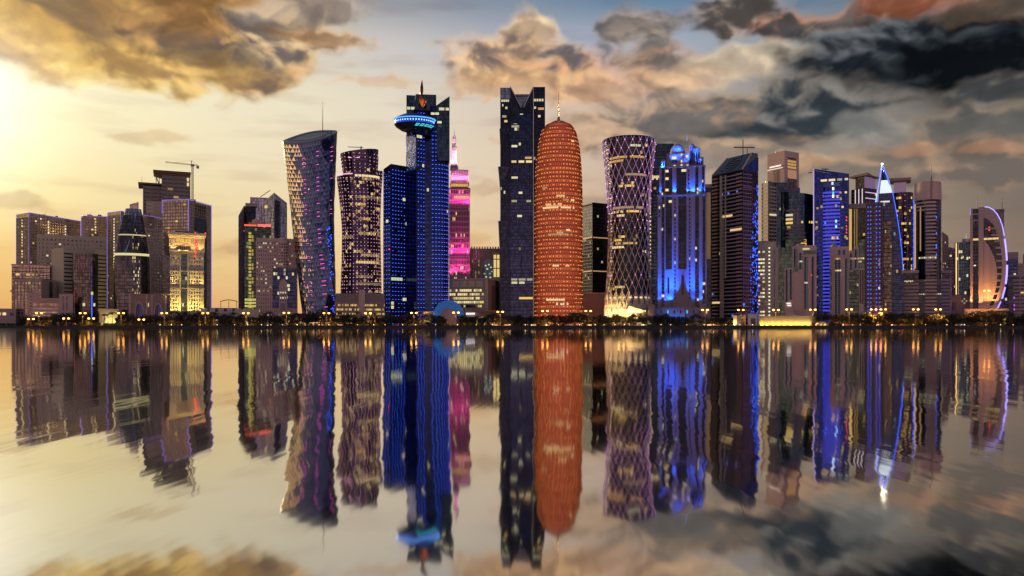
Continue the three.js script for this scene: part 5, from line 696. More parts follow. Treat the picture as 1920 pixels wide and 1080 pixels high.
{ // blue floodlit stone tower with domes
  const d = 856, t = new Thing('domed_stone_tower', 'pink stone tower floodlit blue with domed turrets on its stepped crown', 'tower', 1279, d), y = (p) => t.y(p), f = foot1(1233, 1325, d, 40), s = plane(f[0], f[1]), q = (x) => (x - 1233) / 92 * s.L, st = stone(0.36, 0.27, 0.29), F2 = foot1(1236, 1322, d + 3, 34), s2 = plane(F2[0], F2[1]), q2 = (x) => (x - 1236) / 86 * s2.L;
  t.part('lower_block', M.black).prism(f, GY, y(366) - 0.5); t.part('upper_block', M.black).prism(F2, y(372), y(312));
  const wallS = (S, Q, x0, x1, p0, p1, o = 1.2) => t.part('stone_pier', st).panel(S, Q(x0), Q(x1), y(p0), y(p1), 0.01, o), slot = (S, Q, x, p0, p1, step, o) => { for (let p = p0; p < p1; p += step) { const lit = rnd() < 0.1; t.pane({ pt: (u, yy, oo) => S.pt(u, yy, oo + o) }, Q(x - 1.2), Q(x + 1.2), y(p + step * 0.55), y(p), lit ? WARM[2] : M.black, lit ? 'lit_window' : 'window', 0.12); } };
  for (const [a, b] of [[1233, 1240.5], [1246, 1248], [1260, 1272], [1287.5, 1303.5], [1310.5, 1317.5], [1322.5, 1325]]) wallS(s, q, a, b, 606, 366);
  wallS(s, q, 1247.9, 1260.1, 606, 505, 0.9); wallS(s, q, 1271.9, 1287.6, 606, 505, 0.9); t.part('arch_window', M.black).panel(s, q(1278), q(1283), y(553), y(516), 0.91, 1.1); t.part('arch_window', M.black).panel(s, q(1252), q(1255), y(550), y(520), 0.91, 1.1);
  for (const [a, b] of [[1240.5, 1246], [1303.5, 1310.5], [1317.5, 1322.5], [1248, 1260], [1272, 1287.5]]) { const S = { ...s, L: q(b) - q(a), pt: (u, yy, o) => s.pt(q(a) + u, yy, o) }; grid(t, S, a > 1247 && a < 1290 ? y(505) : GY, y(367), { fh: 4.2, nb: 2, span: 0.24, pier: 0.05, sd: 0.3, spanMat: M.metalDark, lit: 0.07, litMat: [WARM[2], COOL[2]] }); }
  for (const x of [1266, 1293.5]) slot(s, q, x, 372, 560, 7.4, 1.2); slot(s, q, 1236.5, 378, 404, 8, 1.2);
  t.part('ledge', st).panel(s, -0.5, s.L + 0.5, y(367.5), y(365), -6, 1.9);
  for (const [a, b] of [[1236, 1240.5], [1246, 1247.5], [1260.5, 1268.5], [1287, 1304], [1309.5, 1316.5], [1320.5, 1322]]) wallS(s2, q2, a, b, 366, 313); for (const [a, b] of [[1240.5, 1246], [1247.5, 1260.5], [1268.5, 1287], [1304, 1309.5], [1316.5, 1320.5]]) { const S = { ...s2, L: q2(b) - q2(a), pt: (u, yy, o) => s2.pt(q2(a) + u, yy, o) }; grid(t, S, y(366), y(316), { fh: 4.2, nb: 2, span: 0.24, pier: 0.05, sd: 0.3, spanMat: M.metalDark, lit: 0.08, litMat: [WARM[2]] }); }
  slot(s2, q2, 1291.5, 318, 362, 8, 1.2); t.part('ledge', st).prism(foot1(1235, 1323, d + 1, 37), y(313), y(310.5));
  // crown
  const c1 = foot1(1250, 1292, d + 5, 26), p1 = plane(c1[0], c1[1]); t.part('crown_block', st).prism(c1, y(311), y(286)); for (const [x, p, w] of [[1264, 296, 4.4], [1278, 291, 1.6], [1288, 294, 2.4], [1265, 312, 1.8], [1278, 311, 1.8], [1289, 312, 1.8], [1278, 303, 1.4]]) t.pane(p1, (x - 1250 - w) / 42 * p1.L, (x - 1250 + w) / 42 * p1.L, y(p), y(p - 4.6), WARM[2], 'lit_window', 0.2); t.part('crown_slot', M.black).panel(p1, p1.L * 0.24, p1.L * 0.46, y(303), y(298), 0.02, 0.3);
  const dome = (x, w, pb, pt_, ph, dd, drum = 0) => { const K2 = (d + dd) / F, pr = []; for (let k = 0; k <= 6; k++) pr.push([mix(y(pb), y(pt_), Math.sin(k / 6 * 1.57)), Math.max(0.15, w * K2 * Math.cos(k / 6 * 1.57))]); const D = round(x, d + dd, pr, {}); t.part('dome', stone(0.4, 0.3, 0.32)).loft(pr.map(([yy]) => D.ring(yy, 20)), { round: true }); if (drum) { const R = round(x, d + dd, [[0, w * K2 * 0.95], [400, w * K2 * 0.95]], {}); t.part('turret', st).loft([R.ring(y(drum), 16), R.ring(y(pb), 16)], { round: true }); for (let k = -1; k < 2; k++) t.pane({ pt: (u, yy, o) => R.polar(u, yy, o) }, k * 0.7 - 0.18, k * 0.7 + 0.18, mix(y(drum), y(pb), 0.25), mix(y(drum), y(pb), 0.8), M.black, 'window', 0.15); } t.part('dome_tip', M.metalGrey).bar([D.c[0], y(pt_), D.c[1]], [D.c[0], y(pt_ - ph), D.c[1]], 0.25, 4); };
  dome(1270.5, 14.5, 285, 263.5, 2, 16, 287); dome(1297.5, 5, 268, 264, 2, 16, 312); dome(1306, 7, 276, 272, 3, 12, 312); dome(1299, 5.4, 267, 262.5, 3, 24, 312); dome(1311.5, 6.4, 297.5, 294, 2, 8, 312); dome(1244, 5.4, 300, 296.4, 2, 8, 313); t.part('stair_turret', st).prism(foot1(1288, 1319, d + 14, 18), y(312), y(290)); mast(t, 1288, 264, 252, d + 20, 0.4, E(0.1, 0.3, 1, 0.8));
  // podium
  const P = foot1(1212, 1332, d - 12, 12), ps = plane(P[0], P[1]); t.part('podium', st).prism(P, GY, y(578)); for (let k = 0; k < 12; k++) t.part('merlon', st).panel(ps, ps.L * k / 12, ps.L * (k + 0.5) / 12, y(578), y(575.5), -1, 0.3); for (const x of [1222, 1318]) { const g = foot1(x - 6, x + 6, d - 13, 10); t.part('pavilion', st).prism(g, GY, y(571)); } for (let k = 0; k < 10; k++) t.pane(ps, ps.L * (k + 0.3) / 10, ps.L * (k + 0.5) / 10, y(588), y(582), k === 3 || k === 6 ? E(0.05, 0.5, 1, 1.2) : k % 3 ? M.black : WARM[0], 'window', 0.2);
  t.part('porch', st).prism(foot1(1262, 1300, d - 4, 6), y(578), y(566));
  const B = new THREE.Color().setRGB(0.006, 0.1, 1), fl = (S, Q, x, p, out, up, pw, an) => t.flood(S.pt(Q(x), y(p), out), S.pt(Q(x), y(p) + up, 0.6), B, pw, an, 0.6);
  for (const x of [1237, 1247, 1254, 1259, 1264, 1270, 1290, 1297, 1302, 1314]) { fl(s, q, x, 569, 3.4, 17, 1100, 0.52); fl(s, q, x + 0.8, 569, 4.6, 60, 12000, 0.22); } 
  for (const x of [1238, 1263, 1267, 1290, 1297, 1301, 1312, 1320]) fl(s2, q2, x, 364.4, 3, 14, 1000, 0.5);
  fl(p1, (x) => (x - 1250) / 42 * p1.L, 1257, 287.5, 3, 10, 900, 0.8); fl(p1, (x) => (x - 1250) / 42 * p1.L, 1266, 287, 5, 10, 1900, 0.9); fl(p1, (x) => (x - 1250) / 42 * p1.L, 1276, 287, 5, 10, 1800, 0.9); fl(p1, (x) => (x - 1250) / 42 * p1.L, 1284, 312, 4, 14, 600, 0.6);
  for (const [x, p] of [[1296, 312], [1303, 312], [1312, 312], [1244, 313], [1307, 296], [1298, 290]]) fl(s2, q2, x, p, 3, 16, 2400, 0.6);
  for (const [x, p, x2, p2] of [[1262, 310, 1270, 274], [1292, 310, 1300, 276], [1314, 311, 1308, 288], [1242, 312, 1245, 302]]) t.flood(s2.pt(q2(x), y(p), 7), s2.pt(q2(x2), y(p2), -8), B, 1900, 0.5, 0.6);
  for (const k of [0.1, 0.26, 0.42, 0.6, 0.78, 0.94]) t.flood(ps.pt(ps.L * k, GY + 0.6, 4), ps.pt(ps.L * k, y(580), 0), new THREE.Color().setRGB(0.02, 0.2, 1), 260, 0.9, 0.6);
  t.done();
}
{
  const d = 930, t = new Thing('slender_ribbed_block', 'slender ribbed block with painted sunlight glow, wedged beside the tower with the sloped emblem roof', 'building', 1329, d), f = foot1(1318, 1340, d, 16), s = plane(f[0], f[1]), y = (p) => t.y(p); t.part('wall', M.black).prism(f, GY, y(352)); t.part('cap', M.tan).prism(foot1(1320, 1338, d + 1, 10), y(352), y(345)); t.part('painted_sun_face', E(1, 0.55, 0.25, 0.22)).panel(s, at(s, 0.28), at(s, 0.66), y(486), y(361), 0.05, 0.2); for (let k = 0; k < 42; k++) t.many('rib', M.brown).panel(s, at(s, 0.27), at(s, 0.67), y(486 - k * 3) , y(485 - k * 3), 0.2, 0.5); t.done();  // emissive face puts sunlight into the material; no lamp there
}
{ // sloped roof tower with a round emblem
  const d = 858, t = new Thing('slope_roof_tower', 'banded tower with a steep sloped roof carrying a round emblem and a cross-shaped mast', 'tower', 1385, d), y = (p) => t.y(p), f = foot2(1335, 1392, 1421, d, 42), A = plane(f[0], f[1]), B = plane(f[1], f[2]);
  t.part('wall', M.violet).prism(f, GY, y(318)); const back = [go(f[0], [f[3][0] - f[0][0], f[3][1] - f[0][1]], 0.62), go(f[1], [f[2][0] - f[1][0], f[2][1] - f[1][1]], 0.62)];
  const ry = y(318), ty = y(283), P3 = (p, yy) => [p[0], yy, p[1]], lean = (p, q) => [mix(p[0], q[0], 0.2), mix(p[1], q[1], 0.2)];
  const roof = t.part('sloped_roof', M.roofBlue = metal(0.14, 0.18, 0.23, 0.4, 0.3)); const bl = lean(back[0], back[1]), br = back[1]; roof.loft([[P3(f[0], ry), P3(f[1], ry), P3(f[2], ry), P3(f[3], ry)], [P3(bl, ty), P3(br, ty), P3(f[2], ty), P3(lean(f[3], f[2]), ty)]], { bottom: true });
  const onRoof = (u, v, o) => { const a = [mix(P3(f[0], ry)[0], P3(f[1], ry)[0], u), ry, mix(f[0][1], f[1][1], u)], b = [mix(bl[0], br[0], u), ty, mix(bl[1], br[1], u)], n = unit(cross(sub(P3(f[1], ry), P3(f[0], ry)), sub(P3(bl, ty), P3(f[0], ry)))); return [0, 1, 2].map((k) => mix(a[k], b[k], v) + n[k] * o); };
  const disc = (r0, r1, o0, o1, m, nm) => { const L = (r, o) => Array.from({ length: 28 }, (_, k) => onRoof(0.5 + r * 0.62 * Math.cos(k / 28 * 6.2832), 0.5 + r * Math.sin(k / 28 * 6.2832), o)); t.part(nm, m).loft(r0 ? [L(r1, o0), L(r1, o1), L(r0, o1)] : [L(r1, o0), L(r1, o1)], { top: !r0 }); };
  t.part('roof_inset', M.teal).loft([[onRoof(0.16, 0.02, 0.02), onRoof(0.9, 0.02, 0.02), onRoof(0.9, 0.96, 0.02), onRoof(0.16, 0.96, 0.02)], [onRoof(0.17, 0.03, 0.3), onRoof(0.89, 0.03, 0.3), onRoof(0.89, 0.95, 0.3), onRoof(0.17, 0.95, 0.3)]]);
  disc(0.34, 0.4, 0.3, 0.8, M.rim2 || M.metalGrey, 'emblem_ring'); for (const v of [0.3, 0.44, 0.58, 0.7]) t.part('emblem_bar', M.metalGrey).bar(onRoof(0.32, v, 0.7), onRoof(0.68, v - 0.02, 0.7), 0.45, 4);
  t.part('roof_edge', M.pink).bar(P3(f[0], ry + 0.4), P3(bl, ty + 0.4), 0.7, 5); t.part('roof_edge', M.pink).bar(P3(f[1], ry + 0.4), P3(br, ty + 0.4), 0.7, 5); t.part('gable_glass', M.blue).loft([[P3(f[1], ry + 0.2), P3(f[2], ry + 0.2), P3(f[2], ty - 4), P3(f[2], ty - 4)].map((p) => [p[0] + B.n[0] * 0.4, p[1], p[2] + B.n[1] * 0.4]), [P3(f[1], ry + 0.2), P3(f[2], ry + 0.2), P3(f[2], ty - 4), P3(f[2], ty - 4)].map((p) => [p[0] + B.n[0] * 0.8, p[1], p[2] + B.n[1] * 0.8])]);
  const band = (S, a, b, m, sp, n) => grid(t, { ...S, L: at(S, b - a), pt: (u, yy, o) => S.pt(at(S, a) + u, yy, o) }, GY, ry - 1, { fh: 4.1, nb: n, span: sp, pier: 0.08, sd: 0.5, pd: 0.55, spanMat: m, pierMat: M.metalDark, lit: 0.008, litMat: [WARM[0], E(0.1, 0.25, 1, 0.9)] });
  band(A, 0, 0.2, M.pink, 0.4, 3); band(A, 0.24, 0.8, stone(0.62, 0.5, 0.58), 0.34, 8); band(A, 0.8, 1, stone(0.6, 0.38, 0.42), 0.5, 3); band(B, 0, 0.6, stone(0.5, 0.32, 0.5), 0.26, 4); band(B, 0.6, 1, M.metalDark, 0.1, 3);
  for (const [u, w, p0, p1] of [[0.3, 0.055, 600, 322], [0.46, 0.02, 520, 322], [0.385, 0.015, 600, 400]]) t.part('pale_fin', M.cream).panel(A, at(A, u), at(A, u + w), y(p0), y(p1), 0.3, 1.6);
  for (let k = 0; k < 9; k++) t.part('violet_band', stone(0.36, 0.2, 0.42)).panel(B, 0, B.L, y(352 + k * 30), y(349.5 + k * 30), 0.4, 0.9);
  for (const [a, b, p] of [[0.36, 0.68, 403], [0.62, 0.98, 431], [0.02, 0.3, 568]]) t.pane(A, at(A, a), at(A, b), y(p), y(p - 4), WARM[0], 'lit_window', 0.8);
  const bl2 = t.many('led_light', LED.blue); for (let k = 0; k < 170; k++) { const f0 = Math.pow(rnd(), 0.9), p = mix(345, 604, f0), u = at(B, 1 - 0.5 * Math.pow(rnd(), 1.6) * clamp((p - 330) / 110)); bl2.panel(B, u - 0.7, u - 0.1, y(p), y(p) + rr(0.6, 2), 0.5, 1); }
  const z = -d - 26; t.part('cross_mast', M.brown).bar([PX(1393, -z), y(286), z], [PX(1393, -z), PY(262, -z), z], 0.6, 5); t.part('cross_bar', M.brown).bar([PX(1376, -z), PY(276, -z), z], [PX(1415, -z), PY(276.5, -z), z], 0.8, 5); t.part('bar_post', M.brown).bar([PX(1401, -z), y(286), z], [PX(1401, -z), PY(276, -z), z], 0.4, 4); t.done();
}
{ // beige office with lit bands
  const d = 880, t = new Thing('beige_lit_office', 'beige office with bright window bands and a column of lit stair windows', 'building', 1438, d), y = (p) => t.y(p), f = foot1(1421, 1455, d, 22), s = plane(f[0], f[1]), q = (x) => (x - 1421) / 34 * s.L;
  t.part('wall', M.smoke).prism(f, GY, y(456)); t.part('crown_wall', M.cream).panel(s, 0, s.L, y(470), y(454), 0.01, 0.8); t.part('stair_wall', M.cream).panel(s, q(1434), q(1451), GY, y(470), 0.01, 0.7); t.part('roof_slab', M.brown).prism(foot1(1420, 1457, d - 1, 24), y(454), y(452));
  grid(t, { ...s, L: q(1434) }, GY, y(470), { fh: 4.1, nb: 3, span: 0.45, pier: 0.06, sd: 0.5, spanMat: M.beige, lit: 0.6, litMat: [E(1, 0.85, 0.55, 1), E(1, 0.75, 0.45, 0.6), COOL[0]] });
  for (let p = 464; p < 600; p += 7) { t.pane({ pt: (u, yy, o) => s.pt(u, yy, o + 0.7) }, q(1441), q(1444), y(p + 2.6), y(p), E(1, 0.9, 0.6, 1.1), 'lit_window', 0.2); t.part('window', M.smoke).panel(s, q(1452), q(1454), y(p + 3), y(p), 0.02, 0.4); } t.done();
}
{ // pink stone tower with stepped neighbour
  const d = 985, t = new Thing('blank_stone_tower', 'pink blank stone tower with a light strip and a small grid of lit windows', 'tower', 1466, d), y = (p) => t.y(p), f = foot2(1439, 1471, 1498, d, 40), A = plane(f[0], f[1]), B = plane(f[1], f[2]);
  t.part('wall', M.pink).prism(f, GY, y(282)); strip(t, A, at(A, 0.14), at(A, 0.8), y(309.5), y(307.5), E(1, 0.8, 0.7, 1.4)); strip(t, A, at(A, 0.02), at(A, 0.9), y(314), y(312.6), E(1, 0.8, 0.65, 0.9)); t.part('dark_slot', M.brown).panel(A, at(A, 0.36), at(A, 0.6), y(342), y(316), 0.02, 0.4);
  for (let k = 0; k < 4; k++) for (let j = 0; j < 6; j++) t.pane(B, at(B, 0.22 + j * 0.1), at(B, 0.29 + j * 0.1), y(297 + k * 5.6), y(293.4 + k * 5.6), k ? GOLD[1] : M.smoke, k ? 'lit_window' : 'window', 0.2);
  t.pane(B, at(B, 0.22), at(B, 0.82), y(333), y(317), E(0.7, 0.34, 0.18, 0.5), 'lit_recess_light', 0.2); t.part('dark_opening', M.smoke).panel(B, at(B, 0.22), at(B, 0.82), y(352), y(333.4), 0.02, 0.3); roofKit(t, f, y(282), 2); t.done();
}
{
  const d = 950, t = new Thing('sun_strip_tower', 'dark tower with a pale edge strip painted as sunlit beside the blank stone tower', 'tower', 1441, d), y = (p) => t.y(p), f = foot2(1428, 1441, 1456, d, 50), A = plane(f[0], f[1]), B = plane(f[1], f[2]); t.part('wall', M.smoke).prism(f, GY, y(341)); t.part('roof_house', M.teal).prism(foot1(1443, 1476, d + 8, 16), GY, y(340)); t.part('painted_sun_strip', M.cream).panel(A, at(A, 0.3), at(A, 0.96), GY, y(341), 0.02, 0.5);  // cream strip puts the sunlight on this edge into its colour
  grid(t, A, GY, y(342), { fh: 4.4, nb: 3, span: 0.3, pier: 0.1, sd: 0.7, spanMat: M.tan, lit: 0 }); grid(t, B, GY, y(345), { fh: 4.4, nb: 3, span: 0.4, pier: 0.1, sd: 0.4, pd: 0.45, spanMat: M.concrete, pierMat: M.concrete, lit: 0.02 }); t.pane(B, at(B, 0.1), at(B, 0.95), y(404), y(400.6), COOL[0], 'lit_window', 0.6); roofKit(t, f, y(341), 2); t.done();
}
{ // dark curved glass block
  const d = 920, t = new Thing('curved_dark_block', 'wide dark glass block with a gently sloping roof, short floor bands and scattered yellow windows', 'building', 1490, d), y = (p) => PY(p, d + 20), s = round(1489, d + 40, [[GY, 37 * (d + 40) / F * 0.9], [y(352), 37 * (d + 40) / F * 0.9]], { deep: 0.55 });
  const rings = [GY, y(480), y(356)].map((yy) => s.ring(yy, 40)); rings[2] = rings[2].map((q) => [q[0], q[1] + (PX(1489, d) - q[0]) * 0.13, q[2]]); t.part('wall', M.teal).loft(rings, { round: true }); t.part('roof_plant', stone(0.3, 0.24, 0.4)).prism(foot1(1455, 1500, d + 38, 10), y(356), y(348));
  grid(t, s, GY, y(362), { fh: 4.2, nb: 18, span: 0.1, pier: 0.05, sd: 0.2, seg: 18, spanMat: M.metalDark, lit: 0.02, litMat: [...GOLD, WARM[2]] }); for (let k = 0; k < 26; k++) t.part('floor_band', M.brown).panel({ pt: (u, yy, o) => s.pt(at(s, u), yy, o) }, 0.36, 0.4, y(394 + k * 7.2), y(391 + k * 7.2), 0.2, 0.7) && [0.4, 0.45, 0.5, 0.55, 0.6, 0.65].forEach((u) => u < 0.55 + k * 0.02 && t.many('floor_band', M.brown).panel({ pt: (v, yy, o) => s.pt(at(s, v), yy, o) }, u, u + 0.05, y(394 + k * 7.2), y(391 + k * 7.2), 0.2, 0.7));
  for (const [u, w, p, m] of [[0.14, 0.09, 410, GOLD[0]], [0.14, 0.09, 418, GOLD[1]], [0.36, 0.12, 403, COOL[0]], [0.36, 0.12, 411, WARM[0]], [0.36, 0.12, 418, GOLD[0]], [0.84, 0.1, 417, GOLD[0]], [0.2, 0.05, 390, GOLD[0]], [0.62, 0.03, 417, GOLD[0]], [0.38, 0.06, 426, WARM[3]], [0.78, 0.02, 417, GOLD[0]]]) t.pane(s, at(s, u), at(s, u + w), y(p), y(p - 4), m, 'lit_window', 0.9); t.done();
}
function archedFront(label, x0, d, flip, build) { const t = new Thing('arched_stone_office', label, 'building', x0, d); build(t); return t.done(); }
const archPanel = (t, s, u0, u1, yb, yt, o, material, name) => { const w = u1 - u0, r = w / 2, L = (oo) => { const P = [[u0, yb], [u1, yb]]; for (let k = 0; k <= 8; k++) P.push([u0 + r + r * Math.cos(k / 8 * Math.PI), yt - r + r * Math.sin(k / 8 * Math.PI)]); return P.map(([u, yy]) => s.pt(u, yy, oo)); }; t.part(name, material).loft([L(o - 0.3), L(o)]); };
archedFront('rose stone office with stepped tall arches and a blank wall, beside the glowing yellow wall', 1492, 866, 1, (t) => {
  const d = 866, y = (p) => t.y(p), f = foot1(1455, 1531, d, 26), s = plane(f[0], f[1]), q = (x) => (x - 1455) / 76 * s.L;
  t.part('wall', M.green).prism(f, GY, y(464)); t.part('green_block', M.green).panel(s, q(1473), q(1487), y(520), y(448), -8, 0.6);
  const pier = (a, b, p0, p1, o = 1.4) => t.part('stone_frame', M.pink).panel(s, q(a), q(b), y(p0), y(p1), 0.02, o);
  pier(1486.5, 1497, 502, 462); pier(1497.1, 1507, 510, 470, 2); pier(1507.1, 1531, 606, 478, 2.6); pier(1497, 1531, 471, 461, 1); pier(1471, 1487, 606, 502, 2.2); pier(1487.1, 1507, 606, 509.5, 1.2);
  archPanel(t, s, q(1489), q(1495.4), y(501), y(466), 1.5, M.teal, 'arch_window'); archPanel(t, s, q(1499), q(1505), y(506), y(474), 2.1, M.teal, 'arch_window'); archPanel(t, s, q(1508.5), q(1515), y(580), y(482), 2.7, M.teal, 'arch_window'); archPanel(t, s, q(1522), q(1527), y(580), y(482), 2.7, M.violet, 'arch_window'); archPanel(t, s, q(1473.5), q(1478.5), y(566), y(505), 2.3, M.teal, 'arch_window'); archPanel(t, s, q(1481.5), q(1485), y(562), y(505), 2.3, M.teal, 'arch_window');
  for (const [a, b, p] of [[1508.6, 1514.9, 532], [1499.2, 1504.8, 492], [1505, 1518, 469]]) t.pane({ pt: (u, yy, o) => s.pt(u, yy, o + 2.7) }, q(a), q(b), y(p), y(p - 2.6), COOL[0], 'lit_window', 0.15);
  const gs = foot2(1453, 1456, 1471, d + 6, 40); t.part('gold_flank', M.cream).prism(gs, GY, y(462)); const g = plane(gs[1], gs[2]); for (let k = 0; k < 5; k++) t.part('flank_fin', M.beige).panel(g, at(g, 0.05 + k * 0.2), at(g, 0.13 + k * 0.2), GY, y(463 + k * 3), 0.02, 0.9); t.flood(g.pt(at(g, 0.5), GY + 1, 6), g.pt(at(g, 0.5), y(530), 0), new THREE.Color().setRGB(1, 0.7, 0.25), 900, 0.5);
  for (let yy = GY + 8; yy < y(515); yy += 4.2) t.pane(g, at(g, 0.16), at(g, 0.2), yy, yy + 2.2, WARM[0]);
  t.part('stone_gate', M.pink).prism(foot1(1472, 1488, d - 8, 6), GY, y(578)); for (const [x, p] of [[1480, 570], [1481, 574]]) t.pane(s, q(x - 5), q(x + 3), y(p), y(p - 2.4), E(1, 0.95, 0.85, 1), 'sign_light', 3);
  const dm = round(1501, d + 10, [[y(461), 6], [y(457), 4], [y(455), 0.3]]); t.part('dome', M.greyStone).loft([461, 457, 455].map((p) => dm.ring(y(p), 14)), { round: true }); t.part('beacon_light', LED.red).panel(s, q(1508), q(1509.6), y(457.5), y(455.5), -2, -1); t.part('beacon_light', LED.red).panel(s, q(1521), q(1522.4), y(518), y(516), 2.6, 3);
});
archedFront('rose stone office with corner arches over dark glass, behind the dark shade trees', 1588, 866, -1, (t) => {
  const d = 866, y = (p) => t.y(p), f = foot1(1556, 1621, d, 26), s = plane(f[0], f[1]), q = (x) => (x - 1556) / 65 * s.L;
  t.part('wall', M.green).prism(f, GY, y(470)); t.part('green_block', M.green).panel(s, q(1610), q(1621.5), GY, y(450), -9, -0.02);
  const pier = (a, b, p0, p1, o = 1.4) => t.part('stone_frame', M.pink).panel(s, q(a), q(b), y(p0), y(p1), 0.02, o);
  pier(1556, 1592, 480, 462, 2); pier(1560, 1592, 606, 480, 1.5); pier(1592.1, 1601, 510, 471, 1.8); pier(1601.1, 1610, 506, 463, 1.4); pier(1610.5, 1620, 606, 504, 2); pier(1556, 1560.5, 500, 462.5, 2.5); t.part('stone_corner', M.pink).loft([[s.pt(q(1560), y(512), 1.6), s.pt(q(1563), y(512), 1.6), s.pt(q(1563), y(512), 0), s.pt(q(1560), y(512), 0)], [s.pt(q(1556), y(500), 2.4), s.pt(q(1563), y(500), 2.4), s.pt(q(1563), y(500), 0), s.pt(q(1556), y(500), 0)]], { bottom: true });
  for (const [a, b, p0, p1, o] of [[1566, 1576, 590, 484, 1.6], [1585, 1591, 590, 484, 1.6], [1572, 1578, 478, 468, 2.1], [1581, 1587, 478, 468, 2.1], [1594, 1600, 507, 475, 1.9], [1603, 1608.6, 504, 468, 1.5], [1612, 1614.5, 570, 507, 2.1], [1616.5, 1619, 570, 507, 2.1]]) archPanel(t, s, q(a), q(b), y(p0), y(p1), o, a > 1611 ? M.violet : M.teal, 'arch_window');
  const G = { ...s, L: q(1610) - q(1592.5), pt: (u, yy, o) => s.pt(q(1592.5) + u, yy, o) }; grid(t, G, GY, y(510), { fh: 4.1, nb: 5, span: 0.2, pier: 0.1, sd: 0.25, pd: 0.3, spanMat: M.metalDark, pierMat: M.metalDark, lit: 0.04, litMat: [COOL[1], WARM[3]] }); for (let k = 0; k < 25; k++) t.many('floor_line', M.metalDark).panel(s, q(1566), q(1576), y(490 + k * 4), y(489 + k * 4), 1.6, 1.75);
  for (const [a, b, p] of [[1566, 1576, 486.5], [1566, 1576, 508.5], [1594, 1620, 487], [1610, 1616, 493]]) for (let x = a; x < b; x += 3) t.pane({ pt: (u, yy, o) => s.pt(u, yy, o + 2.2) }, q(x), q(x + 2.2), y(p), y(p - 3), pick(WARM), 'lit_window', 0.15);
  const dm = round(1564, d + 10, [[y(463), 4.4], [y(458), 3], [y(455), 0.3]]); t.part('dome', M.greyStone).loft([463, 458, 455].map((p) => dm.ring(y(p), 14)), { round: true }); t.part('stepped_gable', M.pink).prism(foot1(1610, 1620, d - 3, 5), GY, y(566));
});
{ // blue glass tower
  const d = 925, t = new Thing('blue_banded_tower', 'blue glass tower with a slanted roof and glowing violet-blue floor bands', 'tower', 1558, d), y = (p) => t.y(p), f = foot1(1525, 1592, d, 32), s = plane(f[0], f[1]), q = (x) => (x - 1525) / 67 * s.L;
  t.part('wall', M.blue).prism(f, GY, [y(314), y(328), y(328), y(314)]); grid(t, s, GY, y(332), { fh: 4, nb: 15, span: 0.14, pier: 0.06, sd: 0.15, pd: 0.2, spanMat: M.metalDark, pierMat: M.metalDark, lit: 0.015, litMat: [GOLD[1], WARM[3]] });
  const b = round(1559, d + 4, [[GY, 12.6], [y(343), 12.6]], { deep: 0.5 }); t.part('round_bay', M.blue).loft([b.ring(GY, 28), b.ring(y(343), 28)], { round: true }); t.part('bay_cap', stone(0.2, 0.24, 0.5)).loft([b.ring(y(350), 28, 0.3), b.ring(y(343), 28, 0.3)], { round: true });
  const n = 37; for (let k = 0; k < n; k++) t.part('light_band', E(0.07, 0.07, 0.8, k % 3 ? 0.75 : 0.9)).loft([b.ring(y(604 - k * 6.7), 24, 0.35), b.ring(y(600.6 - k * 6.7), 24, 0.35)], { round: true, top: false });
  for (const [a, w, m] of [[1539, 12, WARM[2]], [1554, 12, WARM[2]], [1570, 9, COOL[1]], [1584, 6, COOL[0]]]) t.pane(s, q(a), q(a + w), y(339.5), y(335.6), m, 'lit_window', 0.5);
  for (const [u, p, m] of [[0.5, 347, LED.pale], [0.52, 357, LED.white], [0.52, 365, LED.cyan], [0.52, 371, LED.white], [0.6, 418, LED.pale], [0.6, 428, LED.pale], [0.3, 420, LED.blue], [0.64, 372, GOLD[0]], [0.55, 449, WARM[1]], [0.5, 449, WARM[0]], [0.64, 449, WARM[0]], [0.6, 389, WARM[3]]]) t.pane(b, at(b, u), at(b, u + 0.05), y(p), y(p - 5), m, 'lit_window', 0.7);
  for (const [a, p] of [[1578, 391], [1531, 391], [1574, 364], [1529, 417], [1584, 364], [1528, 430], [1577, 430], [1586, 450], [1529, 540], [1530, 520], [1531, 555]]) t.pane(s, q(a), q(a + 4), y(p), y(p - 3.6), pick(WARM), 'lit_window', 0.5);
  strip(t, s, 0, 0.9, GY + 10, y(314), E(0.6, 0.4, 1, 0.9), 0.8); dots(t, { pt: (u, yy, o) => s.pt(q(1587) + u, yy, o), L: 0.1 }, y(440), y(400), 7, 1, 1, 1.6, LED.red, 0.2); t.part('roof_rail', M.pink).bar([PX(1526, d), y(319), -d - 1], [PX(1591, d), y(331), -d - 1], 0.35, 4); mast(t, 1524.5, 316, 308, d, 0.4, M.pink); t.part('roof_boom', M.metalDark).bar([PX(1544, d), y(314.5), -d - 8], [PX(1558, d), y(314.5), -d - 8], 0.5, 4); t.part('boom_post', M.metalDark).bar([PX(1553, d), y(322), -d - 8], [PX(1553, d), y(314), -d - 8], 0.5, 4); t.part('side_gantry', M.brown).bar([PX(1518, d), y(323), -d - 4], [PX(1525, d), y(322), -d - 4], 0.6, 4); t.done();
}
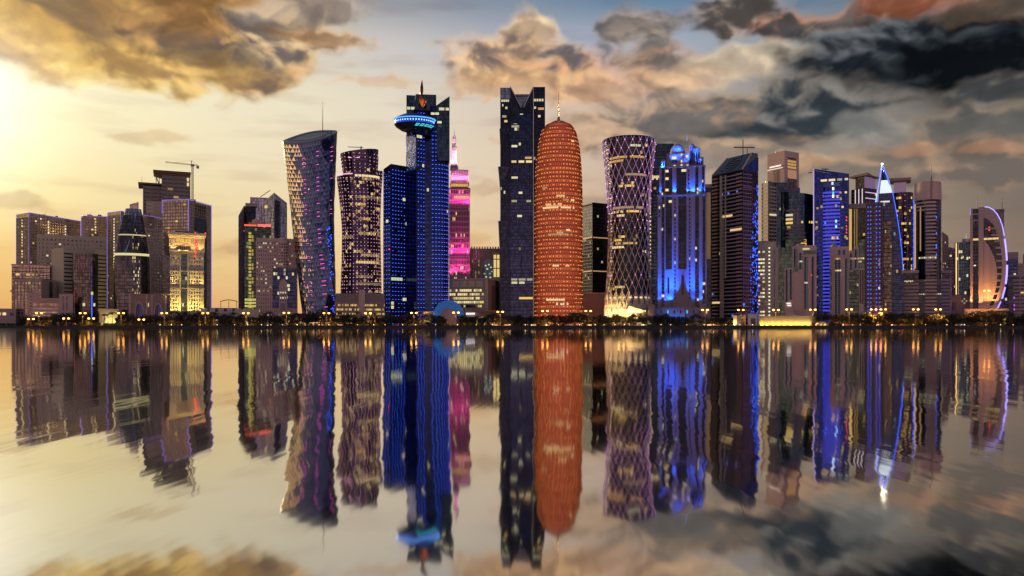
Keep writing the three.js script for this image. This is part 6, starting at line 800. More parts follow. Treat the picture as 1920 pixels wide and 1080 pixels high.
{ // tower with flat hat roof and gold column
  const d = 965, t = new Thing('hat_roof_tower', 'dark tower under a thin overhanging roof with pale light lines and a golden curved column', 'tower', 1620, d), y = (p) => t.y(p), f = foot2(1596, 1622, 1645, d, 36), A = plane(f[0], f[1]), B = plane(f[1], f[2]);
  t.part('wall', M.black).prism(f, GY, y(352)); const pf = foot2(1604, 1621, 1641, d + 3, 36), pa = plane(pf[0], pf[1]), pb = plane(pf[1], pf[2]); t.part('penthouse', M.smoke).prism(pf, y(352), y(329)); t.part('lit_penthouse_light', E(0.5, 0.3, 0.6, 0.3)).panel(pb, 0, pb.L, y(351), y(330), 0.02, 0.2);
  t.part('hat_roof', M.brown).prism(foot2(1592, 1627, 1648, d - 3, 34), y(329), [y(326), y(324), y(333), y(330)]);
  for (const u of [0.3, 0.55, 0.8]) strip(t, A, at(A, u), at(A, u) + 0.9, y(386), y(353), E(1, 0.75, 0.85, 0.9), 0.8); for (const p of [361, 372]) strip(t, B, 0, B.L, y(p), y(p - 1.4), E(0.9, 0.65, 1, 0.8)); grid(t, A, GY, y(353), { fh: 4.2, nb: 6, span: 0.2, pier: 0.06, sd: 0.2, spanMat: M.metalDark, lit: 0.03, litMat: GOLD }); grid(t, B, GY, y(353), { fh: 4.2, nb: 5, span: 0.2, pier: 0.06, sd: 0.2, spanMat: M.metalDark, lit: 0.02, litMat: GOLD });
  t.part('stone_belt', M.pink).prism(foot1(1592, 1625, d - 14, 12), y(394), y(385)); t.part('stone_belt', M.greyStone).prism(foot1(1632, 1643, d - 12, 10), y(397), y(391));
  const g = round(1601, d - 10, [[GY, 6.4], [y(394), 6.4]], {}); t.part('curved_column', M.smoke).loft([g.ring(GY, 20), g.ring(y(394), 20)], { round: true }); t.part('gold_strip_light', E(1, 0.62, 0.14, 0.55)).loft([[-58, -20].map((a) => g.polar(a * RAD, GY, 0.4)), [-58, -20].map((a) => g.polar(a * RAD, y(395), 0.4))].map((r) => [r[0], r[1], g.polar(-20 * RAD, r[0][1], 0.1), g.polar(-58 * RAD, r[0][1], 0.1)]), { bottom: true }); for (const a of [4, 26]) t.part('gold_strip_light', E(1, 0.6, 0.2, 0.3)).loft([GY, y(396)].map((yy) => [g.polar(a * RAD, yy, 0.3), g.polar((a + 8) * RAD, yy, 0.3), g.polar((a + 8) * RAD, yy, 0.1), g.polar(a * RAD, yy, 0.1)]), { bottom: true }); t.done();
}
{ // pointed sail tower
  const d = 882, t = new Thing('pointed_sail_tower', 'pointed sail tower with blue edge lights, a white glowing panel and a bright apex', 'tower', 1665, d), y = (p) => t.y(p);
  const rows = [[604, 1640, 1695], [540, 1641, 1694.5], [510, 1641.5, 1693], [470, 1642, 1690], [440, 1643, 1686.5], [410, 1644.5, 1682], [385, 1646, 1677.5], [362, 1648, 1673]], ring = ([p, l, r]) => foot1(l, r, d, 26).map(([a, b]) => [a, y(p), b]);
  t.part('sail_body', M.navy).loft(rows.map(ring)); const L = (p) => { let i = 0; while (i < rows.length - 2 && p < rows[i + 1][0]) i++; const k = clamp((rows[i][0] - p) / (rows[i][0] - rows[i + 1][0])); return [mix(rows[i][1], rows[i + 1][1], k), mix(rows[i][2], rows[i + 1][2], k)]; };
  const S = { L: 40, pt: (u, yy, o) => { const p = HY - (yy - EYE) * F / d, [l, r] = L(p), f = foot1(l, r, d - o, 2); return [mix(f[0][0], f[1][0], u / 40), yy, mix(f[0][1], f[1][1], u / 40)]; } };
  grid(t, S, GY, y(366), { fh: 4.2, nb: 12, span: 0.1, pier: 0.08, sd: 0.2, pd: 0.25, vseg: 10, spanMat: M.metalDark, pierMat: M.metalDark, lit: 0.025, litMat: [E(0.3, 0.7, 0.8, 0.4), COOL[1], WARM[3]] });
  for (let k = 0; k < 9; k++) t.pane(S, 6 + k * 2.6, 8 + k * 2.6, y(379.6), y(376.6), E(0.9, 0.95, 1, 1), 'sign_light', 0.6);
  const pan = [[362, 1649.5, 1673], [338, 1652, 1667]].map(([p, l, r]) => foot1(l, r, d - 0.5, 3).map(([a, b]) => [a, y(p), b])); t.part('glowing_panel_light', E(0.8, 0.92, 1, 1)).loft(pan); 
  const ap = [PX(1654.3, d - 2), y(308), -d - 8]; t.part('apex_back', M.navy).loft([foot1(1652, 1667, d + 4, 14).map(([a, b]) => [a, y(339), b]), foot1(1653.8, 1655.4, d + 7, 2).map(([a, b]) => [a, y(309), b])]);
  const line = (pts, m, r) => { for (let k = 0; k < pts.length - 1; k++) t.part('led_strip', m).bar([PX(pts[k][0], d - 2), y(pts[k][1]), -(d - 2)], [PX(pts[k + 1][0], d - 2), y(pts[k + 1][1]), -(d - 2)], r, 5); };
  line([[1654, 309], [1648, 342], [1642, 380]], E(0.5, 0.66, 1, 1.3), 0.6); line([[1652, 320], [1646, 352], [1644.5, 380]], LED.blue, 0.6); line([[1655.5, 311], [1663, 332], [1673.5, 362], [1678, 385], [1682.5, 410], [1687, 440], [1690.5, 470], [1693.5, 510]], LED.blue, 0.6);
  t.part('apex_light', E(1, 0.85, 0.6, 3)).bar([ap[0] - 0.9, ap[1], -(d - 2)], [ap[0] + 0.9, ap[1], -(d - 2)], 1, 8); const bulb = new THREE.PointLight(new THREE.Color().setRGB(1, 0.85, 0.6), 900, 0, 2); bulb.name = 'apex_lamp'; bulb.position.set(ap[0] - t.at[0], ap[1] - GY, 6); bulb.castShadow = true; t.o.add(bulb);
  t.done();
  const d2 = 852, u = new Thing('ribbed_brown_tower', 'brown ribbed tower with vertical rows of small blue lights, standing before the pointed sail tower', 'tower', 1640, d2), y2 = (p) => u.y(p), f = foot1(1623, 1656, d2, 18), s = plane(f[0], f[1]), q = (x) => (x - 1623) / 33 * s.L; u.part('wall', M.dusk).prism(f, GY, [y2(378), y2(380), y2(380), y2(378)]);
  for (const x of [1624, 1629.5, 1635, 1645, 1650, 1654]) u.part('rib', stone(0.24, 0.12, 0.14)).panel(s, q(x), q(x + 2), GY, y2(383), 0.02, 1); for (const x of [1627.5, 1632.5, 1643.5, 1649.5]) dots(u, { pt: (v, yy, o) => s.pt(q(x) + v, yy, o), L: 0.1 }, GY + 4, y2(384), 27, 1, 0.95, 0.95, LED.blue, 0, 1.2); grid(u, s, GY, y2(384), { fh: 4.2, nb: 6, span: 0.3, pier: 0.05, sd: 0.3, spanMat: M.brown, lit: 0.01 });
  const g = foot1(1656.5, 1672, d2 + 6, 14), h = plane(g[0], g[1]); u.part('glass_wing', M.smoke).prism(g, GY, y2(414)); grid(u, h, GY, y2(415), { fh: 4.2, nb: 6, span: 0.16, pier: 0.1, sd: 0.2, pd: 0.25, spanMat: M.metalDark, pierMat: M.metalDark, lit: 0.05, litMat: [WARM[3], COOL[1]] }); u.done();
}
{ // tower with winged hat
  const d = 975, t = new Thing('winged_hat_tower', 'dark rounded tower with rose light lines on every third floor under a winged roof', 'tower', 1690, d), y = (p) => PY(p, d + 12), s = round(1690, d + 24, [[GY, 13.4], [y(360), 13.4]], { deep: 0.9 });
  t.part('shaft', M.violet).loft([s.ring(GY, 36), s.ring(y(360), 36)], { round: true }); for (let k = 0; k < 22; k++) t.part('led_strip', E(0.9, 0.5, 0.7, 0.75)).loft([366 + k * 10.8, 364.8 + k * 10.8].map((p) => [[16, 0.5], [80, 0.5], [80, 0.2], [16, 0.2]].map(([a, o]) => s.polar(a * RAD, y(p), o))), { bottom: true });
  grid(t, s, GY, y(362), { fh: 4, nb: 14, span: 0.2, pier: 0.08, sd: 0.2, pd: 0.25, seg: 14, spanMat: M.metalDark, pierMat: M.metalDark, lit: 0.12, litMat: [GOLD[0], GOLD[1], WARM[1]] }); t.part('led_strip', LED.blue).loft([GY + 20, y(372)].map((yy) => [[84, 0.9], [90, 0.9], [90, 0.3], [84, 0.3]].map(([a, o]) => s.polar(a * RAD, yy, o))), { bottom: true });
  t.part('attic_drum_light', E(0.6, 0.35, 0.55, 0.28)).prism(foot1(1676, 1699, d + 20, 10), y(359), y(340)); t.part('winged_roof', M.brown).prism(foot1(1660, 1708, d + 12, 26), y(339), [y(334), y(334), y(331), y(331)]); for (let k = 0; k < 12; k++) t.many('roof_stud', M.brown).prism(foot1(1668 + k * 2.3, 1669.4 + k * 2.3, d + 26, 2), y(334), y(329.5)); for (const [u, p] of [[0.3, 406], [0.34, 406]]) t.pane(s, at(s, u), at(s, u + 0.06), y(p), y(p - 4), LED.gold, 'lit_window', 0.5); dots(t, { pt: (u, yy, o) => s.pt(at(s, 0.42), yy, o), L: 0.1 }, y(406), y(400), 1, 1, 1.6, 1.6, LED.red); t.done();
}
{ // round drum tower
  const d = 900, t = new Thing('drum_top_tower', 'round banded tower with a blank rose drum on top and a needle mast', 'tower', 1740, d), y = (p) => PY(p, d + 8), s = round(1739.5, d + 20, [[GY, 14], [y(374), 14], [y(340), 13.4]], {});
  t.part('shaft', M.black).loft([s.ring(GY, 40), s.ring(y(374), 40)], { round: true }); t.part('drum', M.pink).loft([s.ring(y(374), 40, 0.3), s.ring(y(342), 40, 0.4), s.ring(y(339.6), 40, 0)], { round: true, bottom: true });
  for (let k = 0; k < 33; k++) { const p = 381 + k * 6.7; t.part('balcony_band', M.pink).loft([p, p - 3.2].map((pp) => [[-8, 0.9], [14, 0.9], [36, 0.9], [36, 0.1], [14, 0.1], [-8, 0.1]].map(([a, o]) => s.polar(a * RAD, y(pp), o))), { bottom: true }); if (k < 4 || k % 2) t.part('balcony_band', M.greyStone).loft([p, p - 2].map((pp) => [[40, 0.5], [80, 0.5], [80, 0.1], [40, 0.1]].map(([a, o]) => s.polar(a * RAD, y(pp), o))), { bottom: true }); if (k < 3) t.part('balcony_band', M.pink).loft([p, p - 3].map((pp) => [[-60, 0.7], [-35, 0.7], [-9, 0.7], [-9, 0.1], [-35, 0.1], [-60, 0.1]].map(([a, o]) => s.polar(a * RAD, y(pp), o))), { bottom: true }); }
  t.part('gold_strip_light', E(1, 0.6, 0.16, 0.7)).loft([y(502), y(380)].map((yy) => [[-68, 0.6], [-62, 0.6], [-62, 0.1], [-68, 0.1]].map(([a, o]) => s.polar(a * RAD, yy, o))), { bottom: true }); t.part('gold_strip_light', E(1, 0.6, 0.25, 0.35)).loft([y(470), y(385)].map((yy) => [[-34, 0.5], [-29, 0.5], [-29, 0.1], [-34, 0.1]].map(([a, o]) => s.polar(a * RAD, yy, o))), { bottom: true });
  for (const p of [410, 462, 480, 556, 570, 466, 440]) t.many('led_light', LED.blue).panel({ pt: (u, yy, o) => s.polar(34 * RAD + u, yy, o) }, 0, 0.06, y(p), y(p - 4), 0.9, 1.2); for (let k = 0; k < 10; k++) t.pane({ pt: (u, yy, o) => s.polar(u * RAD, yy, o) }, -40 + k * 8, -34 + k * 8, y(484.6), y(481.4), k % 3 ? COOL[1] : COOL[2], 'lit_window', 0.2);
  t.part('mast_frame', M.brown).bar([s.polar(14 * RAD, y(374), 0.7)[0], y(374), s.polar(14 * RAD, 0, 0.7)[2]], [s.polar(14 * RAD, y(336), 0.7)[0], y(330), s.polar(14 * RAD, 0, 0.7)[2]], 0.9, 5); t.part('mast', M.pink).bar([s.polar(14 * RAD, 0, 0.7)[0], y(332), s.polar(14 * RAD, 0, 0.7)[2]], [s.polar(14 * RAD, 0, 0.7)[0], y(309), s.polar(14 * RAD, 0, 0.7)[2]], 0.55, 5, 0.15); t.done();
  const e = 872, u = new Thing('banded_podium', 'wide banded podium in rose stone at the foot of the round drum tower', 'building', 1737, e), f = foot1(1690, 1784, e, 18), p0 = plane(f[0], f[1]), q = (x) => (x - 1690) / 94 * p0.L, v = (p) => u.y(p); u.part('wall', M.black).prism(f, GY, v(524)); u.part('attic', M.black).prism(foot1(1692, 1722, e + 2, 10), v(524), v(512)); u.part('attic_slab', M.pink).prism(foot1(1690, 1723, e - 0.6, 14), v(512), v(507)); u.part('attic', M.black).prism(foot1(1766, 1783, e + 2, 10), v(524), v(512)); u.part('attic_slab', stone(0.4, 0.3, 0.5)).prism(foot1(1765, 1784.5, e - 0.6, 14), v(512), v(507));
  for (let k = 0; k < 12; k++) { u.part('floor_band', M.pink).panel(p0, q(1690), q(1723), v(527 + k * 6.6), v(523.6 + k * 6.6), 0.02, 0.6); u.part('floor_band', M.pink).panel(p0, q(1735), q(1757), v(527 + k * 6.6), v(523.6 + k * 6.6), 0.02, 0.9); u.part('floor_band', stone(0.4, 0.3, 0.5)).panel(p0, q(1765), p0.L, v(527 + k * 6.6), v(523.6 + k * 6.6), 0.02, 0.6); }
  u.part('end_pier', M.pink).panel(p0, 0, q(1694), GY, v(523), 0.02, 0.9); u.part('end_pier', stone(0.4, 0.3, 0.5)).panel(p0, q(1781.5), p0.L, GY, v(523), 0.02, 0.9); for (let k = 0; k < 24; k++) if (rnd() < 0.75) u.pane(p0, q(1696 + k * 3.5), q(1698.4 + k * 3.5), v(552.6), v(550.4), pick(COOL), 'lit_window', 0.3); for (let k = 0; k < 5; k++) u.pane(p0, q(1696 + k * 3.5), q(1698.4 + k * 3.5), v(527.4 + (k % 2)), v(525.4), COOL[0], 'lit_window', 0.8); u.done();
}
{ const d = 1010, t = new Thing('plain_brown_tower', 'plain brown tower with a sloped top behind the round drum tower', 'tower', 1768, d), f = foot2(1752, 1766, 1778, d, 46), s = plane(f[1], f[2]); t.part('wall', M.brown).prism(f, GY, [t.y(432), t.y(434), t.y(442), t.y(440)]); grid(t, s, GY, t.y(446), { fh: 4.4, nb: 3, span: 0.5, pier: 0.5, spanMat: M.brown, pierMat: M.brown, lit: 0.2, litMat: COOL }); t.done(); }
{ const d = 1040, t = new Thing('dim_glass_block', 'dim dark flat-roofed block beside the glass tower with a gold line', 'building', 1783, d), f = foot1(1772, 1793, d, 20), s = plane(f[0], f[1]); t.part('wall', M.violet).prism(f, GY, t.y(466)); grid(t, s, GY, t.y(466), { fh: 4, nb: 5, span: 0.3, pier: 0.15, spanMat: M.dusk, pierMat: M.dusk, lit: 0.05, litMat: WARM }); roofKit(t, f, t.y(466), 2); t.done(); }
{ const d = 960, t = new Thing('gold_line_tower', 'dark glass tower with one bright gold vertical line at its edge', 'tower', 1806, d), y = (p) => t.y(p), f = foot1(1790, 1823, d, 22), s = plane(f[0], f[1]); t.part('wall', M.teal).prism(f, GY, y(454)); t.part('roof_house', M.grey).prism(foot1(1804, 1820, d + 4, 10), y(454), y(447)); mast(t, 1812, 447, 440, d + 6, 0.3); grid(t, s, GY, y(456), { fh: 4.2, nb: 9, span: 0.1, pier: 0.14, sd: 0.2, pd: 0.35, spanMat: M.metalDark, pierMat: M.dusk, lit: 0.03, litMat: COOL }); strip(t, s, at(s, 0.06), at(s, 0.12), y(552), y(455), LED.gold, 0.7, 'gold_line_light'); strip(t, s, at(s, 0.2), at(s, 0.22), y(552), y(457), E(1, 0.6, 0.3, 0.5), 0.6, 'gold_line_light'); for (const [a, p] of [[0.36, 485], [0.8, 485], [0.4, 483]]) t.pane(s, at(s, a), at(s, a + 0.12), y(p), y(p - 3), WARM[2]); t.done(); }
{ const d = 880, t = new Thing('plain_violet_hall', 'low plain stone hall with a few lit panes behind dark trees', 'building', 1803, d), f = foot1(1783, 1822, d, 14), s = plane(f[0], f[1]); t.part('wall', stone(0.34, 0.24, 0.34)).prism(f, GY, t.y(553)); for (let k = 0; k < 9; k++) t.pane(s, at(s, 0.52 + (k % 3) * 0.1), at(s, 0.58 + (k % 3) * 0.1), t.y(570 - Math.floor(k / 3) * 4), t.y(567 - Math.floor(k / 3) * 4), k % 2 ? COOL[1] : M.smoke, 'window', 0.2); t.part('dark_door', M.black).panel(s, 1.2, at(s, 0.24), GY, t.y(566), 0.02, 0.2); t.done(); }
{ // white sail-shaped arch tower
  const d = 852, t = new Thing('bow_front_tower', 'rose-white tower with a bowed arch front edged in blue light and a slender left pier', 'tower', 1853, d), y = (p) => t.y(p), st = stone(0.6, 0.45, 0.45), f = foot1(1819, 1890, d, 26), s = plane(f[0], f[1]), q = (x) => (x - 1819) / 71 * s.L;
  const P = (x, p, o) => s.pt(q(x), y(p), o);
  t.part('core', M.black).loft([[604, 1866], [560, 1876], [520, 1884], [480, 1883], [440, 1878], [410, 1868], [392, 1852]].map(([p, r]) => [P(1822, p, -1), P(r, p, -1), P(r, p, -20), P(1822, p, -20)]));
  t.part('left_pier', st).panel(s, q(1819), q(1824.5), GY, y(389), -16, 1); t.part('inner_pier', st).panel(s, q(1835), q(1844.5), GY, y(387.5), -16, 1.4); t.part('glass_strip', M.black).panel(s, q(1824.6), q(1834.9), GY, y(389.6), -10, 0.2); for (const p of [401, 413]) t.part('pier_tie', st).panel(s, q(1824.6), q(1834.9), y(p), y(p - 2), 0.2, 0.9); for (let k = 0; k < 26; k++) t.many('floor_line', M.metalDark).panel(s, q(1824.7), q(1834.8), y(424 + k * 6.4), y(422 + k * 6.4), 0.2, 0.4);
  const out = [[1846, 387.5], [1854, 389], [1862, 394], [1869, 402], [1875, 413], [1879.5, 427], [1882.5, 444], [1885, 462], [1887, 482], [1887.8, 502], [1886.8, 522], [1884, 541], [1879, 559], [1872, 575], [1866, 586]], inn = [[1845, 408], [1850, 410], [1856, 414], [1862, 421], [1867, 430], [1871, 441], [1874.4, 455], [1877, 470], [1878.6, 486], [1879.2, 503], [1878, 521], [1875, 540], [1869.6, 557], [1862, 573], [1855, 586]];
  const bow = t.part('bow_frame', st); for (let k = 0; k < out.length - 1; k++) bow.loft([[P(...inn[k + 1], 1.6), P(...out[k + 1], 1.6), P(...out[k + 1], -14), P(...inn[k + 1], -14)], [P(...inn[k], 1.6), P(...out[k], 1.6), P(...out[k], -14), P(...inn[k], -14)]], { bottom: true });
  t.part('bow_head', st).loft([[P(1844.4, 408, 1.5), P(1846, 408, 1.5), P(1846, 408, -14), P(1844.4, 408, -14)], [P(1844.4, 387.6, 1.5), P(1846, 387.6, 1.5), P(1846, 387.6, -14), P(1844.4, 387.6, -14)]]);
  const el = []; for (let k = 0; k <= 20; k++) { const a = k / 20; el.push([1845 + 25 * Math.pow(Math.max(0, Math.sin(a * 3.14159)), 0.72), 586 - a * 136]); } const ov = (o) => [[1844.6, 586], ...el].map(([x, p]) => P(x, p, o)); t.part('curved_wall', st).loft([ov(-0.8), ov(0.9)]);
  for (let k = 0; k < 13; k++) { const p = 428 + k * 12.2, i = Math.min(inn.length - 2, inn.findIndex((v) => v[1] > p) - 1), kk = clamp((p - inn[i][1]) / (inn[i + 1][1] - inn[i][1])), xr = mix(inn[i][0], inn[i + 1][0], kk), wr = p > 450 ? 9 : p < 433 ? 18 : 12; t.part('floor_slab', st).panel(s, q(xr - wr), q(xr + 0.6), y(p + 2.4), y(p - 0.8), -1, 1); }
  for (const [a, b] of [[1824.6, 1834.9], [1845, 1852], [1853, 1860], [1861, 1868], [1868.5, 1872.5]]) t.pane(s, q(a), q(b), y(449.6), y(446), E(1, 0.66, 0.2, 0.9), 'lit_window', 0.6); t.pane(s, q(1826), q(1830), y(498), y(496), E(1, 0.95, 0.85, 1.2), 'lit_window', 0.6);
  const seg = [[0, 6, 0.5], [6.3, 8.4, 0.9], [8.8, 10.6, 1], [10.9, 12.1, 0.8], [12.4, 13.6, 0.7]], on = (k) => { const i = Math.min(out.length - 2, Math.floor(k)); return P(mix(out[i][0], out[i + 1][0], k - i) + 0.6, mix(out[i][1], out[i + 1][1], k - i), 1.7); }; for (const [a, b, w] of seg) for (let k = a; k < b - 0.01; k += 0.5) t.part('led_strip', E(0.34, 0.28, 1, 2)).bar(on(k), on(Math.min(b, k + 0.5)), w * 0.9, 5);
  dots(t, { pt: (u, yy, o) => s.pt(q(1855) + u, yy, o), L: 0.1 }, y(434), y(424), 2, 1, 1.1, 1.6, LED.red); strip(t, s, q(1819), q(1819.8), y(402), y(389), E(0.4, 0.3, 1, 1.2), 1.4);
  mast(t, 1832, 390, 363, d + 6, 0.5, M.pink);
  const pf = foot1(1808, 1892, d - 10, 40); t.part('platform', st).prism(pf, y(583), y(579)); for (const x of [1810, 1822, 1850, 1872, 1888]) t.part('platform_column', st).prism(foot1(x - 2.4, x + 2.4, d - 9, 4), GY, y(583)); t.part('platform_wall', st).prism(foot1(1814, 1888, d - 2, 10), GY, y(583));
  const O = new THREE.Color().setRGB(1, 0.42, 0.1), g = plane(pf[0], pf[1]); for (const x of [1822, 1839, 1852, 1864]) t.flood(s.pt(q(x), y(578), 6), s.pt(q(x), y(520), 0), O, 800, 0.55, 0.6); for (const k of [0.06, 0.3, 0.6, 0.9]) t.flood(g.pt(at(g, k), GY + 0.5, 4), g.pt(at(g, k), y(582), -2), O, 260, 0.9, 0.6);
  t.done();
}
{ const d = 915, t = new Thing('masted_dark_tower', 'dark tower with a thin mast rising behind the bow front tower', 'tower', 1870, d), f = foot1(1858, 1882.5, d, 24), s = plane(f[0], f[1]); t.part('wall', M.violet).prism(f, GY, t.y(394)); grid(t, s, GY, t.y(394), { fh: 4.2, nb: 6, span: 0.3, pier: 0.1, spanMat: M.brown, pierMat: M.brown, lit: 0.02 }); mast(t, 1879, 394, 362, d, 0.5, M.pink); parapet(t, f, t.y(394), 1, M.brown); t.done(); }
{ const d = 960, t = new Thing('capped_block', 'dark block under a rose stone cap behind the bow front tower', 'building', 1898, d), f = foot1(1880, 1909, d, 22), s = plane(f[0], f[1]); t.part('wall', M.navy).prism(f, GY, t.y(485)); t.part('cap', M.pink).prism(foot1(1880, 1909.4, d - 0.5, 23), t.y(485), t.y(473)); grid(t, s, GY, t.y(486), { fh: 4.2, nb: 7, span: 0.16, pier: 0.1, sd: 0.2, spanMat: M.metalDark, lit: 0.05, litMat: COOL }); t.part('roof_drum', M.navy).prism(foot1(1882, 1888, d + 2, 6), t.y(473), t.y(464)); t.done(); }
{ const d = 1000, t = new Thing('pale_corner_block', 'pale rose block with small windows at the eastern end', 'building', 1925, d), f = foot1(1908, 1948, d, 20), s = plane(f[0], f[1]); t.part('wall', M.smoke).prism(f, GY, t.y(494)); grid(t, s, GY, t.y(492), { fh: 4.2, nb: 8, span: 0.5, pier: 0.45, sd: 0.4, pd: 0.43, spanMat: M.pink, pierMat: M.pink, lit: 0.08 }); t.part('tower_stub', M.greyStone).prism(foot1(1918, 1930, d + 4, 10), GY, t.y(476)); t.done(); }
{ const d = 868, t = new Thing('terraced_flats', 'terraced flats with rose balcony bands and an antenna at the eastern end', 'building', 1912, d), f = foot1(1890, 1950, d, 22), s = plane(f[0], f[1]), q = (x) => (x - 1890) / 60 * s.L, y = (p) => t.y(p); t.part('wall', M.black).prism(f, GY, y(518)); t.part('coping', M.pink).panel(s, 0, s.L, y(518), y(515), -3, 0.6); for (let k = 0; k < 11; k++) t.part('balcony_band', M.pink).panel(s, q(1901), q(1946), y(527 + k * 6.8), y(523.4 + k * 6.8), 0.02, 1); for (const x of [1912, 1930]) t.part('pier', M.pink).panel(s, q(x), q(x + 2), GY, y(518), 0.02, 1.2); for (const p of [556, 570, 578]) t.many('led_light', E(0.5, 0.1, 1, 1.6)).panel(s, q(1901), q(1902.4), y(p + 4), y(p), 1.1, 1.3); t.pane(s, q(1914), q(1920), y(550), y(547), GOLD[0], 'lit_window', 0.9); mast(t, 1912, 516, 508, d + 4, 0.3, M.brown); t.done(); }
// ---------------------------------------------------------------- waterfront: walls, kiosks, lamps, trees, cars
{ // glowing yellow wall
  const d = 809, t = new Thing('floodlit_quay_wall', 'long low plain wall on the quay washed with bright yellow light', 'wall', 1472, d), f = foot1(1422, 1522, d, 4), s = plane(f[0], f[1]), y = (p) => t.y(p); t.part('wall', M.cream).prism(f, GY, y(593)); t.part('coping', M.cream).prism(foot1(1421.6, 1522.4, d - 0.4, 4.8), y(593), y(592)); t.part('end_pier', M.cream).prism(foot1(1421, 1424, d - 0.6, 5), GY, y(588)); t.part('raised_block', M.cream).prism(foot1(1481, 1492, d + 1, 3), y(592), y(588));
  for (let k = 0; k < 9; k++) t.flood(s.pt(s.L * (k + 0.6) / 9.2, GY + 0.5, 2.6), s.pt(s.L * (k + 0.6) / 9.2, GY + 2.2, 0), new THREE.Color().setRGB(1, 0.62, 0.07), 34, 1.15, 0.5); t.done();
  const p = new Thing('round_sign_post', 'thin post with a round disc before the glowing yellow wall', 'sign', 1509, 806.5), z = -806.5, x = PX(1509, 806.5); p.part('post', M.metalDark).bar([x, GY, z], [x, PY(594.5, 806.5), z], 0.1, 6); p.part('disc', M.metalDark).bar([x, PY(594, 806.5) + 0.4, z - 0.06], [x, PY(594, 806.5) + 0.4, z + 0.06], 1, 16); p.done();
}
{ const d = 812, t = new Thing('lit_gatehouse', 'small cream gatehouse with a yellow lit side near the shore trees', 'building', 1385, d), f = foot2(1375, 1382, 1398, d, 50), s = plane(f[1], f[2]); t.part('wall', M.cream).prism(f, GY, PY(592.5, d)); t.part('roof_slab', M.white).prism(foot2(1374, 1382, 1399, d - 0.5, 50), PY(592.5, d), PY(591, d)); t.part('opening', M.dusk).panel(s, at(s, 0.4), at(s, 0.9), GY, PY(597, d), 0.02, 0.1); const g = plane(f[0], f[1]); t.flood(g.pt(at(g, 0.5), GY + 0.5, 2.2), g.pt(at(g, 0.5), GY + 4, 0), new THREE.Color().setRGB(1, 0.6, 0.1), 90, 1, 0.5); t.done(); }
{ const d = 811, t = new Thing('white_guardhouse', 'white box guardhouse with one dark window beside the glowing yellow wall', 'building', 1411, d), f = foot1(1402, 1420, d, 6), s = plane(f[0], f[1]); t.part('wall', M.white).prism(f, GY, PY(588.5, d)); t.part('window', M.black).panel(s, at(s, 0.3), at(s, 0.8), GY + 0.6, PY(597, d), 0.02, 0.12); t.part('roof_slab', M.concrete).prism(foot1(1401.6, 1420.4, d - 0.3, 6.6), PY(588.5, d), PY(587.6, d)); t.done(); }
{ const d = 814, t = new Thing('arched_tent', 'low white arched tent with glowing openings', 'tent', 1542, d), x = PX(1543, d), z = -d; const A = t.part('canvas', M.white), P = (a, dz) => [x + Math.cos(a) * 5.6, GY + Math.sin(a) * 4.2, z - dz]; for (let k = 0; k < 12; k++) A.quad(P(Math.PI * (k + 1) / 12, 0), P(Math.PI * k / 12, 0), P(Math.PI * k / 12, 8), P(Math.PI * (k + 1) / 12, 8)).quad(P(Math.PI * k / 12, 8), P(Math.PI * (k + 1) / 12, 8), P(Math.PI * (k + 1) / 12, 0), P(Math.PI * k / 12, 0)); const fr = []; for (let k = 0; k <= 12; k++) fr.push(P(Math.PI * k / 12, 0.4)); t.part('front_wall', M.white).poly(fr); for (const o of [-2.6, 1]) t.part('lit_opening_light', GOLD[0]).box(x + o, x + o + 1.7, GY, GY + 2.2, z - 0.38, z - 0.1); t.done(); }
{ const d = 836, t = new Thing('lit_palm_kiosk', 'small flat kiosk glowing yellow-green behind two palms', 'building', 204, d), f = foot1(186, 221, d, 10), s = plane(f[0], f[1]), y = (p) => t.y(p); t.part('wall', M.cream).prism(f, GY, y(584)); t.part('roof_slab', M.cream).prism(foot1(184, 222, d - 2, 13), y(584), y(579)); for (let k = 0; k < 7; k++) t.part('roof_post', M.dusk).panel(s, s.L * (k + 0.3) / 7.4, s.L * (k + 0.36) / 7.4, y(579), y(576.6), -0.4, 0); for (const k of [0.15, 0.5, 0.85]) t.flood(s.pt(at(s, k), GY + 0.6, 4), s.pt(at(s, k), y(590), 0), new THREE.Color().setRGB(1, 0.86, 0.25), 70, 0.95, 0.6); t.flood([PX(190, d + 20), GY + 1, -(d + 22)], [PX(190, 898), y(560), -898], new THREE.Color().setRGB(1, 0.78, 0.2), 700, 0.4, 0.6); t.done(); }
{ const d = 838, t = new Thing('low_mall', 'long low mall front with a reddish canopy and warm shop windows', 'building', 906, d), f = foot1(873, 940, d, 14), s = plane(f[0], f[1]), y = (p) => t.y(p); t.part('wall', M.brown).prism(f, GY, y(586)); t.part('canopy', stone(0.4, 0.2, 0.14)).prism(foot1(871, 942, d - 3, 18), y(586), y(582)); for (let k = 0; k < 14; k++) if (rnd() < 0.8) t.pane(s, s.L * (k + 0.2) / 14, s.L * (k + 0.8) / 14, GY + 1, y(594), pick(WARM), 'shop_window', 0.2); for (let k = 0; k < 5; k++) t.pane(s, s.L * (0.02 + k * 0.05), s.L * (0.05 + k * 0.05), y(589.6), y(586.8), LED.white, 'sign_light', 3.3); t.done(); }

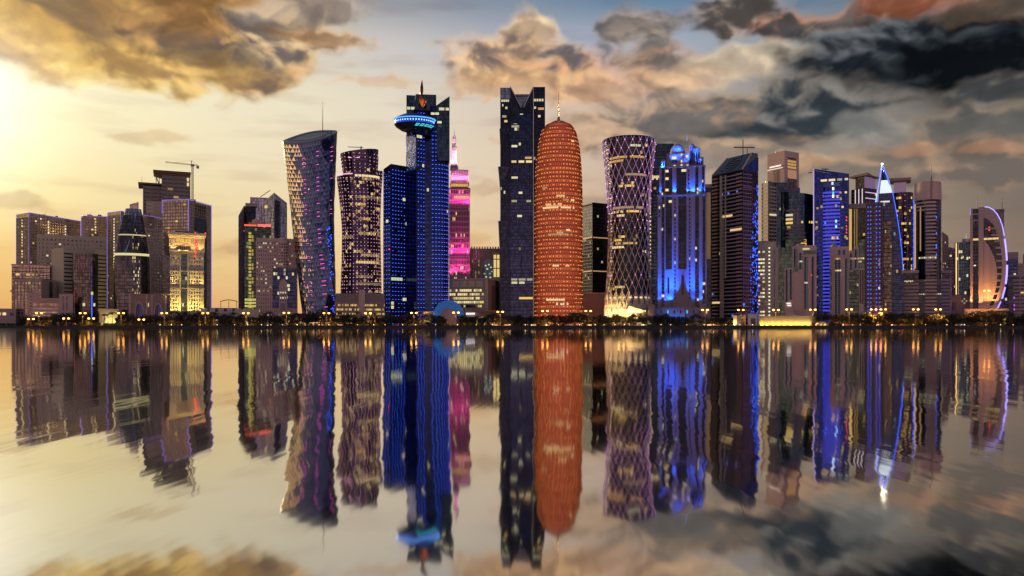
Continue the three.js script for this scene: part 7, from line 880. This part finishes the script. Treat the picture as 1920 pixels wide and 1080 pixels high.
// street lamps: two arms each, glowing heads and their lights
const SODIUM = new THREE.Color().setRGB(1, 0.42, 0.07);
const lampMat = M.metalGrey, HEAD = new THREE.SphereGeometry(1, 12, 8), headGlow = E(1, 0.42, 0.07, 9);
const lampAcc = (h) => { const a = new Acc(); a.bar([0, 0, 0], [0, h, 0], 0.22, 7, 0.12); return a.geo(); }, armGeo = (e) => { const a = new Acc(); a.bar([0, 0, 0], [e * 1.7, 0.5, 0], 0.1, 5, 0.08); return a.geo(); };
const ARM = { '-1': armGeo(-1), 1: armGeo(1) }, BASE = new THREE.CylinderGeometry(0.35, 0.45, 0.9, 8), poles = new Map();
function lamp(x, yp, d, label, group, power = 3800) {
  const h = PY(yp, d) - GY - 0.4, o = new THREE.Group(); o.name = numbered('street_lamp'); o.position.set(PX(x, d), GY, -d); o.userData = { label, category: 'street lamp' }; if (group) o.userData.group = group; scene.add(o);
  const key = h.toFixed(1); if (!poles.has(key)) poles.set(key, lampAcc(h)); put('pole', poles.get(key), lampMat, o); put('base', BASE, lampMat, o).position.y = 0.45;
  for (const e of [-1, 1]) { const a = put('arm', ARM[e], lampMat, o); a.position.y = h - 0.3; const g = put('lamp_head', HEAD, headGlow, a); g.scale.set(1.15, 0.7, 0.8); g.position.set(e * 2.5, 0.6, 0); const l = new THREE.SpotLight(SODIUM, power, 0, 1.12, 0.5, 2); l.name = 'lamp_beam'; l.position.set(e * 2.5, h - 0.5, 0); l.target.position.set(e * 2.5, 0, -1.5); o.add(l.target); l.castShadow = true; l.shadow.radius = 10; o.add(l); }
}
for (const [x, yp, d] of [[73, 587, 815], [155, 587, 815], [227, 587, 815], [308, 587, 815], [385, 587, 815], [461, 587, 815], [537, 586.5, 815], [612, 587, 815], [690, 587, 815], [776, 586.5, 815], [855, 586, 815], [938, 584.5, 815], [1022, 583, 815], [1103, 583, 815], [1165, 581, 815], [1322, 581, 815], [1389, 581, 815], [1455, 581, 815], [1524, 580.5, 815], [1592, 580, 815], [1638, 580, 830], [1656, 580, 845], [1717, 580, 815], [1759, 580, 830]])
  lamp(x, yp, d, 'double-armed street lamp with two orange glowing heads along the shore road', 'street lamps along the shore road');
lamp(1850, 545, 830, 'tall double street lamp standing before the bow front tower', undefined, 2500);
for (const [x, yp] of [[58, 598], [124, 597], [171, 597], [265, 599]]) lamp(x, yp, 812, 'short double path lamp between the shore hedges', 'short path lamps', 400);

// low bollard lights on the promenade
{ const post = new THREE.CylinderGeometry(0.1, 0.13, 0.9, 8), cap = new THREE.SphereGeometry(0.26, 10, 8); const xs = []; for (let x = 300; x < 1915; x += rr(16, 42)) if (!(x > 1415 && x < 1530)) xs.push(x);
  for (const x of xs) { const d = rr(807, 811), o = new THREE.Group(); o.name = numbered('bollard_light'); o.position.set(PX(x, d), GY, -d); o.userData = { label: 'knee-high bollard light glowing on the promenade', category: 'bollard light', group: 'bollard lights on the promenade' }; scene.add(o); put('post', post, M.metalDark, o).position.y = 0.45; put('lamp_globe', cap, pick([E(1, 0.6, 0.2, 8), E(1, 0.8, 0.5, 8), E(1, 0.5, 0.12, 6)]), o).position.y = 1.05; } }

// trees
M.bark = new THREE.MeshStandardMaterial({ color: rgb(0.12, 0.08, 0.055), roughness: 1, map: K1 });
M.leaf = [[0.036, 0.048, 0.02], [0.045, 0.044, 0.02], [0.03, 0.044, 0.02]].map((c) => new THREE.MeshPhysicalMaterial({ color: rgb(...c), roughness: 0.8, transmission: 0.25, thickness: 0, side: THREE.DoubleSide }));
function crownGeo(w, h, n) {                       // leaf sprays gathered in clumps round the limb ends
  const a = new Acc(), cl = []; for (let k = 0; k < 17; k++) { const t = rr(0, 6.283), r = Math.sqrt(rnd()) * 0.78, e = rr(-0.9, 0.8); cl.push([Math.cos(t) * r * w, h * (0.56 + e * 0.38 * Math.sqrt(1 - r * r * 0.7)), Math.sin(t) * r * w, rr(0.22, 0.4) * w]); }
  for (let i = 0; i < n; i++) { const c = pick(cl), t = rr(0, 6.283), p = Math.acos(rr(-1, 1)), R = c[3] * Math.cbrt(rnd()) * 1.05, q = [c[0] + R * Math.sin(p) * Math.cos(t), c[1] + R * Math.cos(p) * 0.72, c[2] + R * Math.sin(p) * Math.sin(t)], u = unit([rr(-1, 1), rr(-1, 1), rr(-1, 1)]), v = unit(cross(u, unit([rr(-1, 1), rr(-1, 1), rr(-1, 1)]))), s = rr(0.3, 0.62); a.quad(q.map((x, k) => x - u[k] * s), q.map((x, k) => x - v[k] * s * 0.5), q.map((x, k) => x + u[k] * s), q.map((x, k) => x + v[k] * s * 0.5)); }
  return [a.geo(), cl];
}
function trunkGeo(h, cl) { const a = new Acc(); a.bar([0, 0, 0], [0.15, h * 0.34, 0.05], 0.34, 7, 0.24); for (const c of cl.slice(0, 7)) { const m = [c[0] * 0.4, mix(h * 0.34, c[1], 0.55), c[2] * 0.4]; a.bar([0.15, h * 0.33, 0.05], m, 0.17, 5, 0.1); a.bar(m, [c[0], c[1], c[2]], 0.1, 4, 0.04); } return a.geo(); }
const kinds = [[4.6, 9], [5.4, 10], [3.8, 7.6], [5, 8.2]].map(([w, h]) => { const [g, cl] = crownGeo(w, h, 900); return { crown: g, trunk: trunkGeo(h, cl), w, h }; });
function tree(x, d, s, k, label, group) { const o = new THREE.Group(); o.name = numbered('shade_tree'); o.position.set(PX(x, d), GY, -d); o.rotation.y = rr(0, 6.28); o.scale.set(s * rr(0.92, 1.12), s, s * rr(0.92, 1.12)); o.userData = { label, category: 'tree', group }; scene.add(o); put('trunk', kinds[k].trunk, M.bark, o); put('crown', kinds[k].crown, pick(M.leaf), o); }
const gaps = [[1366, 1534], [186, 222], [838, 860]];
for (let x = 40; x < 1935; x += rr(6.5, 11)) {
  if (gaps.some(([a, b]) => x > a && x < b)) continue;
  const east = x > 1534, d = rr(831, 837), s = (east ? rr(1.35, 1.75) : x > 940 ? rr(1.15, 1.55) : rr(1.1, 1.5));
  tree(x, d, s, Math.floor(rnd() * 4), east ? 'dense dark shade tree at the foot of the rose stone offices and banded podium' : 'round shade tree lit orange by street lamps along the shore road', east ? 'dark shade trees in front of the eastern towers' : 'shade trees along the shore road');
}
for (let x = 30; x < 1930; x += rr(16, 30)) { if (gaps.some(([a, b]) => x > a && x < b)) continue; tree(x, rr(813.6, 816), rr(0.35, 0.55), 2, 'low round shrub tree in the lawn strip behind the promenade', 'low shrub trees on the lawn strip'); }
// clipped hedges added to darken the shore and hide the lit building feet
{ const geo = [0, 1, 2].map(() => { const a = new Acc(); for (let i = 0; i < 520; i++) { const q = [rr(-4, 4), rr(0.15, 2.1) + 0.15 * Math.sin(i), rr(-0.8, 0.8)], u = unit([rr(-1, 1), rr(-1, 1), rr(-1, 1)]), v = unit(cross(u, unit([rr(-1, 1), rr(-1, 1), rr(-1, 1)]))), s = rr(0.22, 0.42); a.quad(q.map((x, k) => x - u[k] * s), q.map((x, k) => x - v[k] * s * 0.6), q.map((x, k) => x + u[k] * s), q.map((x, k) => x + v[k] * s * 0.6)); } return a.geo(); });
  for (let x = 4; x < 1930; x += 16) { if (x > 1368 && x < 1536) continue; const o = put('added_hedge', geo[Math.floor(rnd() * 3)], pick(M.leaf), scene); o.position.set(PX(x, 830.6), GY, -830.6); o.scale.set(1, rr(0.8, 1.25), 1); o.userData = { label: 'dark clipped hedge section added to darken the far side of the shore road', category: 'hedge', group: 'added clipped hedges along the shore road' }; } }
// palms
const frondGeo = (() => { const a = new Acc(), P = (t) => [t * 3.1, 0.9 * Math.sin(t * 2.6) - 1.9 * t * t, 0]; for (let k = 0; k < 9; k++) { a.bar(P(k / 9), P((k + 1) / 9), 0.06, 3, 0.05); for (const s of [-1, 1]) for (let m = 0; m < 2; m++) { const t = (k + m / 2) / 9, q = P(t), L = 0.95 * Math.sin(Math.min(1, t * 1.1 + 0.15) * 3); if (L < 0.1) continue; const e = [q[0] + 0.5, q[1] - 0.42, s * L]; a.tri(q, [q[0] + 0.16, q[1], 0], e, [0, 0], [1, 0], [0, 1]); a.tri([q[0] + 0.16, q[1], 0], q, e, [0, 0], [1, 0], [0, 1]); } } return a.geo(); })();
const palmTrunk = (() => { const a = new Acc(); for (let k = 0; k < 8; k++) a.bar([Math.sin(k * 0.2) * 0.12, k, 0], [Math.sin((k + 1) * 0.2) * 0.12, k + 1, 0], 0.26 - k * 0.008, 7, 0.22 - k * 0.008); return a.geo(); })();
function palm(x, d, s, label, group) { const o = new THREE.Group(); o.name = numbered('date_palm'); o.position.set(PX(x, d), GY, -d); o.rotation.y = rr(0, 6.28); o.scale.setScalar(s); o.userData = { label, category: 'palm tree', group }; scene.add(o); put('trunk', palmTrunk, M.bark, o); for (let k = 0; k < 13; k++) { const f = put('frond', frondGeo, M.leaf[k % 3], o); f.position.set(0.12, 8, 0); f.rotation.set(0, k / 13 * 6.283 + rr(-0.2, 0.2), rr(-0.15, 0.75), 'YXZ'); } }
for (const x of [193, 208, 319, 334, 349, 364, 372, 398, 405, 418, 432, 441, 452, 489, 500, 506, 556, 562, 574, 598, 622, 636, 668, 700, 752, 786, 1186, 1198, 1212, 1226, 1862, 1872, 1878, 1896]) palm(x + rr(-3, 3), rr(812, 830), rr(1.05, 1.6), 'date palm with a bushy crown among the shore trees', 'date palms along the shore road');

// cars on the shore road
{
  const bodyShape = new THREE.Shape(); [[-2.2, 0.35], [2.2, 0.35], [2.28, 0.72], [1.9, 0.92], [1.05, 1.0], [0.4, 1.44], [-1.1, 1.46], [-1.75, 1.02], [-2.24, 0.95]].forEach(([x, y], i) => (i ? bodyShape.lineTo(x, y) : bodyShape.moveTo(x, y)));
  const body = new THREE.ExtrudeGeometry(bodyShape, { depth: 1.56, bevelEnabled: true, bevelSize: 0.08, bevelThickness: 0.1, bevelSegments: 2, steps: 1 }); body.translate(0, 0, -0.78);
  const winShape = new THREE.Shape(); [[-1.5, 1.02], [0.92, 1.02], [0.36, 1.38], [-1.05, 1.4]].forEach(([x, y], i) => (i ? winShape.lineTo(x, y) : winShape.moveTo(x, y))); const win = new THREE.ExtrudeGeometry(winShape, { depth: 1.8, bevelEnabled: false }); win.translate(0, 0, -0.9);
  const wheel = new THREE.CylinderGeometry(0.33, 0.33, 0.24, 16); wheel.rotateX(Math.PI / 2); const lampBox = new THREE.BoxGeometry(0.14, 0.2, 0.42);
  const paint = [rgb(0.75, 0.75, 0.74), rgb(0.05, 0.05, 0.055), rgb(0.35, 0.36, 0.38), rgb(0.3, 0.03, 0.03)].map((c) => new THREE.MeshPhysicalMaterial({ color: c, roughness: 0.3, clearcoat: 1, clearcoatRoughness: 0.08 })), names = ['white', 'black', 'silver', 'dark red'], rubber = new THREE.MeshStandardMaterial({ color: rgb(0.02, 0.02, 0.02), roughness: 0.9 });
  const head = E(1, 0.86, 0.6, 12), tail = E(1, 0.05, 0.02, 8);
  [[930, 0, 1], [950, 2, 1], [985, 1, 1], [1000, 0, 1], [1026, 0, 1], [1064, 2, 1], [1072, 0, 1], [1086, 1, 1], [1105, 0, 1], [1194, 2, 1], [1206, 0, 1], [1330, 0, -1], [1344, 2, 1], [1360, 1, 1], [1585, 3, -1], [1602, 1, -1], [1648, 0, -1], [1676, 2, -1], [1690, 3, -1], [1796, 0, 1], [1806, 2, 1], [498, 2, 1], [640, 0, 1], [742, 1, -1]].forEach(([x, c, dir], i) => {
    const d = dir > 0 ? 819.6 : 825.6, o = new THREE.Group(); o.name = numbered('car'); o.position.set(PX(x, d), GY + 0.012, -d); o.rotation.y = dir > 0 ? -0.16 : Math.PI - 0.16; o.userData = { label: `${names[c]} saloon car ${dir > 0 ? 'with bright headlights' : 'showing red tail lamps'} on the shore road`, category: 'car', group: `${names[c]} cars ${dir > 0 ? 'with headlights' : 'with tail lamps'} on the shore road` }; scene.add(o);
    const shell = put('body', body, paint[c], o); put('window', win, M.black, shell); for (const [wx, wz] of [[1.4, 0.78], [1.4, -0.78], [-1.4, 0.78], [-1.4, -0.78]]) put('wheel', wheel, rubber, o).position.set(wx, 0.33, wz);
    for (const z of [-0.6, 0.6]) { put('headlight', lampBox, head, o).position.set(2.3, 0.68, z); put('tail_lamp', lampBox, tail, o).position.set(-2.3, 0.8, z); }
    if (dir > 0) { const l = new THREE.SpotLight(new THREE.Color().setRGB(1, 0.86, 0.6), 900, 0, 0.5, 0.8, 2); l.name = 'headlight_beam'; l.position.set(2.6, 0.7, 0); l.target.position.set(12, 0, 0); l.castShadow = true; o.add(l, l.target); }
  });
}
renderer.render(scene, camera);
